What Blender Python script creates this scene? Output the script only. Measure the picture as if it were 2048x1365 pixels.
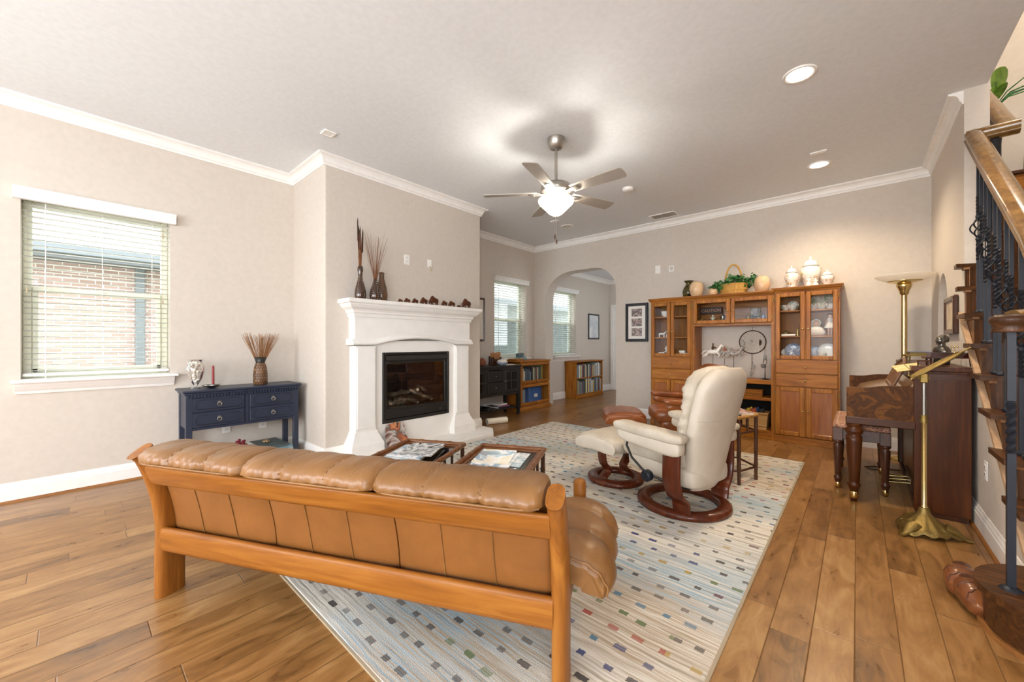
import bpy, bmesh, math, random
from mathutils import Matrix, Vector
for _o in list(bpy.data.objects): bpy.data.objects.remove(_o, do_unlink=True)
SC = bpy.context.scene
COL = SC.collection
R = math.radians
PI = math.pi
H = 3.02            # ceiling height
random.seed(7)

# ------------------------------------------------------------------ camera, world, lights, exposure
cd = bpy.data.cameras.new('camera'); cam = bpy.data.objects.new('camera', cd); COL.objects.link(cam)
cd.sensor_fit = 'HORIZONTAL'; cd.sensor_width = 36.0; cd.lens = 780.7/2048*36.0
cd.shift_y = 3.5/2048; cd.clip_start = .02; cd.clip_end = 200
cam.location = (0, 0, 1.18); cam.rotation_euler = (R(90), 0, R(41.512))
SC.camera = cam

w = bpy.data.worlds.new('sky'); SC.world = w; w.use_nodes = True
bg = w.node_tree.nodes['Background']; bg.inputs[0].default_value = (.88, .94, 1.0, 1); bg.inputs[1].default_value = 8.0

SC.view_settings.view_transform = 'Standard'; SC.view_settings.look = 'None'
SC.view_settings.exposure = 0.2; SC.view_settings.gamma = 1.0
SC.view_settings.use_curve_mapping = False
SC.cycles.max_bounces = 10; SC.cycles.diffuse_bounces = 6; SC.cycles.glossy_bounces = 4
SC.cycles.transmission_bounces = 6; SC.cycles.transparent_max_bounces = 24
SC.cycles.caustics_reflective = False; SC.cycles.caustics_refractive = False
SC.cycles.sample_clamp_indirect = 6.0
SC.cycles.use_denoising = True

def lamp(name, kind, loc, energy, color=(1, 1, 1), rot=(0, 0, 0), **kw):
    l = bpy.data.lights.new(name, kind); l.energy = energy; l.color = color
    for k, v in kw.items(): setattr(l, k, v)
    o = bpy.data.objects.new(name, l); COL.objects.link(o); o.location = loc; o.rotation_euler = rot
    return o
def area(name, loc, rot, sx, sy, energy, color):
    return lamp(name, 'AREA', loc, energy, color, rot, shape='RECTANGLE', size=sx, size_y=sy)
# added fill lamps in unseen window openings behind and beside the camera
area('rear_fill_lamp', (-2.6, -3.28, 1.55), (R(90), 0, 0), 1.5, 1.5, 62, (.92, .96, 1))
area('rear_fill_lamp', (-.3, -3.28, 1.55), (R(90), 0, 0), 1.5, 1.5, 76, (.97, .97, .97))
area('side_fill_lamp', (1.73, -1.5, 1.45), (0, R(90), 0), 1.9, 2.2, 36, (.95, .97, 1))  # added to brighten surfaces facing right; its window is made up
area('left_fill_lamp', (-4.90, -1.75, 1.45), (0, R(-90), 0), 1.9, 1.7, 12, (.9, .95, 1))  # added lamp in a supposed, unseen left window
for _y in (.175, 5.27, 7.0):      # sky portals in the three visible windows
    p = area('sky_portal', (-4.99, _y, 1.6), (0, R(-90), 0), 1.5, 1.0, 1, (1, 1, 1)); p.data.cycles.is_portal = True
area('far_room_fill_lamp', (-2.0, 7.6, 1.7), (0, R(90), 0), 1.2, 1.8, 18, (.92, .96, 1))  # added fill for the far room; the wall behind it has no window
area('stairwell_top_lamp', (1.25, 4.0, 5.45), (0, 0, 0), .8, 2.0, 60, (1, .93, .82))  # unseen lamp added to brighten the stairwell, whose top is closed

# ------------------------------------------------------------------ mesh helpers
class MB:
    def __init__(s): s.v = []; s.f = []; s.sm = []; s.M = Matrix.Identity(4)
    def add(s, vs, fs, smooth=False):
        b = len(s.v)
        for p in vs: s.v.append(tuple(s.M @ Vector(p)))
        for f in fs: s.f.append(tuple(b+i for i in f)); s.sm.append(smooth)
        return s
    def at(s, loc=(0, 0, 0), rz=0, rx=0, ry=0, sc=1):
        s.M = Matrix.Translation(loc) @ Matrix.Rotation(rz, 4, 'Z') @ Matrix.Rotation(ry, 4, 'Y') @ Matrix.Rotation(rx, 4, 'X') @ Matrix.Scale(sc, 4); return s
    def box(s, x0, y0, z0, x1, y1, z1, b=0):
        if x0 > x1: x0, x1 = x1, x0
        if y0 > y1: y0, y1 = y1, y0
        if z0 > z1: z0, z1 = z1, z0
        if b <= 0:
            return s.add([(x0,y0,z0),(x1,y0,z0),(x1,y1,z0),(x0,y1,z0),(x0,y0,z1),(x1,y0,z1),(x1,y1,z1),(x0,y1,z1)],
                  [(3,2,1,0),(4,5,6,7),(0,1,5,4),(1,2,6,5),(2,3,7,6),(3,0,4,7)])
        b = min(b, (x1-x0)*.49, (y1-y0)*.49, (z1-z0)*.49)
        X = (x0, x1); Y = (y0, y1); Z = (z0, z1); vs = []; idx = {}
        for i in (0, 1):
            for j in (0, 1):
                for k in (0, 1):
                    x, y, z = X[i], Y[j], Z[k]; a = b*(1-2*i); c = b*(1-2*j); d = b*(1-2*k)
                    idx[i,j,k] = len(vs); vs += [(x, y+c, z+d), (x+a, y, z+d), (x+a, y+c, z)]
        fs = []
        def q(l): fs.append(tuple(idx[a]+o for a, o in l))
        for i in (0, 1):
            q([((i,0,0),0),((i,1,0),0),((i,1,1),0),((i,0,1),0)][::1 if i else -1])
            q([((0,i,0),1),((1,i,0),1),((1,i,1),1),((0,i,1),1)][::-1 if i else 1])
            q([((0,0,i),2),((1,0,i),2),((1,1,i),2),((0,1,i),2)][::1 if i else -1])
        for i in (0, 1):
            for j in (0, 1):
                q([((i,j,0),0),((i,j,1),0),((i,j,1),1),((i,j,0),1)])
                q([((i,0,j),0),((i,1,j),0),((i,1,j),2),((i,0,j),2)])
                q([((0,i,j),1),((1,i,j),1),((1,i,j),2),((0,i,j),2)])
        for c in idx: fs.append((idx[c], idx[c]+1, idx[c]+2))
        return s.add(vs, fs)
    def rings(s, rs, closed=False, cap=True, smooth=True):
        n = len(rs[0]); vs = [p for r in rs for p in r]; fs = []; m = len(rs)
        for i in range(m if closed else m-1):
            a = i*n; b = ((i+1) % m)*n
            for j in range(n): k = (j+1) % n; fs.append((a+j, a+k, b+k, b+j))
        s.add(vs, fs, smooth)
        if cap and not closed:
            s.add(rs[0], [tuple(range(n))[::-1]]); s.add(rs[-1], [tuple(range(n))])
        return s
    def tube(s, pts, r, n=8, closed=False, sx=1, up=None, cap=True):
        P = [Vector(p) for p in pts]; m = len(P); rs = []; prev = None
        for i, p in enumerate(P):
            if closed: t = P[(i+1) % m]-P[i-1]
            else: t = P[min(i+1, m-1)]-P[max(i-1, 0)]
            t.normalize()
            if up is not None: u = Vector(up) - t*t.dot(Vector(up))
            elif prev is None:
                u = Vector((0, 0, 1)) if abs(t.z) < .9 else Vector((1, 0, 0)); u = u - t*t.dot(u)
            else: u = prev - t*t.dot(prev)
            u.normalize(); prev = u; w_ = t.cross(u); rr = r[i] if isinstance(r, (list, tuple)) else r
            rs.append([tuple(p + u*rr*math.cos(2*PI*j/n) + w_*rr*sx*math.sin(2*PI*j/n)) for j in range(n)])
        return s.rings(rs, closed, cap)
    def ribbon(s, pts, w, t, side):          # flat bent strip: width w along side, thickness t
        P = [Vector(p) for p in pts]; sd = Vector(side).normalized(); rs = []
        for i, p in enumerate(P):
            d = (P[min(i+1, len(P)-1)]-P[max(i-1, 0)]).normalized(); nn = d.cross(sd).normalized()
            ww = w[i] if isinstance(w, list) else w; e = t*.3
            q = [(ww/2-e, t/2), (ww/2, t/2-e), (ww/2, -t/2+e), (ww/2-e, -t/2), (-ww/2+e, -t/2), (-ww/2, -t/2+e), (-ww/2, t/2-e), (-ww/2+e, t/2)]
            rs.append([tuple(p+sd*a+nn*b) for a, b in q])
        return s.rings(rs)
    def cyl(s, p0, p1, r0, r1=None, n=16, cap=True, sx=1, up=None):
        return s.tube([p0, p1], [r0, r0 if r1 is None else r1], n, cap=cap, sx=sx, up=up)
    def lathe(s, prof, n=24, c=(0, 0, 0), cap=True, sx=1, sy=1, flute=0, k=0):
        rs = []
        for r, z in prof:
            rs.append([(c[0]+sx*r*(1+flute*math.cos(k*2*PI*j/n))*math.cos(2*PI*j/n), c[1]+sy*r*(1+flute*math.cos(k*2*PI*j/n))*math.sin(2*PI*j/n), c[2]+z) for j in range(n)])
        return s.rings(rs, False, cap)
    def prism(s, poly, axis, a0, a1):        # polygon in the two other axes, extruded along axis
        def P(u, v, a): return {'x': (a, u, v), 'y': (u, a, v), 'z': (u, v, a)}[axis]
        n = len(poly); vs = [P(u, v, a0) for u, v in poly]+[P(u, v, a1) for u, v in poly]
        fs = [tuple(range(n))[::-1], tuple(range(n, 2*n))]+[(i, (i+1) % n, n+(i+1) % n, n+i) for i in range(n)]
        return s.add(vs, fs)
    def pillow(s, c, sz, e1=.5, e2=.5, nu=28, nv=14, fn=None):
        sp = lambda a, e: math.copysign(abs(a)**e, a); rs = []
        for i in range(nv+1):
            v = -PI/2+PI*i/nv; v = max(min(v, PI/2-.02), -PI/2+.02); ring = []
            for j in range(nu):
                u = 2*PI*j/nu
                p = Vector((sp(math.cos(v), e1)*sp(math.cos(u), e2), sp(math.cos(v), e1)*sp(math.sin(u), e2), sp(math.sin(v), e1)))
                if fn: p = Vector(fn(p))
                ring.append((c[0]+p.x*sz[0]/2, c[1]+p.y*sz[1]/2, c[2]+p.z*sz[2]/2))
            rs.append(ring)
        return s.rings(rs)
    def ball(s, c, r, n=12, m=8): return s.pillow(c, (2*r, 2*r, 2*r) if not isinstance(r, tuple) else (2*r[0], 2*r[1], 2*r[2]), 1, 1, n, m)
    def torus(s, c, Rr, r, n=40, m=10, sz=1, axis='z'):
        pts = []
        for i in range(n):
            a = 2*PI*i/n; x, y = Rr*math.cos(a), Rr*math.sin(a)
            pts.append({'z': (c[0]+x, c[1]+y, c[2]), 'y': (c[0]+x, c[1], c[2]+y), 'x': (c[0], c[1]+x, c[2]+y)}[axis])
        return s.tube(pts, r, m, True, sz, up={'z': (0, 0, 1), 'y': (0, 1, 0), 'x': (1, 0, 0)}[axis])
    def sweep(s, path, prof, closed=False):  # path in plan with the room on its left; prof = (offset into the room, z)
        n = len(path); rs = []
        for i in range(n):
            def nrm(a, b):
                d = Vector((path[b][0]-path[a][0], path[b][1]-path[a][1])).normalized(); return Vector((-d.y, d.x))
            if closed: n1, n2 = nrm(i-1, i), nrm(i, (i+1) % n)
            else: n1 = nrm(max(i-1, 0), max(i, 1)); n2 = nrm(min(i, n-2), min(i+1, n-1))
            m_ = (n1+n2)/(1+n1.dot(n2))
            rs.append([(path[i][0]+m_.x*d, path[i][1]+m_.y*d, z) for d, z in prof])
        return s.rings(rs, closed, True, False)
    def build(s, name, mat, parent=None):
        me = bpy.data.meshes.new(name); me.from_pydata(s.v, [], s.f); me.update()
        bm = bmesh.new(); bm.from_mesh(me); bmesh.ops.recalc_face_normals(bm, faces=bm.faces); bm.to_mesh(me); bm.free()
        me.polygons.foreach_set('use_smooth', s.sm); me.materials.append(mat)
        o = bpy.data.objects.new(name, me); COL.objects.link(o)
        if parent: o.parent = parent
        return o
def tag(o, label=None, cat=None, group=None, kind=None):
    if label: o['label'] = label
    if cat: o['category'] = cat
    if group: o['group'] = group
    if kind: o['kind'] = kind
    return o
def thing(name, label, cat, loc=(0, 0, 0), rz=0, group=None, kind=None):
    o = bpy.data.objects.new(name, None); COL.objects.link(o); o.location = loc; o.rotation_euler = (0, 0, rz)
    o.empty_display_size = .1
    return tag(o, label, cat, group, kind)
def solo(mb, name, mat, label, cat, loc=(0, 0, 0), rz=0, group=None, kind=None, rot=None):
    o = mb.build(name, mat); o.location = loc; o.rotation_euler = rot or (0, 0, rz)
    return tag(o, label, cat, group, kind)
def struct(mb, name, mat, label, cat, parent=None):
    o = mb.build(name, mat, parent); o['kind'] = 'structure'
    if not parent: tag(o, label, cat)
    return o
def dup(o, loc=None, rz=None, label=None, group=None, parent=None, sc=None):
    c = o.copy(); COL.objects.link(c)
    if parent: c.parent = parent
    if loc is not None: c.location = loc
    if rz is not None: c.rotation_euler = (0, 0, rz)
    if sc: c.scale = (sc, sc, sc)
    if label: c['label'] = label
    if group: c['group'] = group
    for ch in [k for k in bpy.data.objects if k.parent == o]: dup(ch, parent=c)
    return c
def text(body, name, mat, size, parent, loc, rot, ext=.001):
    cu = bpy.data.curves.new(name, 'FONT'); cu.body = body; cu.size = size; cu.extrude = ext; cu.align_x = 'CENTER'; cu.align_y = 'CENTER'
    t_ = bpy.data.objects.new(name, cu); COL.objects.link(t_); bpy.context.view_layer.update(); me = bpy.data.meshes.new_from_object(t_.evaluated_get(bpy.context.evaluated_depsgraph_get())); bpy.data.objects.remove(t_, do_unlink=True)
    me.materials.clear(); me.materials.append(mat); o = bpy.data.objects.new(name, me); COL.objects.link(o); o.parent = parent; o.location = loc; o.rotation_euler = rot
    return o
def arc(cx, cy, r, a0, a1, n, ry=None):
    return [(cx+r*math.cos(R(a0+(a1-a0)*i/n)), cy+(ry or r)*math.sin(R(a0+(a1-a0)*i/n))) for i in range(n+1)]
def lerp(a, b, t): return a+(b-a)*t

# ------------------------------------------------------------------ materials
def srgb(c):
    if isinstance(c, str): c = tuple(int(c[i:i+2], 16)/255 for i in (0, 2, 4))
    return tuple((x/12.92 if x <= .04045 else ((x+.055)/1.055)**2.4) for x in c)+(1,)
def new(name):
    m = bpy.data.materials.new(name); m.use_nodes = True; nt = m.node_tree; return m, nt, nt.nodes['Principled BSDF']
def nd(nt, t, **kw):
    n = nt.nodes.new(t)
    for k, v in kw.items():
        if k in n.inputs.keys() if isinstance(k, str) else False: n.inputs[k].default_value = v
        else: setattr(n, k, v)
    return n
def ramp(nt, stops, interp='LINEAR'):
    n = nt.nodes.new('ShaderNodeValToRGB'); e = n.color_ramp.elements; n.color_ramp.interpolation = interp
    while len(e) < len(stops): e.new(.5)
    for x, (p, c) in zip(e, stops): x.position = p; x.color = srgb(c)
    return n
def math_(nt, op, a, b=None):
    n = nt.nodes.new('ShaderNodeMath'); n.operation = op
    for i, v in enumerate((a, b)):
        if v is None: continue
        if isinstance(v, (int, float)): n.inputs[i].default_value = v
        else: nt.links.new(v, n.inputs[i])
    return n.outputs[0]
def coords(nt, scale=(1, 1, 1), rnd=True, rot=(0, 0, 0)):
    tc = nt.nodes.new('ShaderNodeTexCoord'); mp = nt.nodes.new('ShaderNodeMapping'); mp.inputs['Scale'].default_value = scale; mp.inputs['Rotation'].default_value = rot
    src = tc.outputs['Object']
    if rnd:
        oi = nt.nodes.new('ShaderNodeObjectInfo'); m = math_(nt, 'MULTIPLY', oi.outputs['Random'], 23.0)
        va = nt.nodes.new('ShaderNodeVectorMath'); va.operation = 'ADD'; nt.links.new(src, va.inputs[0]); nt.links.new(m, va.inputs[1]); src = va.outputs[0]
    nt.links.new(src, mp.inputs['Vector']); return mp.outputs[0]
def noise(nt, vec, scale, detail=3, rough=.5, dist=0):
    n = nt.nodes.new('ShaderNodeTexNoise'); n.inputs['Scale'].default_value = scale; n.inputs['Detail'].default_value = detail
    n.inputs['Roughness'].default_value = rough; n.inputs['Distortion'].default_value = dist
    if vec is not None: nt.links.new(vec, n.inputs['Vector'])
    return n.outputs['Fac']
def bump(nt, p, h, strength=.2, dist=.01):
    b = nt.nodes.new('ShaderNodeBump'); b.inputs['Strength'].default_value = strength; b.inputs['Distance'].default_value = dist
    nt.links.new(h, b.inputs['Height']); nt.links.new(b.outputs[0], p.inputs['Normal'])
def plain(name, col, rough=.5, metal=0, nz=0, bmp=0, bscale=60, coat=0, sheen=0):
    m, nt, p = new(name); c = srgb(col); p.inputs['Roughness'].default_value = rough; p.inputs['Metallic'].default_value = metal
    p.inputs['Base Color'].default_value = c
    if coat: p.inputs['Coat Weight'].default_value = coat; p.inputs['Coat Roughness'].default_value = .08
    if sheen: p.inputs['Sheen Weight'].default_value = sheen
    v = coords(nt)
    f = noise(nt, v, bscale*.2, 4)
    a = tuple(max(0, x*(1-max(nz, .03))) for x in c[:3]); b = tuple(min(1, x*(1+max(nz, .03))) for x in c[:3])
    r = nt.nodes.new('ShaderNodeValToRGB'); r.color_ramp.elements[0].color = a+(1,); r.color_ramp.elements[1].color = b+(1,)
    r.color_ramp.elements[0].position = .3; r.color_ramp.elements[1].position = .7
    nt.links.new(f, r.inputs[0]); nt.links.new(r.outputs[0], p.inputs['Base Color'])
    if bmp: bump(nt, p, noise(nt, v, bscale, 3), bmp, .004)
    return m
def wood(name, dark, light, axis='x', rough=.35, fine=1.0, coat=0, mid=None, dist=1.2, spec=.25, bmp=.08):
    m, nt, p = new(name); p.inputs['Specular IOR Level'].default_value = spec; i = 'xyz'.index(axis); sc = [9*fine]*3; sc[i] = .9*fine
    v = coords(nt, tuple(sc))
    f1 = noise(nt, v, 1.6, 5, .6, dist)
    sc2 = [70*fine]*3; sc2[i] = 2.5*fine
    f2 = noise(nt, coords(nt, tuple(sc2)), 1.0, 3, .6)
    r = ramp(nt, [(.28, dark), (.5, mid), (.72, light)] if mid else [(.3, dark), (.7, light)])
    a = math_(nt, 'ADD', math_(nt, 'MULTIPLY', f1, .72), math_(nt, 'MULTIPLY', f2, .28))
    nt.links.new(a, r.inputs[0]); nt.links.new(r.outputs[0], p.inputs['Base Color'])
    p.inputs['Roughness'].default_value = rough
    if coat: p.inputs['Coat Weight'].default_value = coat; p.inputs['Coat Roughness'].default_value = .12
    if bmp: bump(nt, p, f2, bmp, .003)
    return m
def leather(name, dark, light, rough=.4, wr=.35):
    m, nt, p = new(name); v = coords(nt)
    f = noise(nt, v, 5, 4, .6, .4); r = ramp(nt, [(.3, dark), (.7, light)]); nt.links.new(f, r.inputs[0]); nt.links.new(r.outputs[0], p.inputs['Base Color'])
    p.inputs['Roughness'].default_value = rough
    big = noise(nt, coords(nt, (14, 5, 5)), 1.3, 2, .5, 1.6); fine = noise(nt, v, 220, 2)
    h = math_(nt, 'ADD', math_(nt, 'MULTIPLY', big, 1.0), math_(nt, 'MULTIPLY', fine, .05)); bump(nt, p, h, wr, .02)
    return m
def glass(name, tint=(.97, .99, .98), refl=.10):
    m, nt, p = new(name); out = nt.nodes['Material Output']
    t = nt.nodes.new('ShaderNodeBsdfTransparent'); t.inputs[0].default_value = tint+(1,)
    g = nt.nodes.new('ShaderNodeBsdfGlossy'); g.inputs['Roughness'].default_value = .02
    fr = nt.nodes.new('ShaderNodeFresnel'); fr.inputs[0].default_value = 1.45
    k = math_(nt, 'MULTIPLY', fr.outputs[0], refl*10)
    mx = nt.nodes.new('ShaderNodeMixShader'); nt.links.new(k, mx.inputs[0]); nt.links.new(t.outputs[0], mx.inputs[1]); nt.links.new(g.outputs[0], mx.inputs[2]); nt.links.new(mx.outputs[0], out.inputs[0])
    return m
def glow(name, col, strength, base='ffffff'):
    m, nt, p = new(name); p.inputs['Base Color'].default_value = srgb(base); p.inputs['Emission Color'].default_value = srgb(col); p.inputs['Emission Strength'].default_value = strength
    return m
def patterned(name, cols, scale, rough=.4, metal=0, spec=.5):         # blotchy multi-colour surface (prints, covers, glazes)
    m, nt, p = new(name); v = coords(nt); f = noise(nt, v, scale, 3, .6, .6)
    n = len(cols); r = ramp(nt, [(.3+.4*i/(n-1), c) for i, c in enumerate(cols)]); nt.links.new(f, r.inputs[0]); nt.links.new(r.outputs[0], p.inputs['Base Color'])
    p.inputs['Roughness'].default_value = rough; p.inputs['Metallic'].default_value = metal; p.inputs['Specular IOR Level'].default_value = spec
    return m

def floor_mat():
    m, nt, p = new('hardwood_floor'); g = nt.nodes.new('ShaderNodeNewGeometry'); sx = nt.nodes.new('ShaderNodeSeparateXYZ'); nt.links.new(g.outputs['Position'], sx.inputs[0])
    x, y = sx.outputs[0], sx.outputs[1]; W = .132; L = 1.05
    u = math_(nt, 'DIVIDE', math_(nt, 'ADD', x, 20*W+.0085), W); row = math_(nt, 'FLOOR', u); fu = math_(nt, 'FRACT', u)
    wn = nt.nodes.new('ShaderNodeTexWhiteNoise'); wn.noise_dimensions = '1D'; nt.links.new(row, wn.inputs['W'])
    vv = math_(nt, 'ADD', math_(nt, 'DIVIDE', y, L), math_(nt, 'MULTIPLY', wn.outputs['Value'], 7.3)); idn = math_(nt, 'FLOOR', vv); fv = math_(nt, 'FRACT', vv)
    cb = nt.nodes.new('ShaderNodeCombineXYZ'); nt.links.new(row, cb.inputs[0]); nt.links.new(idn, cb.inputs[1])
    wn2 = nt.nodes.new('ShaderNodeTexWhiteNoise'); wn2.noise_dimensions = '2D'; nt.links.new(cb.outputs[0], wn2.inputs['Vector'])
    # grain, shifted per plank
    cg = nt.nodes.new('ShaderNodeCombineXYZ'); nt.links.new(math_(nt, 'MULTIPLY', x, 8.0), cg.inputs[0]); nt.links.new(math_(nt, 'MULTIPLY', y, 2.4), cg.inputs[1]); nt.links.new(math_(nt, 'MULTIPLY', wn2.outputs['Value'], 40), cg.inputs[2])
    f1 = noise(nt, cg.outputs[0], 1.7, 6, .62, 1.0)
    cg2 = nt.nodes.new('ShaderNodeCombineXYZ'); nt.links.new(math_(nt, 'MULTIPLY', x, 60), cg2.inputs[0]); nt.links.new(math_(nt, 'MULTIPLY', y, 3), cg2.inputs[1]); nt.links.new(math_(nt, 'MULTIPLY', wn2.outputs['Value'], 40), cg2.inputs[2])
    f2 = noise(nt, cg2.outputs[0], 1.0, 3)
    t = math_(nt, 'ADD', math_(nt, 'MULTIPLY', f1, .75), math_(nt, 'ADD', math_(nt, 'MULTIPLY', f2, .2), math_(nt, 'MULTIPLY', math_(nt, 'SUBTRACT', wn2.outputs['Value'], .5), .22)))
    r = ramp(nt, [(.25, '5a3d20'), (.42, '825b31'), (.56, '986e40'), (.75, 'ae8958')]); nt.links.new(t, r.inputs[0])
    e1 = math_(nt, 'MINIMUM', fu, math_(nt, 'SUBTRACT', 1, fu)); e2 = math_(nt, 'MULTIPLY', math_(nt, 'MINIMUM', fv, math_(nt, 'SUBTRACT', 1, fv)), L/W)
    e = math_(nt, 'MINIMUM', e1, e2); mr = nt.nodes.new('ShaderNodeMapRange'); mr.inputs[1].default_value = .002; mr.inputs[2].default_value = .022; nt.links.new(e, mr.inputs[0])
    mx = nt.nodes.new('ShaderNodeMix'); mx.data_type = 'RGBA'; nt.links.new(mr.outputs[0], mx.inputs[0]); mx.inputs[6].default_value = srgb('63431f'); nt.links.new(r.outputs[0], mx.inputs[7]); nt.links.new(mx.outputs[2], p.inputs['Base Color'])
    rr = nt.nodes.new('ShaderNodeMapRange'); rr.inputs[3].default_value = .22; rr.inputs[4].default_value = .38; nt.links.new(f1, rr.inputs[0]); nt.links.new(rr.outputs[0], p.inputs['Roughness'])
    sc = noise(nt, cg.outputs[0], .55, 2); h = math_(nt, 'ADD', mr.outputs[0], math_(nt, 'MULTIPLY', sc, .8)); bump(nt, p, h, .35, .004)
    return m
def rug_mat():
    m, nt, p = new('rug_pile'); g = nt.nodes.new('ShaderNodeTexCoord'); sx = nt.nodes.new('ShaderNodeSeparateXYZ'); nt.links.new(g.outputs['Object'], sx.inputs[0])
    x, y = sx.outputs[0], sx.outputs[1]
    def cv(ax, ay, az=0.0):
        c = nt.nodes.new('ShaderNodeCombineXYZ'); nt.links.new(math_(nt, 'MULTIPLY', x, ax), c.inputs[0]); nt.links.new(math_(nt, 'MULTIPLY', y, ay), c.inputs[1]); c.inputs[2].default_value = az; return c.outputs[0]
    wob = math_(nt, 'MULTIPLY', math_(nt, 'SUBTRACT', noise(nt, cv(5, 5), 1, 2), .5), .025)
    yy = math_(nt, 'ADD', y, wob)
    cs = nt.nodes.new('ShaderNodeCombineXYZ'); nt.links.new(math_(nt, 'MULTIPLY', yy, 62), cs.inputs[1]); nt.links.new(math_(nt, 'MULTIPLY', x, 1.6), cs.inputs[0])
    st = noise(nt, cs.outputs[0], 1.0, 4, .7)
    r = ramp(nt, [(.30, '7f7466'), (.41, 'b3aa9b'), (.50, 'd6cfc3'), (.66, 'e4dfd5')]); nt.links.new(st, r.inputs[0])
    # broad tinted zones: blue, tan
    zb = noise(nt, cv(.5, 1.5, 3.1), 1.0, 2); rb = nt.nodes.new('ShaderNodeMapRange'); rb.inputs[1].default_value = .47; rb.inputs[2].default_value = .62; rb.inputs[4].default_value = .95; nt.links.new(zb, rb.inputs[0])
    st2 = noise(nt, cs.outputs[0], 1.7, 3, .7); rb2 = nt.nodes.new('ShaderNodeMapRange'); rb2.inputs[1].default_value = .38; rb2.inputs[2].default_value = .62; nt.links.new(st2, rb2.inputs[0])
    def mix(f, a, bcol):
        mx = nt.nodes.new('ShaderNodeMix'); mx.data_type = 'RGBA'; nt.links.new(f, mx.inputs[0]); nt.links.new(a, mx.inputs[6])
        if isinstance(bcol, str): mx.inputs[7].default_value = srgb(bcol)
        else: nt.links.new(bcol, mx.inputs[7])
        return mx.outputs[2]
    c1 = mix(math_(nt, 'MULTIPLY', rb.outputs[0], rb2.outputs[0]), r.outputs[0], '7fa3b8')
    zt = noise(nt, cv(.6, 1.6, 9.7), 1.0, 2); rt = nt.nodes.new('ShaderNodeMapRange'); rt.inputs[1].default_value = .48; rt.inputs[2].default_value = .64; rt.inputs[4].default_value = .9; nt.links.new(zt, rt.inputs[0])
    c2 = mix(math_(nt, 'MULTIPLY', rt.outputs[0], math_(nt, 'SUBTRACT', 1, rb2.outputs[0])), c1, 'a58f72')
    # rows of small blocks
    v = math_(nt, 'DIVIDE', math_(nt, 'ADD', y, 5.0), .1); row = math_(nt, 'FLOOR', v); fv = math_(nt, 'FRACT', v)
    w1 = nt.nodes.new('ShaderNodeTexWhiteNoise'); w1.noise_dimensions = '1D'; nt.links.new(row, w1.inputs['W'])
    u = math_(nt, 'ADD', math_(nt, 'DIVIDE', math_(nt, 'ADD', x, 9.0), .115), math_(nt, 'MULTIPLY', w1.outputs['Value'], 5)); col = math_(nt, 'FLOOR', u); fu = math_(nt, 'FRACT', u)
    cc = nt.nodes.new('ShaderNodeCombineXYZ'); nt.links.new(row, cc.inputs[0]); nt.links.new(col, cc.inputs[1])
    w2 = nt.nodes.new('ShaderNodeTexWhiteNoise'); w2.noise_dimensions = '2D'; nt.links.new(cc.outputs[0], w2.inputs['Vector']); s2 = nt.nodes.new('ShaderNodeSeparateColor'); nt.links.new(w2.outputs['Color'], s2.inputs[0])
    du = math_(nt, 'ABSOLUTE', math_(nt, 'SUBTRACT', fu, math_(nt, 'ADD', .32, math_(nt, 'MULTIPLY', s2.outputs[0], .36))))
    dv = math_(nt, 'ABSOLUTE', math_(nt, 'SUBTRACT', fv, math_(nt, 'ADD', .38, math_(nt, 'MULTIPLY', s2.outputs[1], .24))))
    ed = math_(nt, 'MULTIPLY', math_(nt, 'SUBTRACT', noise(nt, cv(120, 120), 1, 2), .5), .10)
    ins = math_(nt, 'MULTIPLY', math_(nt, 'LESS_THAN', math_(nt, 'ADD', du, ed), math_(nt, 'ADD', .12, math_(nt, 'MULTIPLY', s2.outputs[2], .10))), math_(nt, 'LESS_THAN', math_(nt, 'ADD', dv, ed), .125))
    # a row keeps its colour over a stretch, so hue follows row and a slow change along x
    hue = math_(nt, 'FRACT', math_(nt, 'ADD', math_(nt, 'MULTIPLY', w1.outputs['Value'], 3.7), math_(nt, 'MULTIPLY', noise(nt, cv(.55, 0, 5.5), 1.0, 1), 1.1)))
    hr = ramp(nt, [(0, '474240'), (.20, '565050'), (.30, '2f6f90'), (.42, '3d4470'), (.51, '4c4645'), (.61, '62333f'), (.69, 'a03a2a'), (.77, 'a88a3c'), (.84, '66744f'), (.92, '4a4442')], 'CONSTANT'); nt.links.new(hue, hr.inputs[0])
    w3 = nt.nodes.new('ShaderNodeTexWhiteNoise'); w3.noise_dimensions = '3D'; nt.links.new(w2.outputs['Color'], w3.inputs['Vector'])
    c3 = mix(math_(nt, 'MULTIPLY', ins, math_(nt, 'ADD', .58, math_(nt, 'MULTIPLY', w3.outputs['Value'], .42))), c2, hr.outputs[0])
    # bound edge strip
    nt.links.new(c3, p.inputs['Base Color']); p.inputs['Roughness'].default_value = .95
    bump(nt, p, math_(nt, 'ADD', math_(nt, 'MULTIPLY', noise(nt, cv(260, 260), 1, 2), .7), st), .5, .006)
    return m
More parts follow.
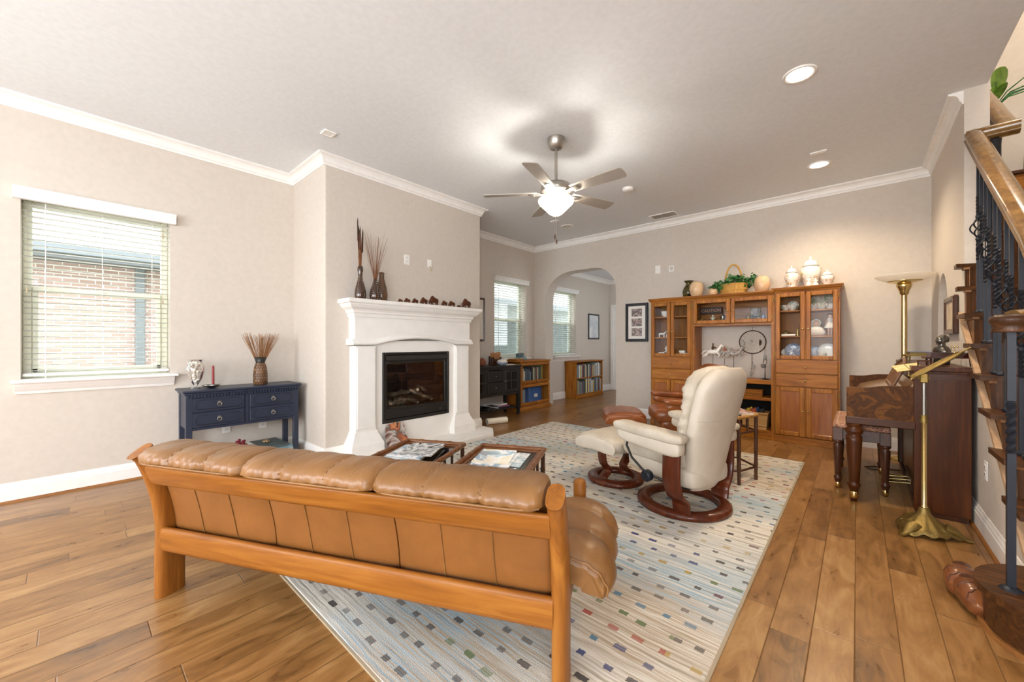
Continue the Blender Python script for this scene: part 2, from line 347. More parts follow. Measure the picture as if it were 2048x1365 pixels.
def brick_mat(name, c1, c2, mortar, scale, rh=.25, bw=.75, rough=.85, swap=True):
    m, nt, p = new(name); g = nt.nodes.new('ShaderNodeTexCoord'); sx = nt.nodes.new('ShaderNodeSeparateXYZ'); nt.links.new(g.outputs['Object'], sx.inputs[0])
    c = nt.nodes.new('ShaderNodeCombineXYZ'); nt.links.new(sx.outputs[1], c.inputs[0]); nt.links.new(sx.outputs[2], c.inputs[1])
    b = nt.nodes.new('ShaderNodeTexBrick'); b.inputs['Color1'].default_value = srgb(c1); b.inputs['Color2'].default_value = srgb(c2); b.inputs['Mortar'].default_value = srgb(mortar)
    b.inputs['Scale'].default_value = scale; b.inputs['Row Height'].default_value = rh; b.inputs['Brick Width'].default_value = bw; b.inputs['Mortar Size'].default_value = .025
    nt.links.new(c.outputs[0], b.inputs['Vector']); nt.links.new(b.outputs['Color'], p.inputs['Base Color']); p.inputs['Roughness'].default_value = rough
    return m

M = {}
M['wall'] = plain('wall_paint', 'cfc6bb', .9, nz=.004, bmp=.05, bscale=120)
M['ceil'] = plain('ceiling_paint', 'e4e7ea', .92, nz=.004, bmp=.05, bscale=140)
M['trim'] = plain('white_trim', 'f0eeea', .38, nz=.01)
M['plaster'] = plain('cast_stone_white', 'eceae6', .7, nz=.02, bmp=.05, bscale=40)
M['vinyl'] = plain('window_vinyl', 'dedecb', .45, nz=.01)
M['slat'] = plain('blind_white', 'efefec', .45, nz=.01)
M['pane'] = glass('window_glass', refl=.05)
M['cabglass'] = glass('cabinet_glass', (.97, .98, .98), .011)
M['floor'] = floor_mat(); M['rug'] = rug_mat()
for a in 'xyz':
    M['oak_'+a] = wood('oak_'+a, '6a370d', 'ba7c2d', a, .42, 1.3, .05, mid='9c601d')
    M['teak_'+a] = wood('sofa_wood_'+a, '693c13', 'a46c2b', a, .42, 1.1, .05, mid='8b541d')
    M['walnut_'+a] = wood('walnut_'+a, '2b1305', '673610', a, .36, .7, .08, mid='47230a')
    M['darkwood_'+a] = wood('dark_wood_'+a, '2c170c', '5a3420', a, .32, 1.2, .3)
    M['stair_'+a] = wood('stair_wood_'+a, '25130a', '704522', a, .42, 1.1, .08, mid='4a2c15', dist=2.6)
M['mahog'] = wood('red_brown_bentwood', '3d170b', '74371b', 'z', .32, .8, .25, mid='572611')
M['burl'] = patterned('walnut_burl', ['331a08', '54300f', '42250c', '6d4216', '4a2a0d'], 10, .5, spec=.15)
M['bamboo'] = wood('tortoise_bamboo', '4a2712', '96623a', 'x', .35, 2.2, .3, mid='70431f')
M['bamboo_dark'] = wood('dark_bamboo', '2a160c', '66412a', 'z', .4, 2.2, .2)
M['clog'] = wood('varnished_clog', '5f331b', '8e5631', 'x', .3, 1.2, .4)
M['tan'] = leather('caramel_leather', '714c25', '8c6237', .38, .16)
M['tanflat'] = leather('caramel_leather_flat', '774a1d', '885525', .5, .12)
M['cream'] = leather('cream_leather', 'b0a492', 'c8beae', .5, .3)
M['creamflat'] = leather('cream_leather_smooth', 'bfb4a3', 'ccc2b3', .52, .08)
M['brownlea'] = leather('brown_leather', '6a3417', '955627', .28, .14)
M['navy'] = plain('navy_paint', '252d40', .38, nz=.06, bmp=.03)
M['navydark'] = plain('navy_groove', '161b29', .5)
M['black'] = plain('black_paint', '1c1a19', .4, nz=.08)
M['iron'] = plain('wrought_iron', '1d222c', .42, .3, nz=.08)
M['brass'] = plain('polished_brass', 'e0c888', .2, 1, nz=.02)
M['abrass'] = plain('antique_brass', '8f7947', .5, 1, nz=.12, bmp=.6, bscale=90)
M['nickel'] = plain('brushed_nickel', 'a9a49c', .3, .9, nz=.02)
M['silver'] = plain('tarnished_silver', '9b9892', .3, 1, nz=.1)
M['chrome'] = plain('steel_bright', 'c9c9c9', .2, 1)
M['blade'] = plain('fan_blade_taupe', 'a79f96', .45, nz=.04)
M['white'] = plain('white_plastic', 'f1efeb', .4)
M['whitecer'] = plain('white_ceramic', 'f1ece2', .18, nz=.02, coat=.4)
M['glowbowl'] = glow('lit_frosted_glass', 'fff1d8', 5.5)
M['glowcan'] = glow('lit_downlight_lens', 'fff3df', 14)
def milk(name):
    m, nt, p = new(name); p.inputs['Base Color'].default_value = srgb('f6f3ee'); p.inputs['Roughness'].default_value = .2
    t = nt.nodes.new('ShaderNodeBsdfTranslucent'); t.inputs[0].default_value = srgb('f6f1e8'); mx = nt.nodes.new('ShaderNodeMixShader'); mx.inputs[0].default_value = .5
    nt.links.new(p.outputs[0], mx.inputs[1]); nt.links.new(t.outputs[0], mx.inputs[2]); nt.links.new(mx.outputs[0], nt.nodes['Material Output'].inputs[0]); return m
M['lampglass'] = milk('white_lamp_glass')
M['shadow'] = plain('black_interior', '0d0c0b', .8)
M['paper'] = plain('paper_white', 'e9e6df', .7, nz=.03)
# ================================================================== the room shell
XL, XC, YB, XR = -4.69, -3.90, 5.96, .58
def wall_cells(mb, fix, us, vs, holes, axis):    # slab wall with rectangular holes; fix=(a0,a1) thickness
    for i in range(len(us)-1):
        for j in range(len(vs)-1):
            cu, cv = (us[i]+us[i+1])/2, (vs[j]+vs[j+1])/2
            if any(h[0] < cu < h[1] and h[2] < cv < h[3] for h in holes): continue
            if axis == 'x': mb.box(fix[0], us[i], vs[j], fix[1], us[i+1], vs[j+1])
            else: mb.box(us[i], fix[0], vs[j], us[i+1], fix[1], vs[j+1])
mb = MB(); mb.box(-4.9, -3.4, -.12, 1.95, 9.2, 0); struct(mb, 'floor', M['floor'], 'wide plank hardwood floor with warm brown stain', 'floor')
mb = MB(); mb.box(-4.9, -3.4, H, .69, 5.96, H+.3); struct(mb, 'ceiling', M['ceil'], 'smooth off white living room ceiling', 'ceiling')
WIN = [(-.25, .60), (4.84, 5.70), (6.57, 7.45)]; WZ = (.90, 2.29)
mb = MB(); hs = [(a, b)+WZ for a, b in WIN]+[(-2.75, -.75, .6, 2.3)]  # last opening is added for the left fill lamp
wall_cells(mb, (XL-.2, XL), sorted({-3.4, 9.2}|{q for h in hs for q in h[:2]}), sorted({0, H+.3}|{q for h in hs for q in h[2:]}), hs, 'x')
struct(mb, 'wall_left', M['wall'], 'greige painted wall with the blind covered windows', 'wall')
# chimney breast with a softly rounded edge
mb = MB(); r_ = .02
mb.prism([(XL, 1.64)]+[(XC-r_+a, 1.64+r_+b) for a, b in arc(0, 0, r_, -90, 0, 5)]+[(XC-r_+a, 3.75-r_+b) for a, b in arc(0, 0, r_, 0, 90, 5)]+[(XL, 3.75)], 'z', 0, H)
struct(mb, 'wall_chimney', M['wall'], 'greige chimney breast standing forward behind the white fireplace', 'wall')
# back wall with the arched opening
archp = [(-4.43, 0), (-4.43, 1.98)]+[(-4.43+.58+.58*math.cos(R(a)), 1.98+.49*math.sin(R(a))) for a in range(170, 85, -10)]
archp += [(-2.985-.42+.42*math.cos(R(a)), 2.05+.42*math.sin(R(a))) for a in range(90, -5, -10)]+[(-2.985, 0)]
mb = MB(); mb.prism([(XL-.2, 0)]+archp+[(XR+.13, 0), (XR+.13, H), (XL-.2, H)], 'y', YB, YB+.25)
struct(mb, 'wall_back', M['wall'], 'greige wall behind the oak wall unit with an arched opening', 'wall')
# right wall: niche, open end above the stairs, sloped lower edge under them
nich = [(a, b) for a, b in arc(5.25, 1.36, .28, 180, 90, 8, .45)]
mb = MB()
mb.prism([(4.30, H+2.3), (4.30, 1.37), (2.70, .145), (2.66, 0), (5.25, 0), (5.25, .9), (4.97, .9)]+nich+[(5.25, H+2.3)], 'x', XR, XR+.12)
mb.prism([(5.25, H+2.3)]+[(a, b) for a, b in arc(5.25, 1.36, .28, 90, 0, 8, .45)]+[(5.53, .9), (5.25, .9), (5.25, 0), (6.1, 0), (6.1, H+2.3)], 'x', XR, XR+.12)
mb.box(XR+.10, 4.9, .8, XR+.13, 5.6, 1.9)
struct(mb, 'wall_right', M['wall'], 'beige wall beside the stairs with a pointed arch niche', 'wall')
mb = MB(); wall_cells(mb, (1.75, 1.95), [-3.4, -2.6, -.4, 6.4], [0, .5, 2.4, 5.6], [(-2.6, -.4, .5, 2.4)], 'x'); mb.box(.58, 6.1, 0, 1.95, 6.3, 5.6)  # opening added to hold the side fill lamp
mb.box(.70, -3.4, H, .82, 2.2, 5.6); mb.box(.70, 2.0, H, 1.95, 2.2, 5.6); mb.box(.58, 2.0, 5.5, 1.95, 6.3, 5.7); mb.box(.58, 2.2, H+.3, .70, 4.30, 5.6)
mb.box(.69, -3.4, H, 1.95, 2.2, H+.3)
struct(mb, 'wall_stairwell', M['wall'], 'beige walls of the tall stairwell behind the railing', 'wall')
mb = MB(); hs = [(-3.35, -1.85, .8, 2.3), (-1.05, .45, .8, 2.3)]  # both openings added to let fill light in from behind
wall_cells(mb, (-3.4, -3.3), sorted({-4.9, 1.95}|{q for h in hs for q in h[:2]}), [0, .8, 2.3, H+.3], hs, 'y')
struct(mb, 'wall_front', M['wall'], 'greige wall with two added light openings behind the viewpoint', 'wall')
# far room beyond the arch
mb = MB(); mb.box(-4.9, 9.0, 0, -1.6, 9.2, 2.8); mb.box(-1.9, 6.21, 0, -1.7, 9.0, 2.8)
struct(mb, 'wall_far', M['wall'], 'greige end wall of the room beyond the arch', 'wall')
mb = MB(); mb.box(-4.9, 6.21, 2.74, -1.7, 9.2, 2.9); struct(mb, 'ceiling_far', M['ceil'], 'lower ceiling of the room beyond the arch', 'ceiling')

# crown moulding and baseboards, mitred round the corners
def crown_prof(top, h=.085, p=.078):
    return [(0, top-h-.012), (.010, top-h-.012), (.012, top-h+.006), (.022, top-h+.012)]+[(.022+(p-.03)*(1-math.cos(R(a))), top-h+.012+(h-.028)*math.sin(R(a))) for a in range(10, 91, 16)]+[(p-.006, top-.012), (p, top-.010), (p, top), (0, top)]
mb = MB(); mb.sweep([(XR, 4.31), (XR, YB), (XL, YB), (XL, 3.75), (XC, 3.75), (XC, 1.64), (XL, 1.64), (XL, -3.3)], crown_prof(H))
struct(mb, 'trim_1', M['trim'], 'white crown moulding round the living room ceiling', 'crown moulding')
mb = MB(); mb.sweep([(-1.9, 9.0), (XL, 9.0), (XL, 6.21)], crown_prof(2.74)); struct(mb, 'trim_2', M['trim'], 'white crown moulding in the room beyond the arch', 'crown moulding')
bbp = [(0, 0), (.016, 0), (.016, .10), (.012, .108), (.012, .118), (.007, .130), (.004, .145), (0, .145)]
for nm, path, lb in [('baseboard_left', [(XL, 1.64), (XL, -3.3)], 'white baseboard under the left window'),
                     ('baseboard_chimney', [(XC, 2.0), (XC, 1.64), (XL, 1.64)], 'white baseboard on the near corner of the chimney breast'),
                     ('baseboard_alcove', [(XL, 5.96), (XL, 3.75), (XC, 3.75), (XC, 3.3)], 'white baseboard behind the black console'),
                     ('baseboard_back', [(XR, YB), (-2.985, YB)], 'white baseboard right of the arched opening'),
                     ('baseboard_right', [(XR, 2.75), (XR, YB)], 'white baseboard behind the piano under the stairs'),
                     ('baseboard_far', [(-4.6, 9.0), (XL, 9.0), (XL, 6.21)], 'white baseboard in the room beyond the arch')]:
    struct(MB().sweep(path, bbp), nm, M['trim'], lb, 'baseboard')
qr = [(0, 0)]+[(.016+.014*math.cos(R(a)), .016*math.sin(R(a))) for a in range(0, 91, 30)]+[(0, .016)]
M['shoe'] = wood('shoe_moulding', '7d4e28', 'a5713d', 'y', .4)
struct(MB().sweep([(XL, 1.64), (XL, -3.3)], qr), 'trim_3', M['shoe'], 'brown shoe moulding along the left baseboard', 'moulding')
struct(MB().sweep([(XR, 2.75), (XR, YB)], qr), 'trim_4', M['shoe'], 'brown shoe moulding along the right baseboard', 'moulding')
# door with casing in the far corner
mb = MB(); mb.box(-4.64, 8.97, 0, -4.55, 9.0, 2.04, .006); mb.box(-3.69, 8.97, 0, -3.60, 9.0, 2.04, .006); mb.box(-4.64, 8.97, 2.04, -3.6, 9.0, 2.13, .006)
d1 = struct(mb, 'door_1', M['trim'], 'white cased door in the far corner beyond the arch', 'door')
mb = MB(); mb.box(-4.55, 8.98, .01, -3.69, 8.995, 2.04)
for z0, z1 in ((.15, .95), (1.1, 1.9)):
    for x0 in (-4.45, -4.07): mb.box(x0, 8.972, z0, x0+.3, 8.982, z1, .008)
struct(mb, 'door_leaf', M['trim'], '', '', d1)
struct(MB().ball((-3.76, 8.94, .95), .03), 'door_knob', M['brass'], '', '', d1)

# ------------------------------------------------------------------ windows, sills, blinds
def window(n, y0, y1, lb, screen):
    z0, z1 = WZ; xo = XL-.14
    mb = MB(); t = .05
    mb.box(xo-.04, y0, z0, xo, y0+t, z1, .006); mb.box(xo-.04, y1-t, z0, xo, y1, z1, .006); mb.box(xo-.04, y0+t, z1-t, xo, y1-t, z1, .006); mb.box(xo-.04, y0+t, z0, xo, y1-t, z0+t, .006)
    mb.box(xo-.02, y0+t, 1.575, xo+.02, y1-t, 1.62, .006)
    for a, b in ((y0+t, y0+t+.03), (y1-t-.03, y1-t)): mb.box(xo-.02, a, z0+t, xo+.012, b, 1.575, .004)
    mb.box(xo-.02, y0+t, z0+t, xo+.012, y1-t, z0+t+.03, .004)
    ro = struct(mb, 'window_%d' % n, M['vinyl'], lb, 'window')
    struct(MB().box(xo-.024, y0+t, z0+t, xo-.020, y1-t, z1-t), 'window_pane', M['pane'], '', '', ro)
    mb = MB(); mb.box(xo+.02, (y0+y1)/2-.03, 1.60, xo+.035, (y0+y1)/2+.03, 1.615, .003); struct(mb, 'sash_lock', M['vinyl'], '', '', ro)
    if screen: struct(MB().box(xo-.055, y0+t, z0+t, xo-.053, y1-t, 1.58), 'insect_screen', M['screen'], '', '', ro)
    mb = MB(); mb.box(XL-.14, y0-.002, z0-.02, XL, y1+.002, z0+.004)
    mb.sweep([(XL+.001, y1+.045), (XL+.001, y0-.045)], [(-.0, z0-.022), (.085, z0-.022), (.09, z0-.015), (.09, z0-.005), (.085, z0+.002), (0, z0+.002)])
    mb.sweep([(XL+.001, y1+.025), (XL+.001, y0-.025)], [(0, z0-.105), (.012, z0-.105), (.018, z0-.085), (.03, z0-.07), (.05, z0-.04), (.055, z0-.022), (0, z0-.022)])
    struct(mb, 'trim_%d' % (4+n), M['trim'], lb.split(' with')[0].replace('window', 'window sill of the window'), 'window sill')
    return ro
M['screen'] = glass('grey_insect_screen', (.58, .6, .6), .0)
window(1, WIN[0][0], WIN[0][1], 'sash window on the left wall facing brick', False)
window(2, WIN[1][0], WIN[1][1], 'sash window behind the black console cabinet', True)
window(3, WIN[2][0], WIN[2][1], 'sash window seen through the arched opening', True)
def blind(y0, y1, lb):
    t = thing('window_blind', lb, 'blind', (XL, (y0+y1)/2, 0), 0, 'white slat blinds on the left wall'); w2 = (y1-y0)/2
    MB().sweep([(.004, w2+.035), (.004, -w2-.035)], [(0, 2.255), (.045, 2.255), (.048, 2.262), (.048, 2.29), (.058, 2.315), (.064, 2.325), (.064, 2.34), (0, 2.34)]).build('valance', M['slat'], t)
    mb = MB(); n = 30; z = 2.235
    for i in range(n):
        zz = z-(z-.965)*i/(n-1); c, s_ = math.cos(R(3)), math.sin(R(3)); ww = .0225
        mb.add([(-.052-ww*c, -w2+.006, zz-ww*s_), (-.052-ww*c, w2-.006, zz-ww*s_), (-.052, w2-.006, zz+.003), (-.052, -w2+.006, zz+.003), (-.052+ww*c, -w2+.006, zz+ww*s_), (-.052+ww*c, w2-.006, zz+ww*s_)], [(0, 1, 2, 3), (3, 2, 5, 4)], True)
        mb.add([(-.052-ww*c, -w2+.006, zz-ww*s_-.0022), (-.052-ww*c, w2-.006, zz-ww*s_-.0022), (-.052, w2-.006, zz+.0008), (-.052, -w2+.006, zz+.0008), (-.052+ww*c, -w2+.006, zz+ww*s_-.0022), (-.052+ww*c, w2-.006, zz+ww*s_-.0022)], [(3, 2, 1, 0), (4, 5, 2, 3)], True)
    mb.build('slats', M['slat'], t)
    MB().box(-.078, -w2+.006, .922, -.026, w2-.006, .945, .004).build('bottom_rail', M['slat'], t)
    mb = MB()
    for f in (-.72, 0, .72):
        for x in (-.079, -.025): mb.cyl((x, f*w2, .93), (x, f*w2, 2.26), .0011, n=5)
    mb.build('ladder_cords', M['slat'], t)
    mb = MB(); mb.cyl((-.012, -w2+.12, .88), (-.012, -w2+.12, 2.25), .0035, n=6); mb.build('tilt_wand', M['slat'], t)
    mb = MB()
    for f, zz in ((-w2+.03, 1.56), (w2-.05, 1.53), (w2-.05, 2.12)):
        mb.cyl((-.010, f, zz+.03), (-.010, f, 2.25), .001, n=5); mb.lathe([(.002, .04), (.005, .03), (.006, .012), (.004, 0)], 8, (-.010, f, zz))
    mb.build('pull_cord', M['tassel'], t)
    return t
M['tassel'] = plain('wood_cord_tassel', 'b9a98a', .5)
blind(WIN[0][0], WIN[0][1], 'white slat blind over the window left of the navy console')
blind(WIN[1][0], WIN[1][1], 'white slat blind over the window behind the black console')
blind(WIN[2][0], WIN[2][1], 'white slat blind over the window beyond the arch')

# ------------------------------------------------------------------ outdoors
M['brick'] = brick_mat('red_brick', 'b59a91', 'a2877d', 'd9d3cd', 4.8, .25, .72)
M['shingle'] = brick_mat('roof_shingle', 'b9b5ae', 'a29d96', '8a857d', 2.2, .3, .8)
M['siding'] = plain('grey_stucco', '8f9290', .9, nz=.05)
M['fascia'] = plain('grey_gutter', '6f7376', .5)
M['lawn'] = plain('side_yard_grass', '6f7f55', .95, nz=.2)
solo(MB().box(-16, -14, -.42, -5.05, 24, -.3), 'yard_ground', M['lawn'], 'strip of side yard outside the left windows', 'ground', kind='structure')
t = thing('brick_house', 'neighbouring brick house with grey shingle roof outside the left window', 'house', (-7.9, 0, -.3))
MB().box(-4, -9, 0, 0, 2.6, 2.75).build('wall', M['brick'], t)
MB().prism([(.42, 2.70), (.42, 2.74), (-4.2, 5.6), (-4.2, 5.5)], 'y', -9.3, 2.9).build('roof', M['shingle'], t)
MB().box(.36, -9.3, 2.60, .48, 2.9, 2.74, .01).build('gutter', M['fascia'], t)
MB().box(0, -9.3, 2.55, .42, 2.9, 2.60).build('soffit', M['fascia'], t)
MB().box(.01, .62, 0, .10, .72, 2.6, .01).build('downspout', M['fascia'], t)
t = thing('grey_house', 'grey house with dark eave outside the windows beyond the fireplace', 'house', (-8.2, 8.0, -.3))
MB().box(-5, -4.2, 0, 0, 9, 2.75).build('wall', M['siding'], t)
MB().prism([(.42, 2.70), (.42, 2.78), (-4.2, 5.2), (-4.2, 5.1)], 'y', -4.5, 9.3).build('roof', M['shingle'], t)
MB().box(.36, -4.5, 2.58, .48, 9.3, 2.76, .01).build('gutter', M['fascia'], t)

# ------------------------------------------------------------------ ceiling fittings
def flat_vent(loc, sx, sy, name, lb, cat, slats=0, grp=None):
    t = thing(name, lb, cat, (loc[0], loc[1], H), loc[2] if len(loc) > 2 else 0, grp)
    mb = MB(); mb.box(-sx/2, -sy/2, -.012, sx/2, -sy/2+.018, 0, .003); mb.box(-sx/2, sy/2-.018, -.012, sx/2, sy/2, 0, .003); mb.box(-sx/2, -sy/2+.018, -.012, -sx/2+.018, sy/2-.018, 0, .003); mb.box(sx/2-.018, -sy/2+.018, -.012, sx/2, sy/2-.018, 0, .003); mb.build('frame', M['white'], t)
    mb = MB()
    if slats:
        for i in range(slats):
            x = -sx/2+.02+(sx-.04)*(i+.5)/slats; mb.box(x-.006, -sy/2+.018, -.010, x+.004, sy/2-.018, -.003)
        mb.build('louvres', M['ventgrey'], t); MB().box(-sx/2+.018, -sy/2+.018, -.002, sx/2-.018, sy/2-.018, -.0005).build('backing', M['ventdark'], t)
    else: mb.box(-sx/2+.018, -sy/2+.018, -.009, sx/2-.018, sy/2-.018, 0); mb.build('grille', M['white'], t)
M['ventdark'] = plain('vent_backing', '8d8a85', .7)
M['ventgrey'] = plain('vent_louvre', 'c6c2bb', .5)
flat_vent((-2.09, 5.665), .36, .22, 'ceiling_vent', 'white slotted air vent in ceiling near the back wall', 'vent', 9)
flat_vent((-3.47, 1.494), .10, .10, 'ceiling_speaker', 'small square white speaker in ceiling near the fireplace', 'speaker')
flat_vent((-.282, 4.772), .13, .05, 'ceiling_sensor', 'narrow white rectangular plate in ceiling beside a downlight', 'speaker')
flat_vent((-3.416, 4.838), .13, .07, 'ceiling_plate', 'small white plate in ceiling behind the fan light', 'plate')
mb = MB().lathe([(.065, 0), (.065, -.018), (.055, -.032), (.02, -.036)], 24); solo(mb, 'smoke_detector', M['white'], 'round white smoke detector right of the ceiling fan', 'smoke detector', (-2.047, 4.397, H))
def can(x, y, lit, lb):
    t = thing('recessed_light', lb, 'ceiling light', (x, y, H), 0, 'recessed ceiling downlights')
    MB().lathe([(.098, 0), (.098, -.006), (.09, -.010), (.078, -.008), (.072, -.002)], 32, cap=False).build('trim_ring', M['white'], t)
    MB().lathe([(.0745, -.0055), (.06, -.0075), (.001, -.009)], 32).build('lens', M['glowcan' if lit else 'lampglass'], t)
    if lit:
        l = lamp('downlight', 'SPOT', (x, y, H-.03), 105, (1, .80, .56), (0, 0, 0), spot_size=R(140), spot_blend=.8, shadow_soft_size=.07)
can(-.297, 3.303, True, 'lit recessed downlight nearest the viewer on the right of the ceiling')
can(-.297, 5.11, True, 'lit recessed downlight above the oak wall unit')
can(-3.433, 5.19, False, 'unlit recessed downlight near the arched opening')

# ------------------------------------------------------------------ ceiling fan
FX, FY = -2.036, 2.899
fan = thing('ceiling_fan', 'brushed nickel ceiling fan with five taupe blades and lit bowl', 'ceiling fan', (FX, FY, H))
MB().lathe([(.078, 0), (.078, -.012), (.070, -.035), (.058, -.085), (.040, -.095), (.03, -.10)], 28).build('canopy', M['nickel'], fan)
MB().cyl((0, 0, -.10), (0, 0, -.41), .0135, n=14).build('downrod', M['nickel'], fan)
MB().lathe([(.02, -.385), (.035, -.395), (.05, -.405), (.115, -.415), (.136, -.43), (.137, -.475), (.128, -.487), (.10, -.50), (.10, -.505), (.07, -.52), (.05, -.53), (.05, -.545), (.075, -.55), (.075, -.56)], 36).build('motor_housing', M['nickel'], fan)
for k in range(5):
    a = R(-72.8+72*k); mb = MB(); mb.at((0, 0, -.49), a)
    mb.M = mb.M @ Matrix.Rotation(R(-12), 4, 'X')
    pl = [(.17, -.052), (.57, -.067), (.62, -.067)]+[(.632+.025*math.cos(R(b)), -.042+.025*math.sin(R(b))) for b in range(-90, 1, 15)]+[(.662, 0)]+[(.632+.025*math.cos(R(b)), .042+.025*math.sin(R(b))) for b in range(0, 91, 15)]+[(.62, .067), (.57, .067), (.17, .052)]
    mb.prism(pl, 'z', -.004, .004); b_ = mb.build('blade', M['blade'], fan)
    mb = MB(); mb.at((0, 0, -.49), a); mb.prism([(.09, -.018), (.14, -.014), (.17, -.035), (.23, -.04), (.25, 0), (.23, .04), (.17, .035), (.14, .014), (.09, .018)], 'z', -.013, -.006); mb.cyl((.20, -.02, -.016), (.20, -.02, -.006), .006, n=8); mb.cyl((.20, .02, -.016), (.20, .02, -.006), .006, n=8)
    mb.build('blade_iron', M['nickel'], fan)
# glass bowl open at the top, lamps inside shine up past the motor
bp = [(.148, -.545), (.158, -.552), (.16, -.565), (.152, -.585), (.125, -.61), (.09, -.645), (.06, -.675), (.03, -.692), (.012, -.697)]
MB().lathe(bp+[(r_-.004 if r_ > .02 else .006, z_+.004) for r_, z_ in bp[::-1]], 40, cap=False).build('light_bowl', M['glowbowl'], fan)
MB().lathe([(.004, -.69), (.012, -.697), (.014, -.705), (.007, -.715), (.003, -.725)], 14).build('finial', M['nickel'], fan)
for x, zz in ((-.012, -.86), (.006, -.905)):
    f = MB().cyl((x, 0, -.70), (x, 0, zz), .0012, n=5).build('pull_chain', M['nickel'], fan)
    MB().lathe([(.003, .0), (.006, -.01), (.007, -.03), (.004, -.045)], 10, (x, 0, zz)).build('chain_fob', M['darkwood_z'], f)
for k in range(3):
    a = R(30+120*k); lamp('fan_bulb', 'POINT', (FX+.07*math.cos(a), FY+.07*math.sin(a), H-.575), 22, (1, .93, .83), shadow_soft_size=.03)
# ================================================================== fireplace
Xf = -3.79; CY = 2.655
fp = thing('fireplace_surround', 'white cast stone fireplace surround with deep moulded mantel shelf', 'fireplace', (XC, CY, 0))
def F(x): return x-XC                       # local x from world x
fw = .77                                    # half width of the body
# legs
for s in (-1, 1):
    mb = MB(); y0, y1 = (s*.53, s*fw)
    mb.box(0, y0, .20, F(-3.77), y1, 1.15, .012); mb.box(F(-3.785), min(y0, y1)+.02, .30, F(-3.762), max(y0, y1)-.02, 1.13, .006); mb.build('leg', M['plaster'], fp)
    mb = MB(); c_ = (y0+y1)/2; hw = abs(y1-y0)/2
    for (z0, z1, o0, o1) in [(.05, .14, .055, .055), (.14, .23, .055, .012), (.23, .27, .012, .0)]:
        a = [(0, c_-hw-o0, z0), (F(-3.77)+o0, c_-hw-o0, z0), (F(-3.77)+o0, c_+hw+o0, z0), (0, c_+hw+o0, z0)]
        b = [(0, c_-hw-o1, z1), (F(-3.77)+o1, c_-hw-o1, z1), (F(-3.77)+o1, c_+hw+o1, z1), (0, c_+hw+o1, z1)]
        mb.rings([a, b], False, True, False)
    mb.build('plinth', M['plaster'], fp)
# inner surround slab round the firebox
hx = .453; arcz = lambda y: 1.175+.068*max(0, 1-(y/.55)**2)
mb = MB(); mb.prism([(-.54, .05), (-hx, .05), (-hx, 1.075), (hx, 1.075), (hx, .05), (.54, .05), (.54, 1.2), (-.54, 1.2)], 'x', 0, F(-3.80))
mb.box(0, -hx, .05, F(-3.80), hx, .308); mb.build('inner_surround', M['plaster'], fp)
# frieze with an arched lower edge, arched band moulding below
n = 24; ys = [-.52+1.04*i/n for i in range(n+1)]
mb = MB(); mb.prism([(-fw, 1.175), (-.53, 1.175)]+[(y, arcz(y)) for y in ys]+[(.53, 1.175), (fw, 1.175), (fw, 1.46), (-fw, 1.46)], 'x', 0, F(-3.765)); mb.build('frieze', M['plaster'], fp)
path = [(-fw-.03, 1.175), (-.56, 1.175)]+[(y, arcz(y)) for y in ys]+[(.56, 1.175), (fw+.03, 1.175)]
rs = []
for y, z in path: rs.append([(0, y, z-.018), (F(-3.745), y, z-.018), (F(-3.732), y, z-.008), (F(-3.732), y, z+.006), (F(-3.742), y, z+.016), (F(-3.757), y, z+.026), (F(-3.765), y, z+.045), (0, y, z+.045)])
MB().rings(rs, False, True, False).build('band_moulding', M['plaster'], fp)
# cornice and shelf: profile swept round three sides
pr = [(0, 1.44), (.012, 1.44), (.016, 1.455), (.018, 1.475), (.032, 1.485), (.034, 1.50), (.045, 1.515), (.075, 1.535), (.092, 1.56), (.094, 1.572), (.110, 1.575), (.116, 1.585), (.116, 1.61), (.110, 1.617), (0, 1.617)]
MB().sweep([(0, -fw), (F(-3.765), -fw), (F(-3.765), fw), (0, fw)], [(-d, z) for d, z in pr]).build('mantel_shelf', M['plaster'], fp)
MB().box(0, -fw-.05, 1.55, F(-3.765), fw+.05, 1.617).build('shelf_core', M['plaster'], fp)
mb = MB(); mb.prism([(0, -1.02), (F(-3.62), -1.02), (F(-3.42), -.86), (F(-3.42), .86), (F(-3.62), 1.05), (0, 1.05)], 'z', 0, .045)
mb.prism([(0, -1.01), (F(-3.625), -1.01), (F(-3.43), -.85), (F(-3.43), .85), (F(-3.625), 1.04), (0, 1.04)], 'z', .045, .052); mb.build('hearth_slab', M['plaster'], fp)

# gas firebox set in the surround
fb = thing('gas_fireplace_insert', 'black gas fireplace insert with ceramic logs behind glass', 'fireplace insert', (-3.80, CY, .31))
iw = .45; ih = .765
mb = MB(); mb.box(-.10, -iw, 0, .012, -iw+.03, ih, .004); mb.box(-.10, iw-.03, 0, .012, iw, ih, .004); mb.box(-.10, -iw+.03, ih-.03, .012, iw-.03, ih, .004); mb.box(-.10, -iw+.03, 0, .012, iw-.03, .035, .004); mb.build('frame', M['black'], fb)
mb = MB(); mb.box(-.095, -iw+.03, .04, .004, iw-.03, .125, .004); mb.build('lower_louvre', M['black'], fb)
mb = MB(); mb.prism([(-.01, ih-.03), (.016, ih-.035), (.03, ih-.085), (.012, ih-.095), (-.01, ih-.08)], 'y', -iw+.03, iw-.03); mb.build('hood', M['black'], fb)
mb = MB(); mb.box(-.03, -iw+.03, .125, 0, -iw+.055, ih-.08, .003); mb.box(-.03, iw-.06, .125, 0, iw-.03, ih-.08, .003); mb.box(-.03, -iw+.055, ih-.12, 0, iw-.06, ih-.08, .003); mb.box(-.03, -iw+.055, .125, 0, iw-.06, .15, .003); mb.build('glass_frame', M['black'], fb)
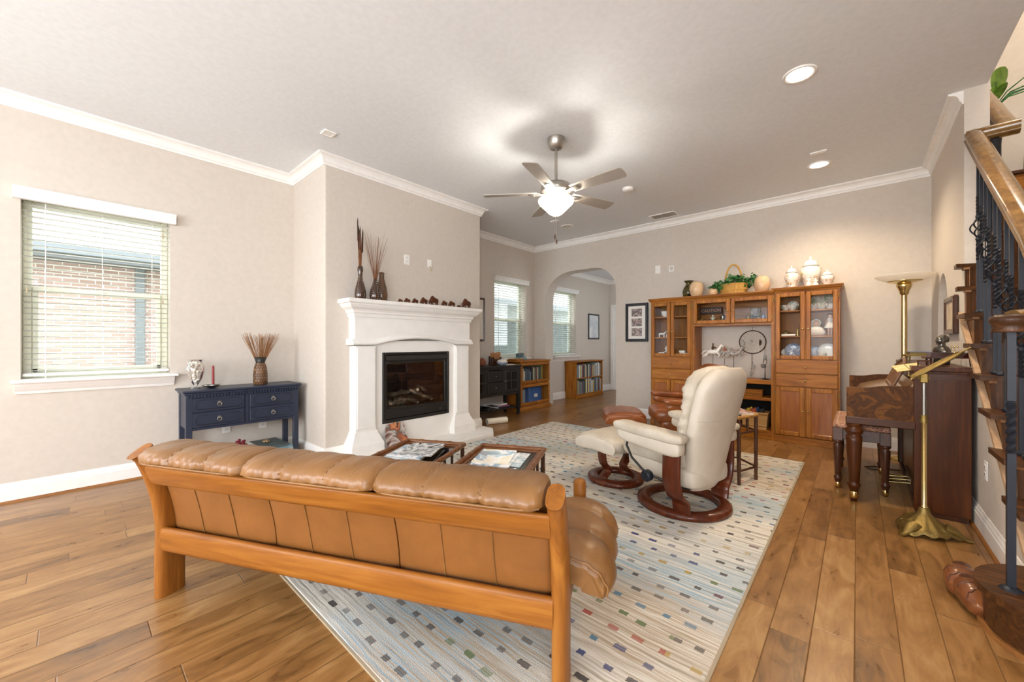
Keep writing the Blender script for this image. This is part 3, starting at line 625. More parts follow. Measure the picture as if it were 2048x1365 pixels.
MB().box(-.02, -iw+.05, .145, -.016, iw-.055, ih-.11).build('glass_front', glass('firebox_glass', (.8, .8, .8), .16), fb)
M['firebrick'] = brick_mat('firebox_brick', '4a3a33', '382b26', '2a2421', 6, .25, .8)
mb = MB(); mb.box(-.095, -.41, .12, -.09, .41, .70); mb.box(-.095, -.425, .12, -.03, -.41, .70); mb.box(-.095, .40, .12, -.03, .415, .70); mb.box(-.095, -.41, .68, -.03, .41, .69); mb.build('firebox_liner', M['firebrick'], fb)
M['ember'] = patterned('ash_bed', ['1a1715', '3b3632', '6b645c'], 60, .95)
MB().box(-.09, -.40, .125, -.03, .38, .165, .01).build('ember_bed', M['ember'], fb)
M['log'] = patterned('ceramic_log', ['3a2f27', '7d6b58', 'b3a48f', '55483c'], 11, .9)
for (y0, z0, y1, z1, r0, x0, x1) in [(-.36, .20, -.16, .205, .045, -.05, -.055), (-.38, .29, .02, .33, .05, -.065, -.05), (-.10, .33, .22, .20, .042, -.045, -.05), (.02, .37, .14, .30, .035, -.06, -.05), (-.22, .25, .02, .18, .038, -.055, -.045)]:
    mb = MB(); pts = [(lerp(x0, x1, i/8), lerp(y0, y1, i/8), lerp(z0, z1, i/8)+.006*math.sin(i*2.1)) for i in range(9)]; mb.tube(pts, [r0*(.55+.1*math.sin(i*1.7)) for i in range(9)], 10, sx=1.3); mb.build('log', M['log'], fb)
MB().box(.0125, .30, .075, .0135, .335, .081).build('maker_plate', M['silver'], fb)

# little bison on the shelf: trunk, hump, head and legs in one body
def bison_mb():
    mb = MB()
    def sec(x, z, ry, rz): return [(x, ry*math.cos(2*PI*j/12), z+rz*math.sin(2*PI*j/12)) for j in range(12)]
    mb.rings([sec(-.50, .52, .03, .04), sec(-.47, .52, .14, .17), sec(-.30, .52, .18, .22), sec(-.05, .55, .18, .24), sec(.15, .62, .20, .32), sec(.28, .60, .20, .34), (sec(.40, .52, .17, .28)), sec(.52, .42, .13, .20), sec(.60, .34, .11, .15), sec(.66, .28, .08, .09), sec(.68, .26, .03, .03)])
    for x, y, rx in ((-.36, .09, .075), (-.36, -.09, .075), (.26, .10, .07), (.26, -.10, .07)):
        mb.tube([(x, y, .45), (x+.02, y, .25), (x-.01, y, .14), (x, y, .0)], [rx*1.4, rx*.9, rx*.6, rx*.75], 8)
    for s in (-1, 1): mb.tube([(.55, s*.10, .44), (.56, s*.17, .47), (.58, s*.17, .54)], [.03, .022, .006], 6)
    mb.tube([(-.49, 0, .60), (-.56, 0, .50), (-.55, 0, .32)], [.03, .02, .025], 6); mb.pillow((.58, 0, .17), (.10, .10, .18), 1, 1, 8, 6)
    return mb
M['bison'] = wood('carved_dark_wood', '2a140b', '6b3a22', 'x', .35, 3)
bb = [(2.392, .058, 1), (2.479, .075, 1), (2.583, .082, 1), (2.703, .108, 1), (2.842, .142, 1), (3.002, .092, 1), (3.115, .098, 1), (3.232, .062, 1), (3.357, .155, 1)]
bl = ['smallest bison figurine at the left end of the row on the mantel', 'second bison from the left, lighter brown, on the mantel', 'dark bison third from the left on the mantel', 'tusk streaked bison left of the big red brown one on mantel', 'largest red brown bison in the middle of the mantel row', 'dark bison just right of the big red brown one', 'brown bison second right of the big red brown one', 'tiny lying bison calf beside the large black bison', 'large blackish bison at the right end of the mantel row']
proto = None
for (y, ln, d), lb in zip(bb, bl):
    if proto is None: proto = solo(bison_mb(), 'bison_figurine', M['bison'], lb, 'figurine', (-3.745, y, 1.617), R(-90), 'carved bison figurines on the mantel'); o = proto
    else: o = dup(proto, (-3.745, y, 1.617), R(-90+8*math.sin(y*40)), lb)
    s_ = ln/1.22*1.0; o.scale = (s_, s_*1.1, s_*(1.05 if 'lying' not in lb else .8))
# three gourd vases with sticks, on the left of the shelf
def sticks(n, base, h, spread, rr, seed, hv=.15, r=.0022):
    rnd = random.Random(seed); mb = MB()
    for i in range(n):
        a = rnd.uniform(0, 2*PI); q = spread*math.sqrt(rnd.uniform(.02, 1)); hh = h*(1-hv*rnd.random()); x, y = q*math.cos(a), q*math.sin(a); b0 = rr*rnd.uniform(.2, .9)
        mb.tube([(b0*math.cos(a), b0*math.sin(a), base), (lerp(b0*math.cos(a), x, .45), lerp(b0*math.sin(a), y, .45), base+hh*.5), (x, y, base+hh)], [r, r*.9, r*.5], 5)
    return mb
M['gourd'] = plain('glossy_dark_gourd', '3a2519', .15, nz=.25, bscale=40, coat=.5)
M['twig'] = wood('brown_twig', '4a2a16', '9a6238', 'z', .6, 3); M['cattail'] = plain('dark_cattail', '2b1a12', .8)
M['dots'] = plain('pale_bead_inlay', 'd8c7a4', .4)
def beads(prof, n=3, c=(0, 0, 0), off=0):
    mb = MB()
    for k in range(n):
        a = 2*PI*k/n+off
        for (r0, z0), (r1, z1) in zip(prof, prof[1:]):
            m_ = max(1, int(math.hypot(r1-r0, z1-z0)/.016))
            for i in range(m_): r_ = lerp(r0, r1, i/m_)+.0005; z_ = lerp(z0, z1, i/m_); mb.ball((r_*math.cos(a), r_*math.sin(a), z_), .0028, 6, 4)
    return mb
t = thing('gourd_vase', 'tall narrow necked dark vase with straight sticks, leftmost on mantel', 'vase', (-3.80, 1.957, 1.617), 0, 'dark bowling pin vases on the mantel')
pr = [(.045, 0), (.052, .02), (.056, .055), (.052, .10), (.040, .15), (.026, .20), (.021, .24), (.024, .28), (.028, .31), (.025, .335), (.019, .345), (.012, .343)]
MB().lathe(pr, 26).build('vase_body', M['gourd'], t); beads(pr[:-2], 5, off=.3).build('bead_lines', M['dots'], t)
sticks(12, .30, .42, .028, .012, 3, .2, .0035).build('sticks', M['twig'], t)
mb = MB()
for x, y, zz in ((-.012, -.022, .81), (.01, -.006, .72), (.006, .024, .70), (-.01, -.012, .73)): mb.tube([(x*.75, y*.75, zz-.22), (x*.9, y*.9, zz-.20), (x, y, zz-.01), (x, y, zz+.03)], [.002, .006, .0055, .001], 6)
mb.build('dark_reed_heads', M['cattail'], t)
t = thing('gourd_vase', 'shorter dark vase with dotted lines and spreading thin twigs', 'vase', (-3.77, 2.105, 1.617), 0, 'dark bowling pin vases on the mantel')
pr = [(.045, 0), (.054, .02), (.058, .06), (.052, .105), (.035, .155), (.022, .20), (.017, .23), (.012, .23)]
MB().lathe(pr, 26).build('vase_body', M['gourd'], t); beads(pr[:-1], 5).build('bead_lines', M['dots'], t)
sticks(34, .20, .50, .125, .012, 5, .35, .0014).build('twigs', M['twig'], t)
t = thing('gourd_vase', 'brown vase standing behind the dotted vase on the mantel', 'vase', (-3.836, 2.217, 1.617), 0, 'dark bowling pin vases on the mantel')
pr = [(.045, 0), (.056, .02), (.062, .07), (.056, .14), (.040, .20), (.028, .25), (.026, .29), (.03, .315), (.022, .32)]
MB().lathe(pr, 26).build('vase_body', plain('glossy_brown_gourd', '5a3d28', .18, nz=.2, coat=.5), t)
# wall plates over the mantel
def plate(name, loc, rz, lb, cat, kind='outlet', sx=.072, sz=.115):
    t = thing(name, lb, cat, loc, rz)
    MB().box(-sx/2, -.006, -sz/2, sx/2, 0, sz/2, .003).build('cover_plate', M['white'], t)
    if kind == 'outlet':
        mb = MB()
        for z in (-.022, .022): mb.pillow((0, -.006, z), (.034, .005, .030), .3, .6, 16, 6)
        mb.build('receptacles', M['white'], t)
        mb = MB()
        for z in (-.022, .022):
            for x in (-.006, .006): mb.box(x-.001, -.0095, z-.004, x+.001, -.008, z+.005)
        mb.build('slots', M['black'], t)
    return t
plate('wall_outlet', (XC+.001, 2.57, 2.14), R(90), 'white outlet plate high on the chimney above the mantel', 'outlet')
t = plate('cable_plate', (XC+.001, 2.888, 2.143), R(90), 'white plate with dangling cable stub above the mantel', 'wall plate', 'x', .062, .095)
MB().tube([(.002, -.006, -.035), (.004, -.02, -.04), (.01, -.022, -.06), (.018, -.018, -.09)], .004, 6).build('cable_stub', M['tassel'], t)
# printed slab leaning on its stand on the hearth
t = thing('picture_stone', 'orange and grey printed slate leaning on a stand before the fireplace', 'picture', (-3.70, 2.335, .052), R(90))
M['slate'] = patterned('sunset_print', ['2b2523', '6d4a42', 'c9c0bb', '5b514d', 'a3563a', 'cf8a5c', '3a302d'], 5, .35)
mb = MB().at((0, .0, .012), 0, R(-20)); mb.prism([(-.12, .0), (-.05, -.004), (.04, .0), (.125, .004), (.13, .06), (.125, .15), (.115, .25), (.0, .26), (-.10, .245), (-.13, .12)], 'y', -.005, .005); mb.build('slate', M['slate'], t)
mb = MB()
for x in (-.05, .05): mb.tube([(x, -.05, .012), (x, -.045, .004), (x, .02, .004), (x, .10, .10)], .003, 6); mb.torus((x, -.05, .016), .008, .002, 12, 5, axis='x')
mb.build('easel', M['iron'], t)

# ================================================================== navy console left of the chimney
nv = thing('console_table', 'navy blue console table with four drawers by the left wall', 'console table', (-4.30, 1.10, 0), R(90))
# local: x along the wall (world +y), y towards the wall (world -x)
W2, D = .45, .335; TZ = .765
MB().box(-W2-.025, -.02, TZ-.022, W2+.025, D+.01, TZ, .006).build('top', M['navy'], nv)
mb = MB(); mb.box(-W2-.01, -.008, TZ-.04, W2+.01, D, TZ-.022, .003)
for i in range(38):
    x = -W2+.012+(2*W2-.024)*i/37; mb.box(x-.007, -.012, TZ-.066, x+.007, 0, TZ-.04)
mb.build('dentil_moulding', M['navy'], nv)
mb = MB(); mb.box(-W2+.04, .012, .425, W2-.04, D-.02, TZ-.04); mb.box(-W2+.04, .004, TZ-.07, W2-.04, .02, TZ-.04); mb.box(-W2+.03, .004, .415, W2-.03, .03, .435); mb.box(-.012, .003, .43, .012, .02, TZ-.06); mb.box(-W2+.006, .02, .43, -W2+.05, D-.02, TZ-.04); mb.box(W2-.05, .02, .43, W2-.006, D-.02, TZ-.04); mb.build('case', M['navy'], nv)
for sx in (-1, 1):
    for y0, y1 in ((0, .045), (D-.045, D)): MB().box(sx*W2, y0, 0, sx*(W2-.045), y1, TZ-.04, .003).build('leg', M['navy'], nv)
for cx in (-.215, .215):
    for z0 in (.438, .572):
        d = MB().box(cx-.193, .0, z0, cx+.193, .014, z0+.126, .004).build('drawer', M['navy'], nv)
        c = .018; x0, x1, a, b = cx-.165, cx+.165, z0+.022, z0+.104
        o1 = [(x0+c, a), (x1-c, a), (x1, a+c), (x1, b-c), (x1-c, b), (x0+c, b), (x0, b-c), (x0, a+c)]
        MB().tube([(x, -.0005, z) for x, z in o1], .0035, 5, True).build('panel_bead', M['navydark'], d)
        mb = MB(); mb.cyl((cx, 0, z0+.075), (cx, -.012, z0+.075), .012, n=14); mb.torus((cx, -.013, z0+.062), .016, .0032, 20, 6, axis='y'); mb.build('ring_pull', M['nickel'], d)
MB().box(-W2+.02, .01, .075, W2-.02, D-.01, .10, .004).build('lower_shelf', M['navy'], nv)
# on top of it
def wd(x, y, z): return (-4.30-y, 1.10+x, z)     # console local -> world
t = thing('shell_vase', 'clear glass urn filled with seashells on the navy console', 'vase', wd(-.355, .17, TZ))
pr = [(.035, 0), (.038, .006), (.02, .018), (.014, .03), (.022, .045), (.045, .085), (.066, .15), (.068, .19), (.055, .225), (.044, .24), (.052, .256), (.06, .262)]
MB().lathe(pr, 30).build('glass_urn', glass('urn_glass', (.96, .97, .97), .12), t)
M['shell'] = patterned('seashell', ['8d8072', 'd9cfc0', 'f0ece4', 'c9a58d', 'efe9df'], 26, .35)
rnd = random.Random(4); k = 0
for i in range(64):
    z = rnd.uniform(.055, .245); rr = .80*min(1, (z-.03)/.11)*.052 if z < .15 else .046; a = rnd.uniform(0, 2*PI); q = rr*math.sqrt(rnd.random())*1.15
    rr2 = rnd.uniform(.010, .019)
    mb = MB().at((q*math.cos(a), q*math.sin(a), z), rnd.uniform(0, 6), rnd.uniform(0, 3), rnd.uniform(0, 3)); mb.lathe([(.001, -rr2), (rr2*.7, -rr2*.5), (rr2, 0), (rr2*.6, rr2*.4), (.001, rr2*.5)], 10, flute=.1, k=5, sy=.8)
    o = mb.build('seashell', M['shell']); o.location = t.location
    tag(o, 'seashell piled inside the glass urn on the navy console', 'seashell', 'seashells inside the glass urn')
t = thing('candle_dish', 'pewter leaf dish holding a red candle on the navy console', 'candle holder', wd(-.245, .14, TZ))
MB().lathe([(.02, 0), (.03, .004), (.055, .012), (.078, .026), (.08, .029), (.055, .017), (.02, .009)], 28, flute=.05, k=7, sy=.85).build('dish', M['silver'], t)
MB().lathe([(.012, .008), (.028, .012), (.03, .034), (.022, .036), (.014, .03)], 18, (.01, .01, 0)).build('candle_cup', M['silver'], t)
mb = MB(); mb.ball((.01, -.045, .028), .013); mb.ball((.025, -.04, .025), .010); mb.ball((-.01, -.05, .025), .011); mb.build('cast_fruit', M['silver'], t)
t2 = thing('taper_candle', 'dark red taper candle standing in the pewter dish', 'candle', (t.location.x+.01, t.location.y+.01, TZ+.032))
MB().cyl((0, 0, 0), (0, 0, .165), .0105, .0095, 16).lathe([(.0095, .165), (.004, .172)], 16).build('wax', plain('dark_red_wax', '8a1f27', .35), t2)
MB().cyl((0, 0, .168), (0, 0, .180), .001, n=5).build('wick', M['black'], t2)
t = thing('bamboo_vase', 'brown woven vase with black collar and fan of dried stalks', 'vase', wd(.155, .17, TZ))
pr = [(.055, 0), (.062, .01), (.062, .05), (.063, .08), (.060, .13), (.054, .17), (.046, .20), (.040, .215)]
M['woven'] = brick_mat('burnt_bamboo_weave', '64442a', '85603c', '2f1d10', 11, .30, .22, .5)
MB().lathe(pr, 36, flute=.02, k=12).build('vase_body', M['woven'], t)
MB().lathe([(.039, .214), (.039, .22), (.056, .272), (.05, .272), (.03, .225)], 30).build('collar', M['black'], t)
mb = MB(); rnd = random.Random(9)
for i in range(120):
    u = rnd.uniform(-1, 1); v = rnd.uniform(-1, 1)*.6; b = .035; hh = rnd.uniform(.46, .52)
    mb.tube([(b*v, b*u, .235), (.045*v+b*v*.3, .16*u+.0, .235+hh-.235-.0)], [.0016, .0012], 4)
mb.build('dried_stalks', wood('dried_stalk', '6b4226', 'b98a5c', 'z', .7, 3), t)
# on the lower shelf
def book(name, loc, rz, sx, sy, sz, col, lb, cat='book', grp=None):
    t = thing(name, lb, cat, loc, rz, grp); m_ = col if not isinstance(col, str) else plain('cover_'+col, col, .45)
    mb = MB(); e = .004; mb.box(-sx/2, -sy/2, 0, sx/2, sy/2, .0022); mb.box(-sx/2, -sy/2, sz-.0022, sx/2, sy/2, sz); mb.box(-sx/2, -sy/2, 0, sx/2, -sy/2+.0025, sz); mb.build('cover', m_, t)
    MB().box(-sx/2+e, -sy/2+.002, .0022, sx/2-e, sy/2-e, sz-.0022).build('pages', M['paper'], t); return t
bz = .10
book('coffee_table_book', wd(.30, .13, bz), R(2), .24, .31, .022, 'cfd3d4', 'pale book at the bottom of the pile under the navy console', grp='books under the navy console')
book('coffee_table_book', wd(.25, .14, bz+.022), R(96), .25, .32, .028, '7fa6b5', 'light blue book in the pile under the navy console', grp='books under the navy console')
book('coffee_table_book', wd(.22, .14, bz+.05), R(92), .24, .34, .03, '4b5a5c', 'dark green grey book on top of the pile under the navy console', grp='books under the navy console')
mb = MB(); rnd = random.Random(2)
for i in range(7): a = 2*PI*i/7; mb.pillow((.022*math.cos(a), .022*math.sin(a), .012), (.04, .022, .018), 1, 1, 10, 6)
mb.ball((0, 0, .014), .014); o = solo(mb, 'dried_pod', plain('dried_pod_tan', 'a98c66', .6, nz=.15), 'tan dried seed pod lying on the top book under the navy console', 'ornament', wd(.20, .15, bz+.08))
M['redflower'] = plain('dried_red_flower', '7d2530', .9, nz=.25)
def tuft(loc, rx, ry, rz_, n, seed, lb):
    rnd = random.Random(seed); mb = MB()
    for i in range(n):
        a = rnd.uniform(0, 2*PI); b = math.asin(rnd.uniform(-.2, 1)); q = rnd.uniform(.6, 1)
        c = (rx*q*math.cos(b)*math.cos(a), ry*q*math.cos(b)*math.sin(a), rz_*(.32+q*.75*math.sin(b))); mb.ball(c, rnd.uniform(.008, .014), 6, 4)
    mb.pillow((0, 0, rz_*.45), (rx*1.5, ry*1.5, rz_*.86), 1, 1, 12, 8)
    return solo(mb, 'dried_flower_bunch', M['redflower'], lb, 'dried flowers', loc, group='red dried flowers under the navy console')
tuft(wd(-.36, .13, bz), .06, .08, .10, 120, 1, 'red dried flower bunch at the left end under the navy console')
tuft(wd(-.03, .12, bz), .07, .08, .14, 150, 2, 'taller red dried flower bunch beside the book pile under navy console')
plate('wall_outlet', (XL+.001, 1.02, .343), R(90), 'left white outlet on the wall under the navy console', 'outlet')
plate('wall_outlet', (XL+.001, 1.337, .34), R(90), 'right white outlet on the wall under the navy console', 'outlet')
# ================================================================== rug
RX0, RX1, RY0, RY1 = -3.40, -.385, .70, 4.77
rug = thing('area_rug', 'cream striped area rug with rows of small coloured blocks', 'rug', ((RX0+RX1)/2, (RY0+RY1)/2, 0))
hx_, hy_ = (RX1-RX0)/2, (RY1-RY0)/2
MB().box(-hx_+.012, -hy_+.012, 0, hx_-.012, hy_-.012, .010, .003).build('pile', M['rug'], rug)
M['bind'] = plain('rug_binding', 'a3937a', .9, nz=.06)
mb = MB()
for a, b in (((-hx_, -hy_), (hx_, -hy_)), ((hx_, -hy_), (hx_, hy_)), ((hx_, hy_), (-hx_, hy_)), ((-hx_, hy_), (-hx_, -hy_))): mb.box(min(a[0], b[0])-.0, min(a[1], b[1]), 0, max(a[0], b[0])+(.0 if a[0] != b[0] else .013*(1 if a[0] < 0 else -1)), max(a[1], b[1])+(.0 if a[1] != b[1] else .013*(1 if a[1] < 0 else -1)), .008, .002)
mb.build('bound_edge', M['bind'], rug)
RZ = .010

# ================================================================== sofa, seen from behind
SA = R(25.54)
sofa = thing('sofa', 'three seat caramel leather sofa with oak coloured wood frame seen from behind', 'sofa', (-2.445, .312, 0), SA)
SL = 1.865      # x along the back, y forward; rear posts at x=0 and x=SL
def lean(z): return 0 if z < .26 else -.52*(z-.26)**1.85   # post centre y at height z
for x in (0, SL):
    n = 22; rs = []
    for i in range(n+1):
        z = .715*i/n; y = lean(z)*1.0; d = .060 if z < .2 else lerp(.060, .042, min(1, (z-.2)/.4)); wx = .030
        top = max(0, (z-.62)/.095)
        ring = []
        for j in range(20):
            a = 2*PI*j/20; cx_ = math.copysign(abs(math.cos(a))**.7, math.cos(a)); sy_ = math.copysign(abs(math.sin(a))**.7, math.sin(a))
            zz = z
            if i == n: zz = z+.026*sy_-.018      # slanted, oval cut at the top
            elif i > n-4: zz = min(z, .697+.026*sy_-.004*(n-i))
            ring.append((x+wx*cx_, y+d*sy_, zz))
        rs.append(ring)
    MB().rings(rs).build('rear_post', M['teak_z'], sofa)
def railbar(name, z0, z1, t, y_of, mat=M['teak_x']):
    n = 16; rs = []
    zc, hz = (z0+z1)/2, (z1-z0)/2; yc = y_of(zc)
    sl = (y_of(zc+.02)-y_of(zc-.02))/.04
    for x in (-.0+.02, SL-.02): rs.append([(x, yc+math.copysign(abs(math.cos(2*PI*j/n))**.6, math.cos(2*PI*j/n))*t/2+sl*math.copysign(abs(math.sin(2*PI*j/n))**.6, math.sin(2*PI*j/n))*hz, zc+math.copysign(abs(math.sin(2*PI*j/n))**.6, math.sin(2*PI*j/n))*hz) for j in range(n)])
    MB().rings(rs).build(name, mat, sofa)
railbar('top_rail', .535, .632, .036, lambda z: lean(z)-.022)
railbar('bottom_rail', .215, .325, .036, lambda z: lean(z)-.036)
# leather backs between the rails: three panels with two seams each
for k in range(3):
    x0 = .033+k*.602; x1 = x0+.596; mb = MB()
    for q in range(3):
        a = lerp(x0, x1, q/3); b = lerp(x0, x1, (q+1)/3); rs = []; nx = 8
        for i in range(nx+1):
            f = i/nx; x = lerp(a, b, f); F_ = (q+f)/3; bul = .013*(1-(2*F_-1)**10)-.0028*(2*f-1)**12; ring = []
            for zz in [.30+.28*j/8 for j in range(9)]:
                ring.append((x, lean(zz)+.005-bul*(1-abs((zz-.44)/.16)**4*.7), zz))
            ring += [(x, lean(zz)+.06, zz) for zz in (.58, .30)]
            rs.append(ring)
        mb.rings(rs)
    bk = mb.build('back_cushion', M['tanflat'], sofa)
    for q in (1, 2): x = lerp(x0, x1, q/3); MB().tube([(x-.005*math.sin((zz-.3)*11), lean(zz)+.0045-.0123*(1-abs((zz-.44)/.16)**4*.7), zz) for zz in [.31+.25*j/10 for j in range(11)]], .0019, 6).build('seam', M['tan'], bk)
# head rolls hanging over the top rail
def headroll(x0, x1, seed):
    mb = MB(); nx = 60; ns = 30; rs = []; rnd = random.Random(seed); ph = [rnd.uniform(0, 6) for _ in range(6)]
    for i in range(nx+1):
        f = i/nx; e = min(1, min(f, 1-f)/.07); e = math.sqrt(max(0, 1-(1-e)**2)); lobe = abs(math.sin(3*PI*f))**.4
        ring = []
        for j in range(ns):
            a = 2*PI*j/ns; c = math.cos(a); s_ = math.sin(a)
            k = (.72+.28*e)*(.90+.10*lobe)
            sd_ = min(abs(f), abs(f-1/3), abs(f-2/3), abs(f-1))*.6; g_ = (f*3) % 1
            wr = .0042*math.exp(-sd_/.032)*math.sin(a*15+ph[3]+3*math.sin(a*2))*max(.15, -c*.7+.3)+.0052*math.sin(f*88+ph[0]+(g_-.5)*6*s_)*math.exp(-((s_+.1)/.45)**2)*max(0, -c)*(1-.5*math.sin(PI*g_))+.0015*math.sin(f*31+2*a+ph[4])
            y = .118*math.copysign(abs(c)**.8, c)*k+wr*c; z = (.054 if s_ > 0 else .028)*math.copysign(abs(s_)**.8, s_)*k+wr*s_
            ring.append((lerp(x0, x1, f), -.068+y, .680+z+.10*y*.35))
        rs.append(ring)
    mb.rings(rs); o = mb.build('head_roll', M['tan'], sofa)
    mb = MB(); mb.tube([(lerp(x0+.008, x1-.008, i/20), -.068-.119*(1-.25*(abs(i/10-1))**10), .668) for i in range(21)], .0045, 6); mb.build('piping', M['tan'], o)
    for q in (1/3, 2/3):
        mb = MB()
        for i in range(22):
            a = R(20+150*i/21); x = lerp(x0, x1, q)+.0035*(-1)**i
            y = .118*math.copysign(abs(math.cos(a))**.8, math.cos(a))*.905; z = .054*abs(math.sin(a))**.8*.905
            mb.ball((x, -.068+y, .680+z+.035*y), (.0034, .0026, .0026), 6, 4)
        mb.build('stitching', M['tan'], o)
headroll(.062, .638, 1); headroll(.633, 1.232, 2); headroll(1.227, 1.828, 3)
# front cushions, seat, arms and front frame
def quilt(name, c, sz, rx, lobes, mat, axis=0, seed=0, parent=sofa):
    def fn(p):
        t_ = (p.x if axis == 0 else p.y); k = .90+.10*abs(math.cos(t_*PI/2*lobes + (PI/2 if lobes % 2 == 0 else 0)))**.5
        return (p.x, p.y, p.z*k+.012*math.sin(9*p.x+seed)*math.sin(7*p.y))
    mb = MB(); mb.pillow((0, 0, 0), sz, .45, .35, 48, 20, fn); o = mb.build(name, mat, parent); o.location = c; o.rotation_euler = (rx, 0, 0); return o
for k in range(3):
    quilt('front_back_cushion', (.333+k*.602, .085, .505), (.60, .38, .12), R(112), 3, M['tan'], 0, k)
    quilt('seat_cushion', (.333+k*.602, .36, .345), (.60, .56, .15), R(4), 3, M['tan'], 0, k+4)
for x in (0, SL):
    rs = []
    for z, r_ in ((RZ, .030), (.50, .030), (.512, .026), (.518, .012)): rs.append([(x+r_*1.0*math.cos(2*PI*j/20), .585+r_*1.15*math.sin(2*PI*j/20), z) for j in range(20)])
    MB().rings(rs).build('front_post', M['teak_z'], sofa)
    MB().tube([(x, .02, .24), (x, .57, .24)], .045, 12, sx=.4, up=(0, 0, 1)).build('side_rail', M['teak_y'], sofa)
    MB().tube([(x, -.02, .37), (x, .57, .37)], .022, 12, up=(0, 0, 1)).build('arm_rail', M['teak_y'], sofa)
    s_ = 1 if x > 1 else -1
    # arm cushion draped over the arm rail: three puffs one below the other on the outside
    pth = [(-.065, .36), (-.065, .385), (-.04, .405), (.0, .412), (.045, .410), (.085, .397), (.115, .372), (.130, .342), (.128, .315)]
    sm = []
    for i in range(len(pth)-1):
        p0, p1, p2, p3 = pth[max(i-1, 0)], pth[i], pth[i+1], pth[min(i+2, len(pth)-1)]
        for q in (0, .25, .5, .75): sm.append(tuple(.5*(2*b+(c-a_)*q+(2*a_-5*b+4*c-d)*q*q+(-a_+3*b-3*c+d)*q**3) for a_, b, c, d in zip(p0, p1, p2, p3)))
    sm.append(pth[-1]); m_ = len(sm); ny = 30; outer = []; inner = []; mb = MB(); rs = []
    def armpt(i, f, side):
        u = i/(m_-1); p = Vector((sm[i][0], sm[i][1])); t_ = Vector(sm[min(i+1, m_-1)])-Vector(sm[max(i-1, 0)]); t_.normalize(); nn = Vector((-t_.y, t_.x))
        e = min(1, min(f, 1-f)/.24); e = math.sqrt(max(0, 1-(1-e)**2)); ue = min(1, min(u, 1-u)/.10); ue = math.sqrt(max(0, 1-(1-ue)**2))
        lobe = abs(math.sin(3*PI*f))**.4; th = (.024+.030*lobe)*ue*(.42+.58*e)*(1 if side > 0 else .8)
        wr = .0032*math.sin(u*46+3*f)*(1-e*.9*lobe)*ue
        q = p+nn*(side*th+wr)
        if side < 0: q = q.lerp(Vector((.045, .335)), .72)
        return (x+s_*q.x, lerp(.035, .575, f)+(.012 if f < .5 else -.012)*(1-ue), q.y-.02*(1-e))
    for j in range(ny+1): rs.append([armpt(i, j/ny, 1) for i in range(m_)]+[armpt(i, j/ny, -1) for i in range(m_-1, -1, -1)])
    o = MB().rings(rs).build('arm_cushion', M['tan'], sofa)
    mb = MB(); mb.tube([tuple(Vector(armpt(i, .012, 1))+Vector((s_*.002, -.004, 0))) for i in range(12, m_-2)], .0042, 6); mb.build('piping', M['tan'], o)
    for f_ in (1/3, 2/3):
        mb = MB()
        for k in range(14): mb.ball(tuple(Vector(armpt(m_//2+k, f_+.006*(-1)**k, 1))), .0028, 6, 4)
        mb.build('stitching', M['tan'], o)
MB().tube([(.02, .585, .25), (SL-.02, .585, .25)], .05, 12, sx=.4, up=(0, 0, 1)).build('front_rail', M['teak_x'], sofa)
MB().box(.03, .0, .265, SL-.03, .57, .285).build('seat_deck', M['darkwood_x'], sofa)

# ================================================================== bamboo coffee tables
def nodes(mb, p0, p1, r, k=4, seed=0):
    p0, p1 = Vector(p0), Vector(p1); n = k*6; pts = []; rr = []
    for i in range(n+1):
        f = i/n; q = (f*k) % 1; pts.append(p0.lerp(p1, f)); rr.append(r*(1.16 if i % 6 == 0 and 0 < i < n else .95+.03*(abs(q-.5)*2)))
    return mb.tube(pts, rr, 10)
def coffee_table(loc, lb):
    t = thing('coffee_table', lb, 'coffee table', loc, R(26), 'bamboo coffee tables before the sofa'); a, b, z = .235, .26, .40
    for p0, p1 in (((-a, -b, z), (a, -b, z)), ((-a, b, z), (a, b, z)), ((-a, -b, z), (-a, b, z)), ((a, -b, z), (a, b, z))): nodes(MB(), p0, p1, .017, 4).build('edge_rail', M['bamboo'], t)
    mb = MB(); w_ = .048
    for q in ((-a, -b, a, -b+w_), (-a, b-w_, a, b), (-a, -b+w_, -a+w_, b-w_), (a-w_, -b+w_, a, b-w_)): mb.box(q[0]+.008, q[1]+(.008 if q[1] == -b else 0), z-.02, q[2]-.008, q[3]-(.008 if q[3] == b else 0), z-.004, .002)
    mb.build('frame', M['bamboo'], t)
    MB().box(-a+w_-.004, -b+w_-.004, z-.016, a-w_+.004, b-w_+.004, z-.009).build('glass_top', M['tabglass'], t)
    for sx in (-1, 1):
        for sy in (-1, 1):
            nodes(MB(), (sx*(a-.01), sy*(b-.01), 0), (sx*(a-.01), sy*(b-.01), z-.01), .016, 3).build('leg', M['bamboo_dark'], t)
    for sx in (-1, 1):
        for q in (-.06, .06): nodes(MB(), (sx*(a-.01), q, .10), (sx*(a-.01), q, z-.015), .010, 3).build('spindle', M['bamboo_dark'], t)
        nodes(MB(), (sx*(a-.01), -b, .10), (sx*(a-.01), b, .10), .011, 3).build('stretcher', M['bamboo_dark'], t)
    for sy in (-1, 1):
        nodes(MB(), (-a, sy*(b-.01), .10), (a, sy*(b-.01), .10), .011, 3).build('stretcher', M['bamboo_dark'], t)
    return t
M['tabglass'] = glass('table_glass', (.62, .58, .52), .16)
ct1 = coffee_table((-2.322, 1.632, RZ), 'bamboo framed glass coffee table nearer the fireplace with black and white magazines')
ct2 = coffee_table((-1.783, 1.920, RZ), 'bamboo framed glass coffee table nearer the cream recliner')
def tl(t, x, y, z):
    a = R(26); return (t.location.x+x*math.cos(a)-y*math.sin(a), t.location.y+x*math.sin(a)+y*math.cos(a), t.location.z+z)
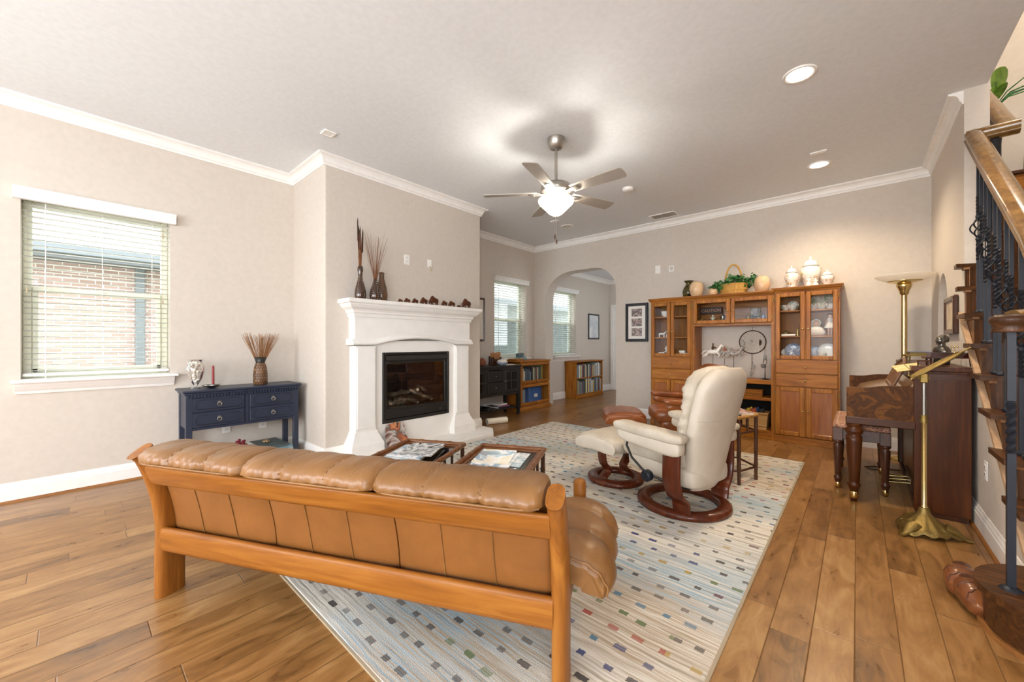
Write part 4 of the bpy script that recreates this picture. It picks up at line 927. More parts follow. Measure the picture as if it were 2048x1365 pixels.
def magazine(loc, rz, sx, sy, sz, mat, lb, grp):
    t = thing('magazine', lb, 'magazine', loc, rz, grp)
    MB().box(-sx/2, -sy/2, 0, sx/2, sy/2, sz*.55, .001).build('pages', M['paper'], t); MB().box(-sx/2-.001, -sy/2-.001, sz*.55, sx/2+.001, sy/2+.001, sz).build('cover', mat, t); return t
M['mag1'] = patterned('monochrome_cover', ['1f2326', 'e8e8e6', '7d858a', 'f2f2f0', '2c3033'], 9, .2)
M['mag2'] = patterned('snow_scene_cover', ['f2f4f5', 'dfe6ea', '9db3bf', 'f4f4f2', '51606b'], 8, .2)
M['mag3'] = patterned('pale_sport_cover', ['f1f2f1', 'e9d9b0', 'f6f6f4', '8fb0c4', 'c98e62'], 7, .2)
M['mag4'] = patterned('blue_white_cover', ['dce6ec', 'f5f5f5', '86a4b8', 'ffffff'], 8, .2)
g = 'magazines on the left coffee table'; zt = .397-.006
magazine(tl(ct1, -.045, -.02, zt), R(26+3), .27, .35, .010, M['mag2'], 'bottom magazine of the stack on the left coffee table', g)
magazine(tl(ct1, -.02, .0, zt+.010), R(26-4), .26, .33, .008, M['mag4'], 'middle magazine of the stack on the left coffee table', g)
magazine(tl(ct1, .015, .015, zt+.018), R(26+9), .24, .31, .008, M['mag1'], 'black and white magazine on top of the left coffee table', g)
g = 'magazines on the right coffee table'
magazine(tl(ct2, -.03, -.04, zt), R(26), .25, .31, .012, M['mag4'], 'lower magazine of the pile on the right coffee table', g)
magazine(tl(ct2, -.05, -.01, zt+.012), R(26+4), .24, .30, .008, M['mag3'], 'pale magazine with orange figure on top on the right coffee table', g)
magazine(tl(ct2, .115, .0, zt), R(26), .085, .30, .006, M['mag2'], 'folded leaflet beside the pile on the right coffee table', g)

# ================================================================== reclining chairs with ring bases
def ringbase(t, rad, mat):
    prof = []; n = 56; rs = []
    for i in range(n):
        a = 2*PI*i/n; sec = [(-.042, .0), (.040, .0), (.046, .012), (.044, .030), (.026, .044), (-.020, .048), (-.040, .040), (-.046, .020)]
        rs.append([((rad-.045+d)*math.cos(a), (rad-.045+d)*math.sin(a), z) for d, z in sec])
    return MB().rings(rs, True).build('base_ring', mat, t)
def sleg(t, pts, w, mat, side): 
    P = []                                      # smooth the bent strip
    for i in range(len(pts)-1):
        for k in range(6):
            q = k/6; p0 = Vector(pts[max(i-1, 0)]); p1 = Vector(pts[i]); p2 = Vector(pts[i+1]); p3 = Vector(pts[min(i+2, len(pts)-1)])
            P.append(.5*((2*p1)+(-p0+p2)*q+(2*p0-5*p1+4*p2-p3)*q*q+(-p0+3*p1-3*p2+p3)*q**3))
    P.append(Vector(pts[-1])); return MB().ribbon(P, w, .024, side).build('bentwood_leg', mat, t)
def ottoman(loc, rz, rad, lea, flat, wd_, lb, top=.40):
    t = thing('ottoman', lb, 'ottoman', loc, rz); ringbase(t, rad, wd_)
    for s in (-1, 1): sleg(t, [(0, s*.165, top-.09), (0, s*.17, .24), (-.0, s*.155, .17), (0, s*.10, .10), (0, s*(rad-.055)*.86, .05), (0, s*(rad-.055)*.9, .038)], .085, wd_, (1, 0, 0))
    def fn(p): return (p.x, p.y, p.z*(1 if p.z < 0 else .9+.10*abs(math.cos(p.x*PI*1.5))**.6)+(.55*(p.x*.0)+.40*(1-p.x**2)-.2)+.12*p.y*p.y)
    o = MB().pillow((0, 0, top-.055), (.46, .54, .13), .45, .42, 48, 18, fn).build('cushion', lea, t)
    for s in (-1, 1):
        mb = MB(); mb.pillow((0, s*.262, top-.068), (.43, .028, .105), .6, .3, 36, 10, lambda p: (p.x, p.y, p.z+.46*(1-p.x**2)-.22)); mb.build('side_panel', flat, t)
    mb = MB(); mb.box(-.10, -.19, top-.13, .10, .19, top-.10, .01); mb.build('under_frame', M['black'], t)
    return t
def recliner(loc, rz, rad, lea, flat, wd_, lb, seat_h=.42, top=1.0, brown=False):
    t = thing('recliner_chair', lb, 'recliner', loc, rz); ringbase(t, rad, wd_)
    for s in (-1, 1):                           # x forward, y to the chair's left
        sleg(t, [(-.13, s*.345, .485), (-.13, s*.352, .33), (-.13, s*.345, .25), (-.135, s*.315, .17), (-.14, s*.262, .12), (-.14, s*.25, .07), (-.14, s*.242, .04)], .125, wd_, (1, 0, 0))
        # padded arm: shell below, soft pad on top
        def arm(p): return (p.x, p.y, p.z+(.15*p.x if p.x > 0 else .0)-.06*p.x*p.x)
        MB().pillow((.045, s*.345, .500), (.50, .105, .115), .5, .35, 36, 12, lambda p: (p.x, p.y, p.z*(1-.25*max(0, p.x))+.30*p.x)).build('arm_shell', flat, t)
        MB().pillow((.05, s*.345, .562), (.55, .135, .075), .6, .45, 40, 14, lambda p: (p.x, p.y+.02*math.sin(8*p.x), p.z+.42*p.x*abs(p.x)**.3+.05*math.sin(11*p.x)*(p.z > 0))).build('arm_pad', lea, t)
        MB().cyl((-.10, s*.24, .30), (-.10, s*.34, .42), .014, n=10).build('arm_bracket', M['black'], t)
    o = MB().pillow((.10, 0, seat_h-.03), (.58, .52, .17), .5, .4, 48, 18, lambda p: (p.x, p.y, p.z*(.93+.07*abs(math.cos(p.y*PI*1.5)))+.30*p.x*p.x*(p.x > 0)*-.6+.10*p.x)).build('seat_cushion', lea, t)
    MB().pillow((.05, 0, .285), (.56, .50, .15), .4, .3, 40, 14, lambda p: (p.x, p.y, p.z+.35*p.x)).build('seat_base', flat, t)
    MB().box(-.18, -.22, .19, .06, .22, .225, .01).build('tilt_mechanism', M['black'], t)
    # smooth back shell, reclined: outline width by height
    rs = []; n = 26; zs = [.17+(top-.17)*i/n for i in range(n+1)]
    def bx(z): f = (z-.17)/(top-.17); return -.120-.175*f+.05*math.sin(PI*f)*.35
    def hw(z):
        f = (z-.17)/(top-.17); w_ = lerp(.19, .268, min(1, f*2.0)) if f < .5 else .268+.010*math.sin((f-.5)/.5*PI)
        if f > .80: w_ *= math.sqrt(max(0, 1-((f-.80)/.205)**2*.70))
        if f < .08: w_ *= .80+.20*f/.08
        return w_
    for z in zs:
        f = (z-.17)/(top-.17); w_ = hw(z); th = .062*(1 if .06 < f < .93 else .62 if f > .97 or f < .02 else .85); ring = []
        for j in range(28):
            a = 2*PI*j/28; c, s_ = math.cos(a), math.sin(a)
            ring.append((bx(z)-.02+th*math.copysign(abs(c)**.7, c)-.05*(1-abs(s_))*(0 if c > 0 else 1)*.5, w_*math.copysign(abs(s_)**.62, s_), z))
        rs.append(ring)
    sh = MB().rings(rs).build('back_shell', flat, t)
    zq = .17+(top-.17)*.60
    mb = MB(); mb.tube([(bx(zq)-.02-.080+.055*(abs(y)/.28)**4, y, zq-.012*(1-(y/.28)**2)) for y in [-.27+.54*i/16 for i in range(17)]], .0018, 5); mb.build('seam', lea, sh)
    # gathered front pad with a frilled rim standing proud round the shell
    rs = []; z0 = .40
    for i in range(41):
        f = i/40; z = lerp(z0, top+.012, f); w_ = hw(min(z, top-.004))*(.985)+.006*abs(math.sin(f*9*PI)); e = min(1, min(f/.06, (1-f)/.06)); e = math.sqrt(max(.06, 1-(1-e)**2)); ring = []
        for j in range(28):
            a = 2*PI*j/28; c, s_ = math.cos(a), math.sin(a); wr = .004*math.sin(f*60+2*math.sin(3*a))+.004*math.sin(f*38+4*a)
            ring.append((bx(min(z, top))+.050+(.052+.006*math.sin(f*7*PI))*e*math.copysign(abs(c)**.75, c)+wr+.035*math.exp(-((f-.82)/.12)**2)*(c > 0), (w_*(.55+.45*e)+wr)*math.copysign(abs(s_)**.55, s_), z))
        rs.append(ring)
    MB().rings(rs).build('back_pad', lea, t)
    return t
CA = R(166.8)
cream = recliner((-.952, 2.955, RZ), CA, .317, M['cream'], M['creamflat'], M['mahog'], 'cream leather recliner with wooden ring base facing the fireplace')
# tilt lever with round knob on its left side
mb = MB(); mb.tube([(.24, .31, .475), (.23, .345, .43), (.16, .375, .36), (.06, .385, .30), (-.02, .37, .27), (-.08, .32, .25)], .0085, 8); mb.build('tilt_lever', M['black'], cream)
MB().cyl((.02, .378, .275), (.02, .412, .275), .038, n=24).cyl((.02, .412, .275), (.02, .418, .275), .030, .022, n=24).build('tension_knob', M['iron'], cream)
ottoman((-1.555, 3.097, RZ), CA, .235, M['cream'], M['creamflat'], M['mahog'], 'cream leather ottoman on ring base before the cream recliner')
recliner((-1.38, 4.44, RZ), R(212), .30, M['brownlea'], M['brownlea'], M['oak_z'], 'brown leather recliner half hidden behind the cream recliner', .43, .93, True)
ottoman((-2.00, 4.17, RZ), R(212), .22, M['brownlea'], M['brownlea'], M['oak_z'], 'brown leather ottoman on the far edge of the rug', .40)

# ================================================================== bamboo side table between the recliners
sd = thing('side_table', 'six sided bamboo side table behind the cream recliner', 'side table', (-.90, 3.83, RZ), R(12)); hr = .255; tz = .565
hexp = [(hr*math.cos(R(60*i)), hr*math.sin(R(60*i))) for i in range(6)]
M['tabletop'] = wood('amber_bamboo_top', '9a6a33', 'c99a58', 'x', .3, 1.5, .3)
MB().prism([(x*1.02, y*1.02) for x, y in hexp], 'z', tz-.028, tz).build('top', M['tabletop'], sd)
for i in range(6):
    (x0, y0), (x1, y1) = hexp[i], hexp[(i+1) % 6]
    nodes(MB(), (x0, y0, 0), (x0, y0, tz-.025), .014, 4).build('leg', M['bamboo_dark'], sd)
    nodes(MB(), (x0*1.03, y0*1.03, tz-.012), (x1*1.03, y1*1.03, tz-.012), .015, 3).build('edge_rail', M['tabletop'], sd)
    for z in ((.11, .42) if i % 2 else (.11, .42)): nodes(MB(), (x0, y0, z), (x1, y1, z), .009, 3).build('stretcher', M['bamboo_dark'], sd)
    mb = MB(); mx, my = (x0+x1)/2, (y0+y1)/2; nodes(mb, (mx, my, .42), (mx, my, tz-.03), .008, 2); mb.build('spindle', M['bamboo_dark'], sd)
def sp_(x, y, z=0): return (-.90+x, 3.83+y, RZ+tz+z)
magazine(sp_(.09, .02), R(30), .21, .27, .012, patterned('red_dark_cover', ['3a2a26', '93352b', 'd6cfc4', '54433a'], 8, .3), 'dark red magazine on the bamboo side table', 'things on the side table')
t = thing('remote_control', 'black remote control on the bamboo side table', 'remote control', sp_(.14, -.10, .0), R(20)); MB().box(-.02, -.075, 0, .02, .075, .018, .006).build('case', M['black'], t)
mb = MB()
for i in range(5):
    for j in range(3): mb.box(-.013+j*.010, -.055+i*.02, .017, -.007+j*.010, -.043+i*.02, .020)
mb.build('buttons', M['ventgrey'], t)
# ================================================================== oak wall unit on the back wall
YF = 5.62; ox, oy, oz = M['oak_x'], M['oak_y'], M['oak_z']
M['oakpanel'] = wood('oak_panel', '7a4419', 'ab6a2b', 'z', .36, 1.0, .2, mid='945622', dist=2.0)
def addknob(parent, x, z, y):
    o = MB().lathe([(.005, 0), (.005, .010), (.012, .015), (.0125, .021), (.008, .027), (.001, .028)], 14).build('knob', M['brass'], parent); o.location = (x, y, z); o.rotation_euler = (R(90), 0, 0)
def frame_door(parent, x0, x1, z0, z1, kx, kz, glazed, st=.048, y=0, hinge=0):
    d = MB(); d.box(x0, y-.020, z0, x0+st, y, z1, .006); d.box(x1-st, y-.020, z0, x1, y, z1, .006); d.box(x0+st, y-.019, z1-st, x1-st, y, z1, .006); d.box(x0+st, y-.019, z0, x1-st, y, z0+st, .006)
    d = d.build('door', oz, parent)
    if glazed: MB().box(x0+st-.004, y-.010, z0+st-.004, x1-st+.004, y-.007, z1-st+.004).build('glass_pane', M['cabglass'], d)
    else: MB().box(x0+st-.004, y-.012, z0+st-.004, x1-st+.004, y-.002, z1-st+.004).build('panel', M['oakpanel'], d)
    addknob(d, kx, kz, y-.020)
    if hinge:
        hxx = x0-.004 if hinge < 0 else x1+.004; mb = MB()
        for zz in (z0+.06, z1-.06): mb.box(hxx-.005, y-.016, zz-.022, hxx+.005, y-.002, zz+.022, .002)
        mb.build('hinge', M['abrass'], d)
    return d
def drawer(parent, x0, x1, z0, z1, y=0):
    d = MB().box(x0, y-.020, z0, x1, y, z1, .007).build('drawer', ox, parent); addknob(d, (x0+x1)/2, (z0+z1)/2, y-.020)
def cornice(parent, x0, x1, z, y0, y1, ends):
    path = [(x0, y0), (x1, y0)]
    if ends & 1: path = [(x0, y1)]+path
    if ends & 2: path = path+[(x1, y1)]
    MB().sweep(path, [(-0, z-.055), (-.006, z-.055), (-.010, z-.04), (-.022, z-.028), (-.026, z-.012), (-.032, z-.010), (-.032, z), (0, z)]).build('cornice', ox, parent)
    MB().box(x0+.001, y0+.001, z-.02, x1-.001, y1, z-.0005).build('top_board', ox, parent)
DEP = .335
def tower(name, x0, x1, top, base, lb, zs, kin, mats):
    t = thing(name, lb, 'display cabinet', ((x0+x1)/2, YF, 0)); a = (x1-x0)/2
    mb = MB(); mb.box(-a, .001, .0, -a+.02, DEP, top-.055); mb.box(a-.02, .001, 0, a, DEP, top-.055); mb.box(-a+.02, DEP-.008, .05, a-.02, DEP, top-.06); mb.box(-a+.02, .001, top-.075, a-.02, DEP-.008, top-.055); mb.box(-a+.02, .002, zs['g0']-.02, a-.02, DEP-.008, zs['g0']+.0); mb.box(-a+.02, .01, .08, a-.02, DEP-.008, .1); mb.build('carcass', mats, t)
    mb = MB(); mb.box(-a, 0, 0, -a+.022, .02, top-.055, .002); mb.box(a-.022, 0, 0, a, .02, top-.055, .002); mb.box(-.012, .0, .09, .012, .018, top-.06, .002); mb.box(-a+.022, 0, top-.085, a-.022, .02, top-.055, .002)
    for z in zs['rails']: mb.box(-a+.022, .001, z-.012, a-.022, .019, z+.012, .001)
    mb.build('face_frame', oz, t)
    mb = MB(); mb.box(-a-.004, -.006, 0, a+.004, .02, .082, .004); mb.build('plinth', ox, t)
    cornice(t, -a, a, top, 0, DEP, zs['ends'])
    g = .006; c = .004
    for s in (-1, 1):
        xs = (-a+.014, -c) if s < 0 else (c, a-.014)
        frame_door(t, xs[0], xs[1], zs['g0'], top-.068, s*.026, (zs['g0']+top)/2-.07, True, .046, 0, s)
        frame_door(t, xs[0], xs[1], .088, zs['d0']-.008, s*.026, (zs['d0'])*.58, False, .05, 0, s)
    drawer(t, -a+.014, a-.014, zs['d0'], zs['d1']-.004); drawer(t, -a+.014, a-.014, zs['d1']+.004, zs['d2'])
    for z in zs['shelves']: MB().box(-a+.021, .03, z-.018, a-.021, DEP-.01, z, .002).build('shelf', ox, t)
    return t
tower('display_cabinet', -2.262, -1.692, 1.815, 0, 'tall oak glass door cabinet at the left end of the wall unit', dict(g0=.985, d0=.665, d1=.812, d2=.968, rails=(.976, .81, .656), shelves=(1.262, 1.555), ends=1), None, oz)
tower('display_cabinet', -.752, -.145, 1.835, 0, 'tall oak glass door cabinet at the right end beside the piano', dict(g0=.985, d0=.665, d1=.815, d2=.972, rails=(.976, .815, .656), shelves=(1.262, 1.565), ends=3), None, oz)
# bridge cabinet between the towers
br = thing('bridge_cabinet', 'low oak glass door cabinet bridging the two towers', 'display cabinet', (-1.222, YF, 0)); a = .468
mb = MB(); mb.box(-a, .001, 1.40, -a+.02, DEP, 1.76); mb.box(a-.02, .001, 1.40, a, DEP, 1.76); mb.box(-a+.02, DEP-.008, 1.42, a-.02, DEP, 1.76); mb.box(-a+.02, .001, 1.40, a-.02, DEP-.008, 1.42); mb.box(-a+.02, .001, 1.74, a-.02, DEP-.008, 1.76); mb.build('carcass', ox, br)
mb = MB(); mb.box(-a, 0, 1.40, -a+.03, .02, 1.76, .002); mb.box(a-.03, 0, 1.40, a, .02, 1.76, .002); mb.box(-.012, 0, 1.42, .012, .018, 1.75, .002); mb.box(-a+.03, 0, 1.40, a-.03, .02, 1.43, .003); mb.box(-a+.03, 0, 1.735, a-.03, .02, 1.76, .002); mb.build('face_frame', ox, br)
cornice(br, -a+.002, a-.002, 1.815, 0, DEP, 0)
frame_door(br, -a+.018, -.004, 1.432, 1.752, -.026, 1.592, True, .046, 0, -1); frame_door(br, .004, a-.018, 1.432, 1.752, .026, 1.592, True, .046, 0, 1)
# television bay below: side panels, open shelves
tb = thing('open_shelf_unit', 'open oak media bay with shelves below the bridge cabinet', 'shelf unit', (-1.222, YF, 0))
MB().box(-a, .0, .0, -a+.03, DEP, 1.40, .002).build('side_panel', oz, tb); MB().box(a-.03, 0, 0, a, DEP, 1.40, .002).build('side_panel', oz, tb)
for z in (.72, .505, .105): MB().box(-a+.03, .002, z-(.05 if z > .6 else .036), a-.03, DEP-.01, z, .003).build('shelf', ox, tb)
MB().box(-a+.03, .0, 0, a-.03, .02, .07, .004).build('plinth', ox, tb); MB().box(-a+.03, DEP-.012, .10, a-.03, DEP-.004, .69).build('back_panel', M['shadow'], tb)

# ------------------------------------------------------------------ on top of the wall unit
def tops(x, z=None): return 1.815 if x < -.756 else 1.835
def jar(name, prof, mat, lb, cat, x, y, n=30, grp=None, z=None, **kw): return solo(MB().lathe(prof, n, **kw), name, mat, lb, cat, (x, y, tops(x) if z is None else z), group=grp)
YT = 5.79
M['darkglaze'] = patterned('dark_swirl_glaze', ['16140f', '2c2a1c', '5d5224', '1c1a14', '3a2a16'], 16, .12)
M['blush'] = patterned('blush_pearl_glaze', ['d3b08b', 'dcc09c', 'd6b48c', 'e0c6a6', 'b58f68'], 5, .14)
jar('dark_vase', [(.05, 0), (.075, .03), (.084, .085), (.066, .145), (.038, .19), (.036, .21), (.06, .24), (.066, .245), (.05, .235), (.03, .20)], M['darkglaze'], 'dark swirled glaze vase with flared rim at left end of the cabinet top', 'vase', -1.80, YT+.04)
jar('round_vase', [(.05, 0), (.075, .03), (.090, .10), (.084, .16), (.062, .20), (.045, .208), (.042, .20)], M['blush'], 'blush round vase with brown spot beside the dark vase', 'vase', -1.668, YT-.06)
jar('small_pot', [(.04, 0), (.056, .02), (.063, .05), (.054, .085), (.035, .098), (.03, .09)], M['blush'], 'small blush round pot left of the leaf basket', 'pot', -1.46, YT-.05)
jar('round_vase', [(.05, 0), (.075, .03), (.090, .10), (.080, .165), (.060, .195), (.045, .20), (.042, .19)], M['blush'], 'blush round vase right of the leaf basket', 'vase', -.90, YT-.03)
bk = thing('wicker_basket', 'wicker basket with tall arched handle full of green leaves on cabinet', 'basket', (-1.225, YT, 1.815))
M['wicker'] = wood('wicker_weave', 'a87a34', 'd8ab5c', 'z', .55, 2.0)
mb = MB(); mb.lathe([(.145, 0), (.150, .012), (.162, .10), (.168, .132), (.172, .138), (.165, .142), (.158, .13), (.14, .02)], 80, sy=.62, flute=.022, k=20); mb.build('bowl', M['wicker'], bk)
mb = MB(); mb.lathe([(.158, .052), (.166, .058), (.160, .066)], 40, sy=.62, cap=False); mb.build('weave_band', M['wicker'], bk)
mb = MB(); mb.tube([(-.10*math.cos(R(q)), 0, .13+.265*math.sin(R(q))) for q in range(0, 181, 12)], .011, 8, sx=.7); mb.build('handle', M['wicker'], bk)
M['leafg'] = patterned('ivy_leaf', ['1d4526', '2f6b37', '4d8a48', '235230', '5d9a50'], 14, .45)
def leaves(n, c, rad, size, seed, mb=None, droop=0):
    rnd = random.Random(seed); mb = mb or MB()
    for i in range(n):
        a = rnd.uniform(0, 2*PI); b = math.asin(rnd.uniform(-.3, 1)); q = rnd.uniform(.45, 1)
        p = (c[0]+rad[0]*q*math.cos(b)*math.cos(a), c[1]+rad[1]*q*math.cos(b)*math.sin(a), c[2]+rad[2]*q*math.sin(b)); s = size*rnd.uniform(.6, 1.15)
        mb.M = Matrix.Translation(p) @ Matrix.Rotation(rnd.uniform(0, 6.3), 4, 'Z') @ Matrix.Rotation(rnd.uniform(-.2, 1.2), 4, 'Y') @ Matrix.Rotation(rnd.uniform(-.7, .7), 4, 'X') @ Matrix.Scale(s, 4)
        mb.add([(0, 0, 0), (.30, .36, .05), (.62, .32, .02), (1, 0, -.12), (.62, -.32, .02), (.30, -.36, .05), (.5, 0, -.05)], [(0, 6, 1), (1, 6, 2), (2, 6, 3), (3, 6, 4), (4, 6, 5), (5, 6, 0)], True)
    mb.M = Matrix.Identity(4); return mb
mb = leaves(150, (.02, .0, .16), (.15, .10, .12), .055, 1); leaves(80, (-.20, -.02, .09), (.11, .08, .10), .06, 2, mb); leaves(70, (.20, -.0, .12), (.09, .08, .11), .05, 3, mb); leaves(30, (.235, 0, .20), (.045, .04, .06), .04, 5, mb); leaves(40, (-.10, -.05, .13), (.08, .06, .08), .05, 6, mb)
mb.build('leaves', M['leafg'], bk)
M['ginger'] = patterned('floral_porcelain', ['efe6d8', 'f3ebdf', 'e6b96b', 'f2e9da', 'efe4d2', 'b98a4a', 'f3ecdf'], 13, .16)
def ginger(x, y, s, sy, lb):
    t = thing('ginger_jar', lb, 'jar', (x, y, 1.835), random.random(), 'floral ginger jars on the right cabinet'); k = s
    MB().lathe([(.050*k, 0), (.055*k, .006), (.052*k, .03*sy), (.062*k, .07*sy), (.085*k, .13*sy), (.092*k, .165*sy), (.085*k, .20*sy), (.06*k, .225*sy), (.05*k, .23*sy)], 30).build('jar_body', M['whitecer'], t)
    MB().lathe([(.06*k, .228*sy), (.072*k, .230*sy), (.074*k, .238*sy), (.06*k, .243*sy), (.055*k, .268*sy), (.045*k, .285*sy), (.02*k, .295*sy), (.010*k, .298*sy), (.013*k, .31*sy), (.012*k, .325*sy), (.003*k, .335*sy)], 30).build('lid', M['whitecer'], t)
    mb = MB(); rnd = random.Random(int(s*100))
    fl = MB(); lf = MB(); yl = MB()
    for i in range(11):
        a = rnd.uniform(0, 2*PI); z = rnd.uniform(.07, .20)*sy; r_ = (.092-abs(z/sy-.165)*.28)*k; w_ = rnd.choice((fl, yl))
        for q in range(5):
            b = 2*PI*q/5; w_.at((0, 0, 0), a); w_.pillow((r_+.0005, .010*k*math.cos(b), z+.010*k*math.sin(b)), (.004, .013*k, .013*k), 1, 1, 8, 5)
        for q in range(3):
            b = rnd.uniform(0, 6.3); lf.at((0, 0, 0), a+.22*math.cos(b)); lf.M = lf.M @ Matrix.Translation((r_+.0004, 0, z+.02*k*math.sin(b))) @ Matrix.Rotation(b, 4, 'X'); lf.pillow((0, 0, 0), (.003, .018*k, .007*k), 1, 1, 8, 5)
    fl.build('painted_flowers', M['peach'], t); yl.build('painted_flowers', M['yellow'], t); lf.build('painted_leaves', M['olive'], t)
M['peach'] = plain('peach_enamel', 'dfae8a', .3, nz=.15); M['yellow'] = plain('yellow_enamel', 'd9b64a', .3, nz=.15); M['olive'] = plain('olive_enamel', '5d6236', .3, nz=.15)
random.seed(5)
ginger(-.598, YT, .80, .845, 'left white ginger jar with flowers, middle height of three'); ginger(-.420, YT+.06, 1.12, 1.13, 'tallest white ginger jar with yellow flowers, middle of three'); ginger(-.262, YT, .70, .56, 'smallest squat white ginger jar at the right end')
def figure_mb(h, r, skirt=True):
    mb = MB(); mb.lathe([(r, 0), (r*.98, .01*h), (r*.75, .25*h), (r*.45, .5*h), (r*.42, .6*h), (r*.55, .70*h), (r*.38, .77*h), (r*.18, .80*h)], 18); mb.ball((0, 0, .88*h), (.20*r*1.4, .20*r*1.4, .085*h), 12, 8)
    for s in (-1, 1): mb.tube([(s*r*.48, 0, .71*h), (s*r*.62, -r*.2, .58*h), (s*r*.2, -r*.5, .55*h)], [r*.14, r*.12, r*.09], 6)
    return mb
solo(figure_mb(.125, .030), 'angel_figurine', M['whitecer'], 'taller white figurine before the largest ginger jar', 'figurine', (-.425, 5.69, 1.835))
solo(figure_mb(.095, .034), 'angel_figurine', M['whitecer'], 'shorter white figurine between largest and smallest ginger jars', 'figurine', (-.362, 5.69, 1.835))

# ------------------------------------------------------------------ inside the cabinets
def plate_mb(r): return MB().lathe([(.001, .006), (r*.55, .006), (r*.62, .010), (r, .022), (r*1.0, .026), (r*.6, .014), (.001, .011)], 26)
def dish(x, z, r, mat, lb, grp, y=5.87, tilt=78): return solo(plate_mb(r), 'plate', mat, lb, 'plate', (x, y, z+r*.98), group=grp, rot=(R(tilt), 0, 0))
def cup(x, z, s, mat, lb, grp, y=5.75, handle=True):
    t = thing('teacup', lb, 'cup', (x, y, z), random.uniform(0, 6), grp)
    MB().lathe([(.018*s, 0), (.020*s, .005*s), (.034*s, .03*s), (.040*s, .055*s), (.037*s, .055*s), (.03*s, .03*s), (.001, .008*s)], 20).build('bowl', mat, t)
    if handle: MB().tube([(.036*s, 0, .045*s), (.055*s, 0, .042*s), (.052*s, 0, .022*s), (.033*s, 0, .02*s)], .003*s, 6).build('handle', mat, t)
    return t
M['bluewhite'] = patterned('blue_white_china', ['e6e6ea', '2f4275', 'd8dbe4', '3c5590', 'eeeeee'], 30, .15)
M['floralchina'] = patterned('floral_china', ['efe8dc', 'd7b4a2', 'f2ede2', '9aa37a', 'efe6da'], 22, .18)
g = 'china in the right oak cabinet'
dish(-.59, 1.565, .062, M['floralchina'], 'plate on the top shelf behind the left door of right cabinet', g); dish(-.30, 1.565, .115, M['floralchina'], 'large oval platter on top shelf of the right cabinet', g)
cup(-.655, 1.565, 1.3, M['floralchina'], 'cup at far left of the top shelf in right cabinet', g); cup(-.585, 1.565, 1.2, M['whitecer'], 'cup before the plate on top shelf in right cabinet', g); cup(-.31, 1.565, 1.5, M['floralchina'], 'cup before the large platter in right cabinet', g); cup(-.235, 1.565, 1.2, M['whitecer'], 'white cup at right end of top shelf in right cabinet', g)
cup(-.385, 1.565, 1.3, M['floralchina'], 'cup at left edge of the platter in right cabinet', g)
dish(-.58, 1.002, .085, M['bluewhite'], 'blue and white plate at the bottom of the right cabinet', g, 5.80); dish(-.655, 1.002, .055, M['whitecer'], 'small plate at bottom left of the right cabinet', g); dish(-.37, 1.002, .07, M['bluewhite'], 'blue patterned bowl dish at bottom right of the right cabinet', g, 5.82); dish(-.26, 1.002, .085, M['whitecer'], 'white plate at bottom right corner of the right cabinet', g, 5.80)
cup(-.52, 1.002, 1.1, M['bluewhite'], 'blue cup at the bottom of the right cabinet', g); cup(-.305, 1.002, 1.1, M['floralchina'], 'small cup beside the white plate at the cabinet bottom', g)
solo(MB().box(-.07, -.06, 0, .07, .06, .02, .004), 'white_box', M['white'], 'flat white box on the middle shelf behind the left door', 'box', (-.62, 5.74, 1.262))
M['gilt'] = patterned('gilt_trinket', ['5d4526', 'b89a58', '2f2a22', '8f7b52'], 30, .3, .3)
solo(MB().lathe([(.02, 0), (.035, .01), (.04, .03), (.03, .05), (.012, .058), (.006, .07)], 18), 'trinket_jar', M['gilt'], 'gilt trinket jar on the middle shelf of right cabinet', 'jar', (-.655, 5.80, 1.262))
solo(MB().lathe([(.014, 0), (.016, .01), (.008, .03), (.012, .06), (.004, .09)], 14), 'brass_bell', M['brass'], 'small brass bell on the middle shelf of right cabinet', 'bell', (-.53, 5.72, 1.262))
M['lace'] = plain('white_lace', 'e9e2d8', .8, nz=.08, bmp=.8, bscale=90); M['skin'] = plain('doll_skin', 'e2b79b', .5); M['dollhair'] = plain('doll_hair', '4b3020', .7, nz=.2)
t = thing('baby_doll', 'seated doll in lace gown on the middle shelf of right cabinet', 'doll', (-.36, 5.78, 1.262))
MB().pillow((0, -.01, .055), (.17, .14, .12), .8, .8, 24, 12, lambda p: (p.x*(1-.25*p.z), p.y, p.z)).build('gown', M['lace'], t)
MB().ball((0, -.01, .145), (.034, .034, .038)).build('head', M['skin'], t); MB().torus((0, -.005, .150), .036, .012, 24, 6, axis='y').build('bonnet', M['lace'], t)
MB().pillow((-.05, .04, .09), (.10, .05, .18), .6, .6, 18, 10).build('pillow', M['lace'], t)
t = thing('standing_doll', 'dark haired doll in short white dress standing in right cabinet', 'doll', (-.235, 5.73, 1.262))
MB().lathe([(.05, .085), (.052, .09), (.03, .14), (.018, .165), (.022, .19), (.014, .205)], 20, flute=.06, k=8).build('dress', M['lace'], t)
mb = MB()
for s in (-1, 1): mb.cyl((s*.012, 0, .01), (s*.012, 0, .09), .007, .009, 8); mb.tube([(s*.02, 0, .19), (s*.034, -.005, .16), (s*.03, -.012, .13)], .006, 6); mb.pillow((s*.012, -.006, .006), (.014, .028, .012), 1, 1, 8, 5)
mb.ball((0, 0, .225), (.02, .02, .024)); mb.build('body', M['skin'], t); MB().pillow((0, .005, .232), (.048, .042, .046), 1, 1, 14, 8).build('hair', M['dollhair'], t)
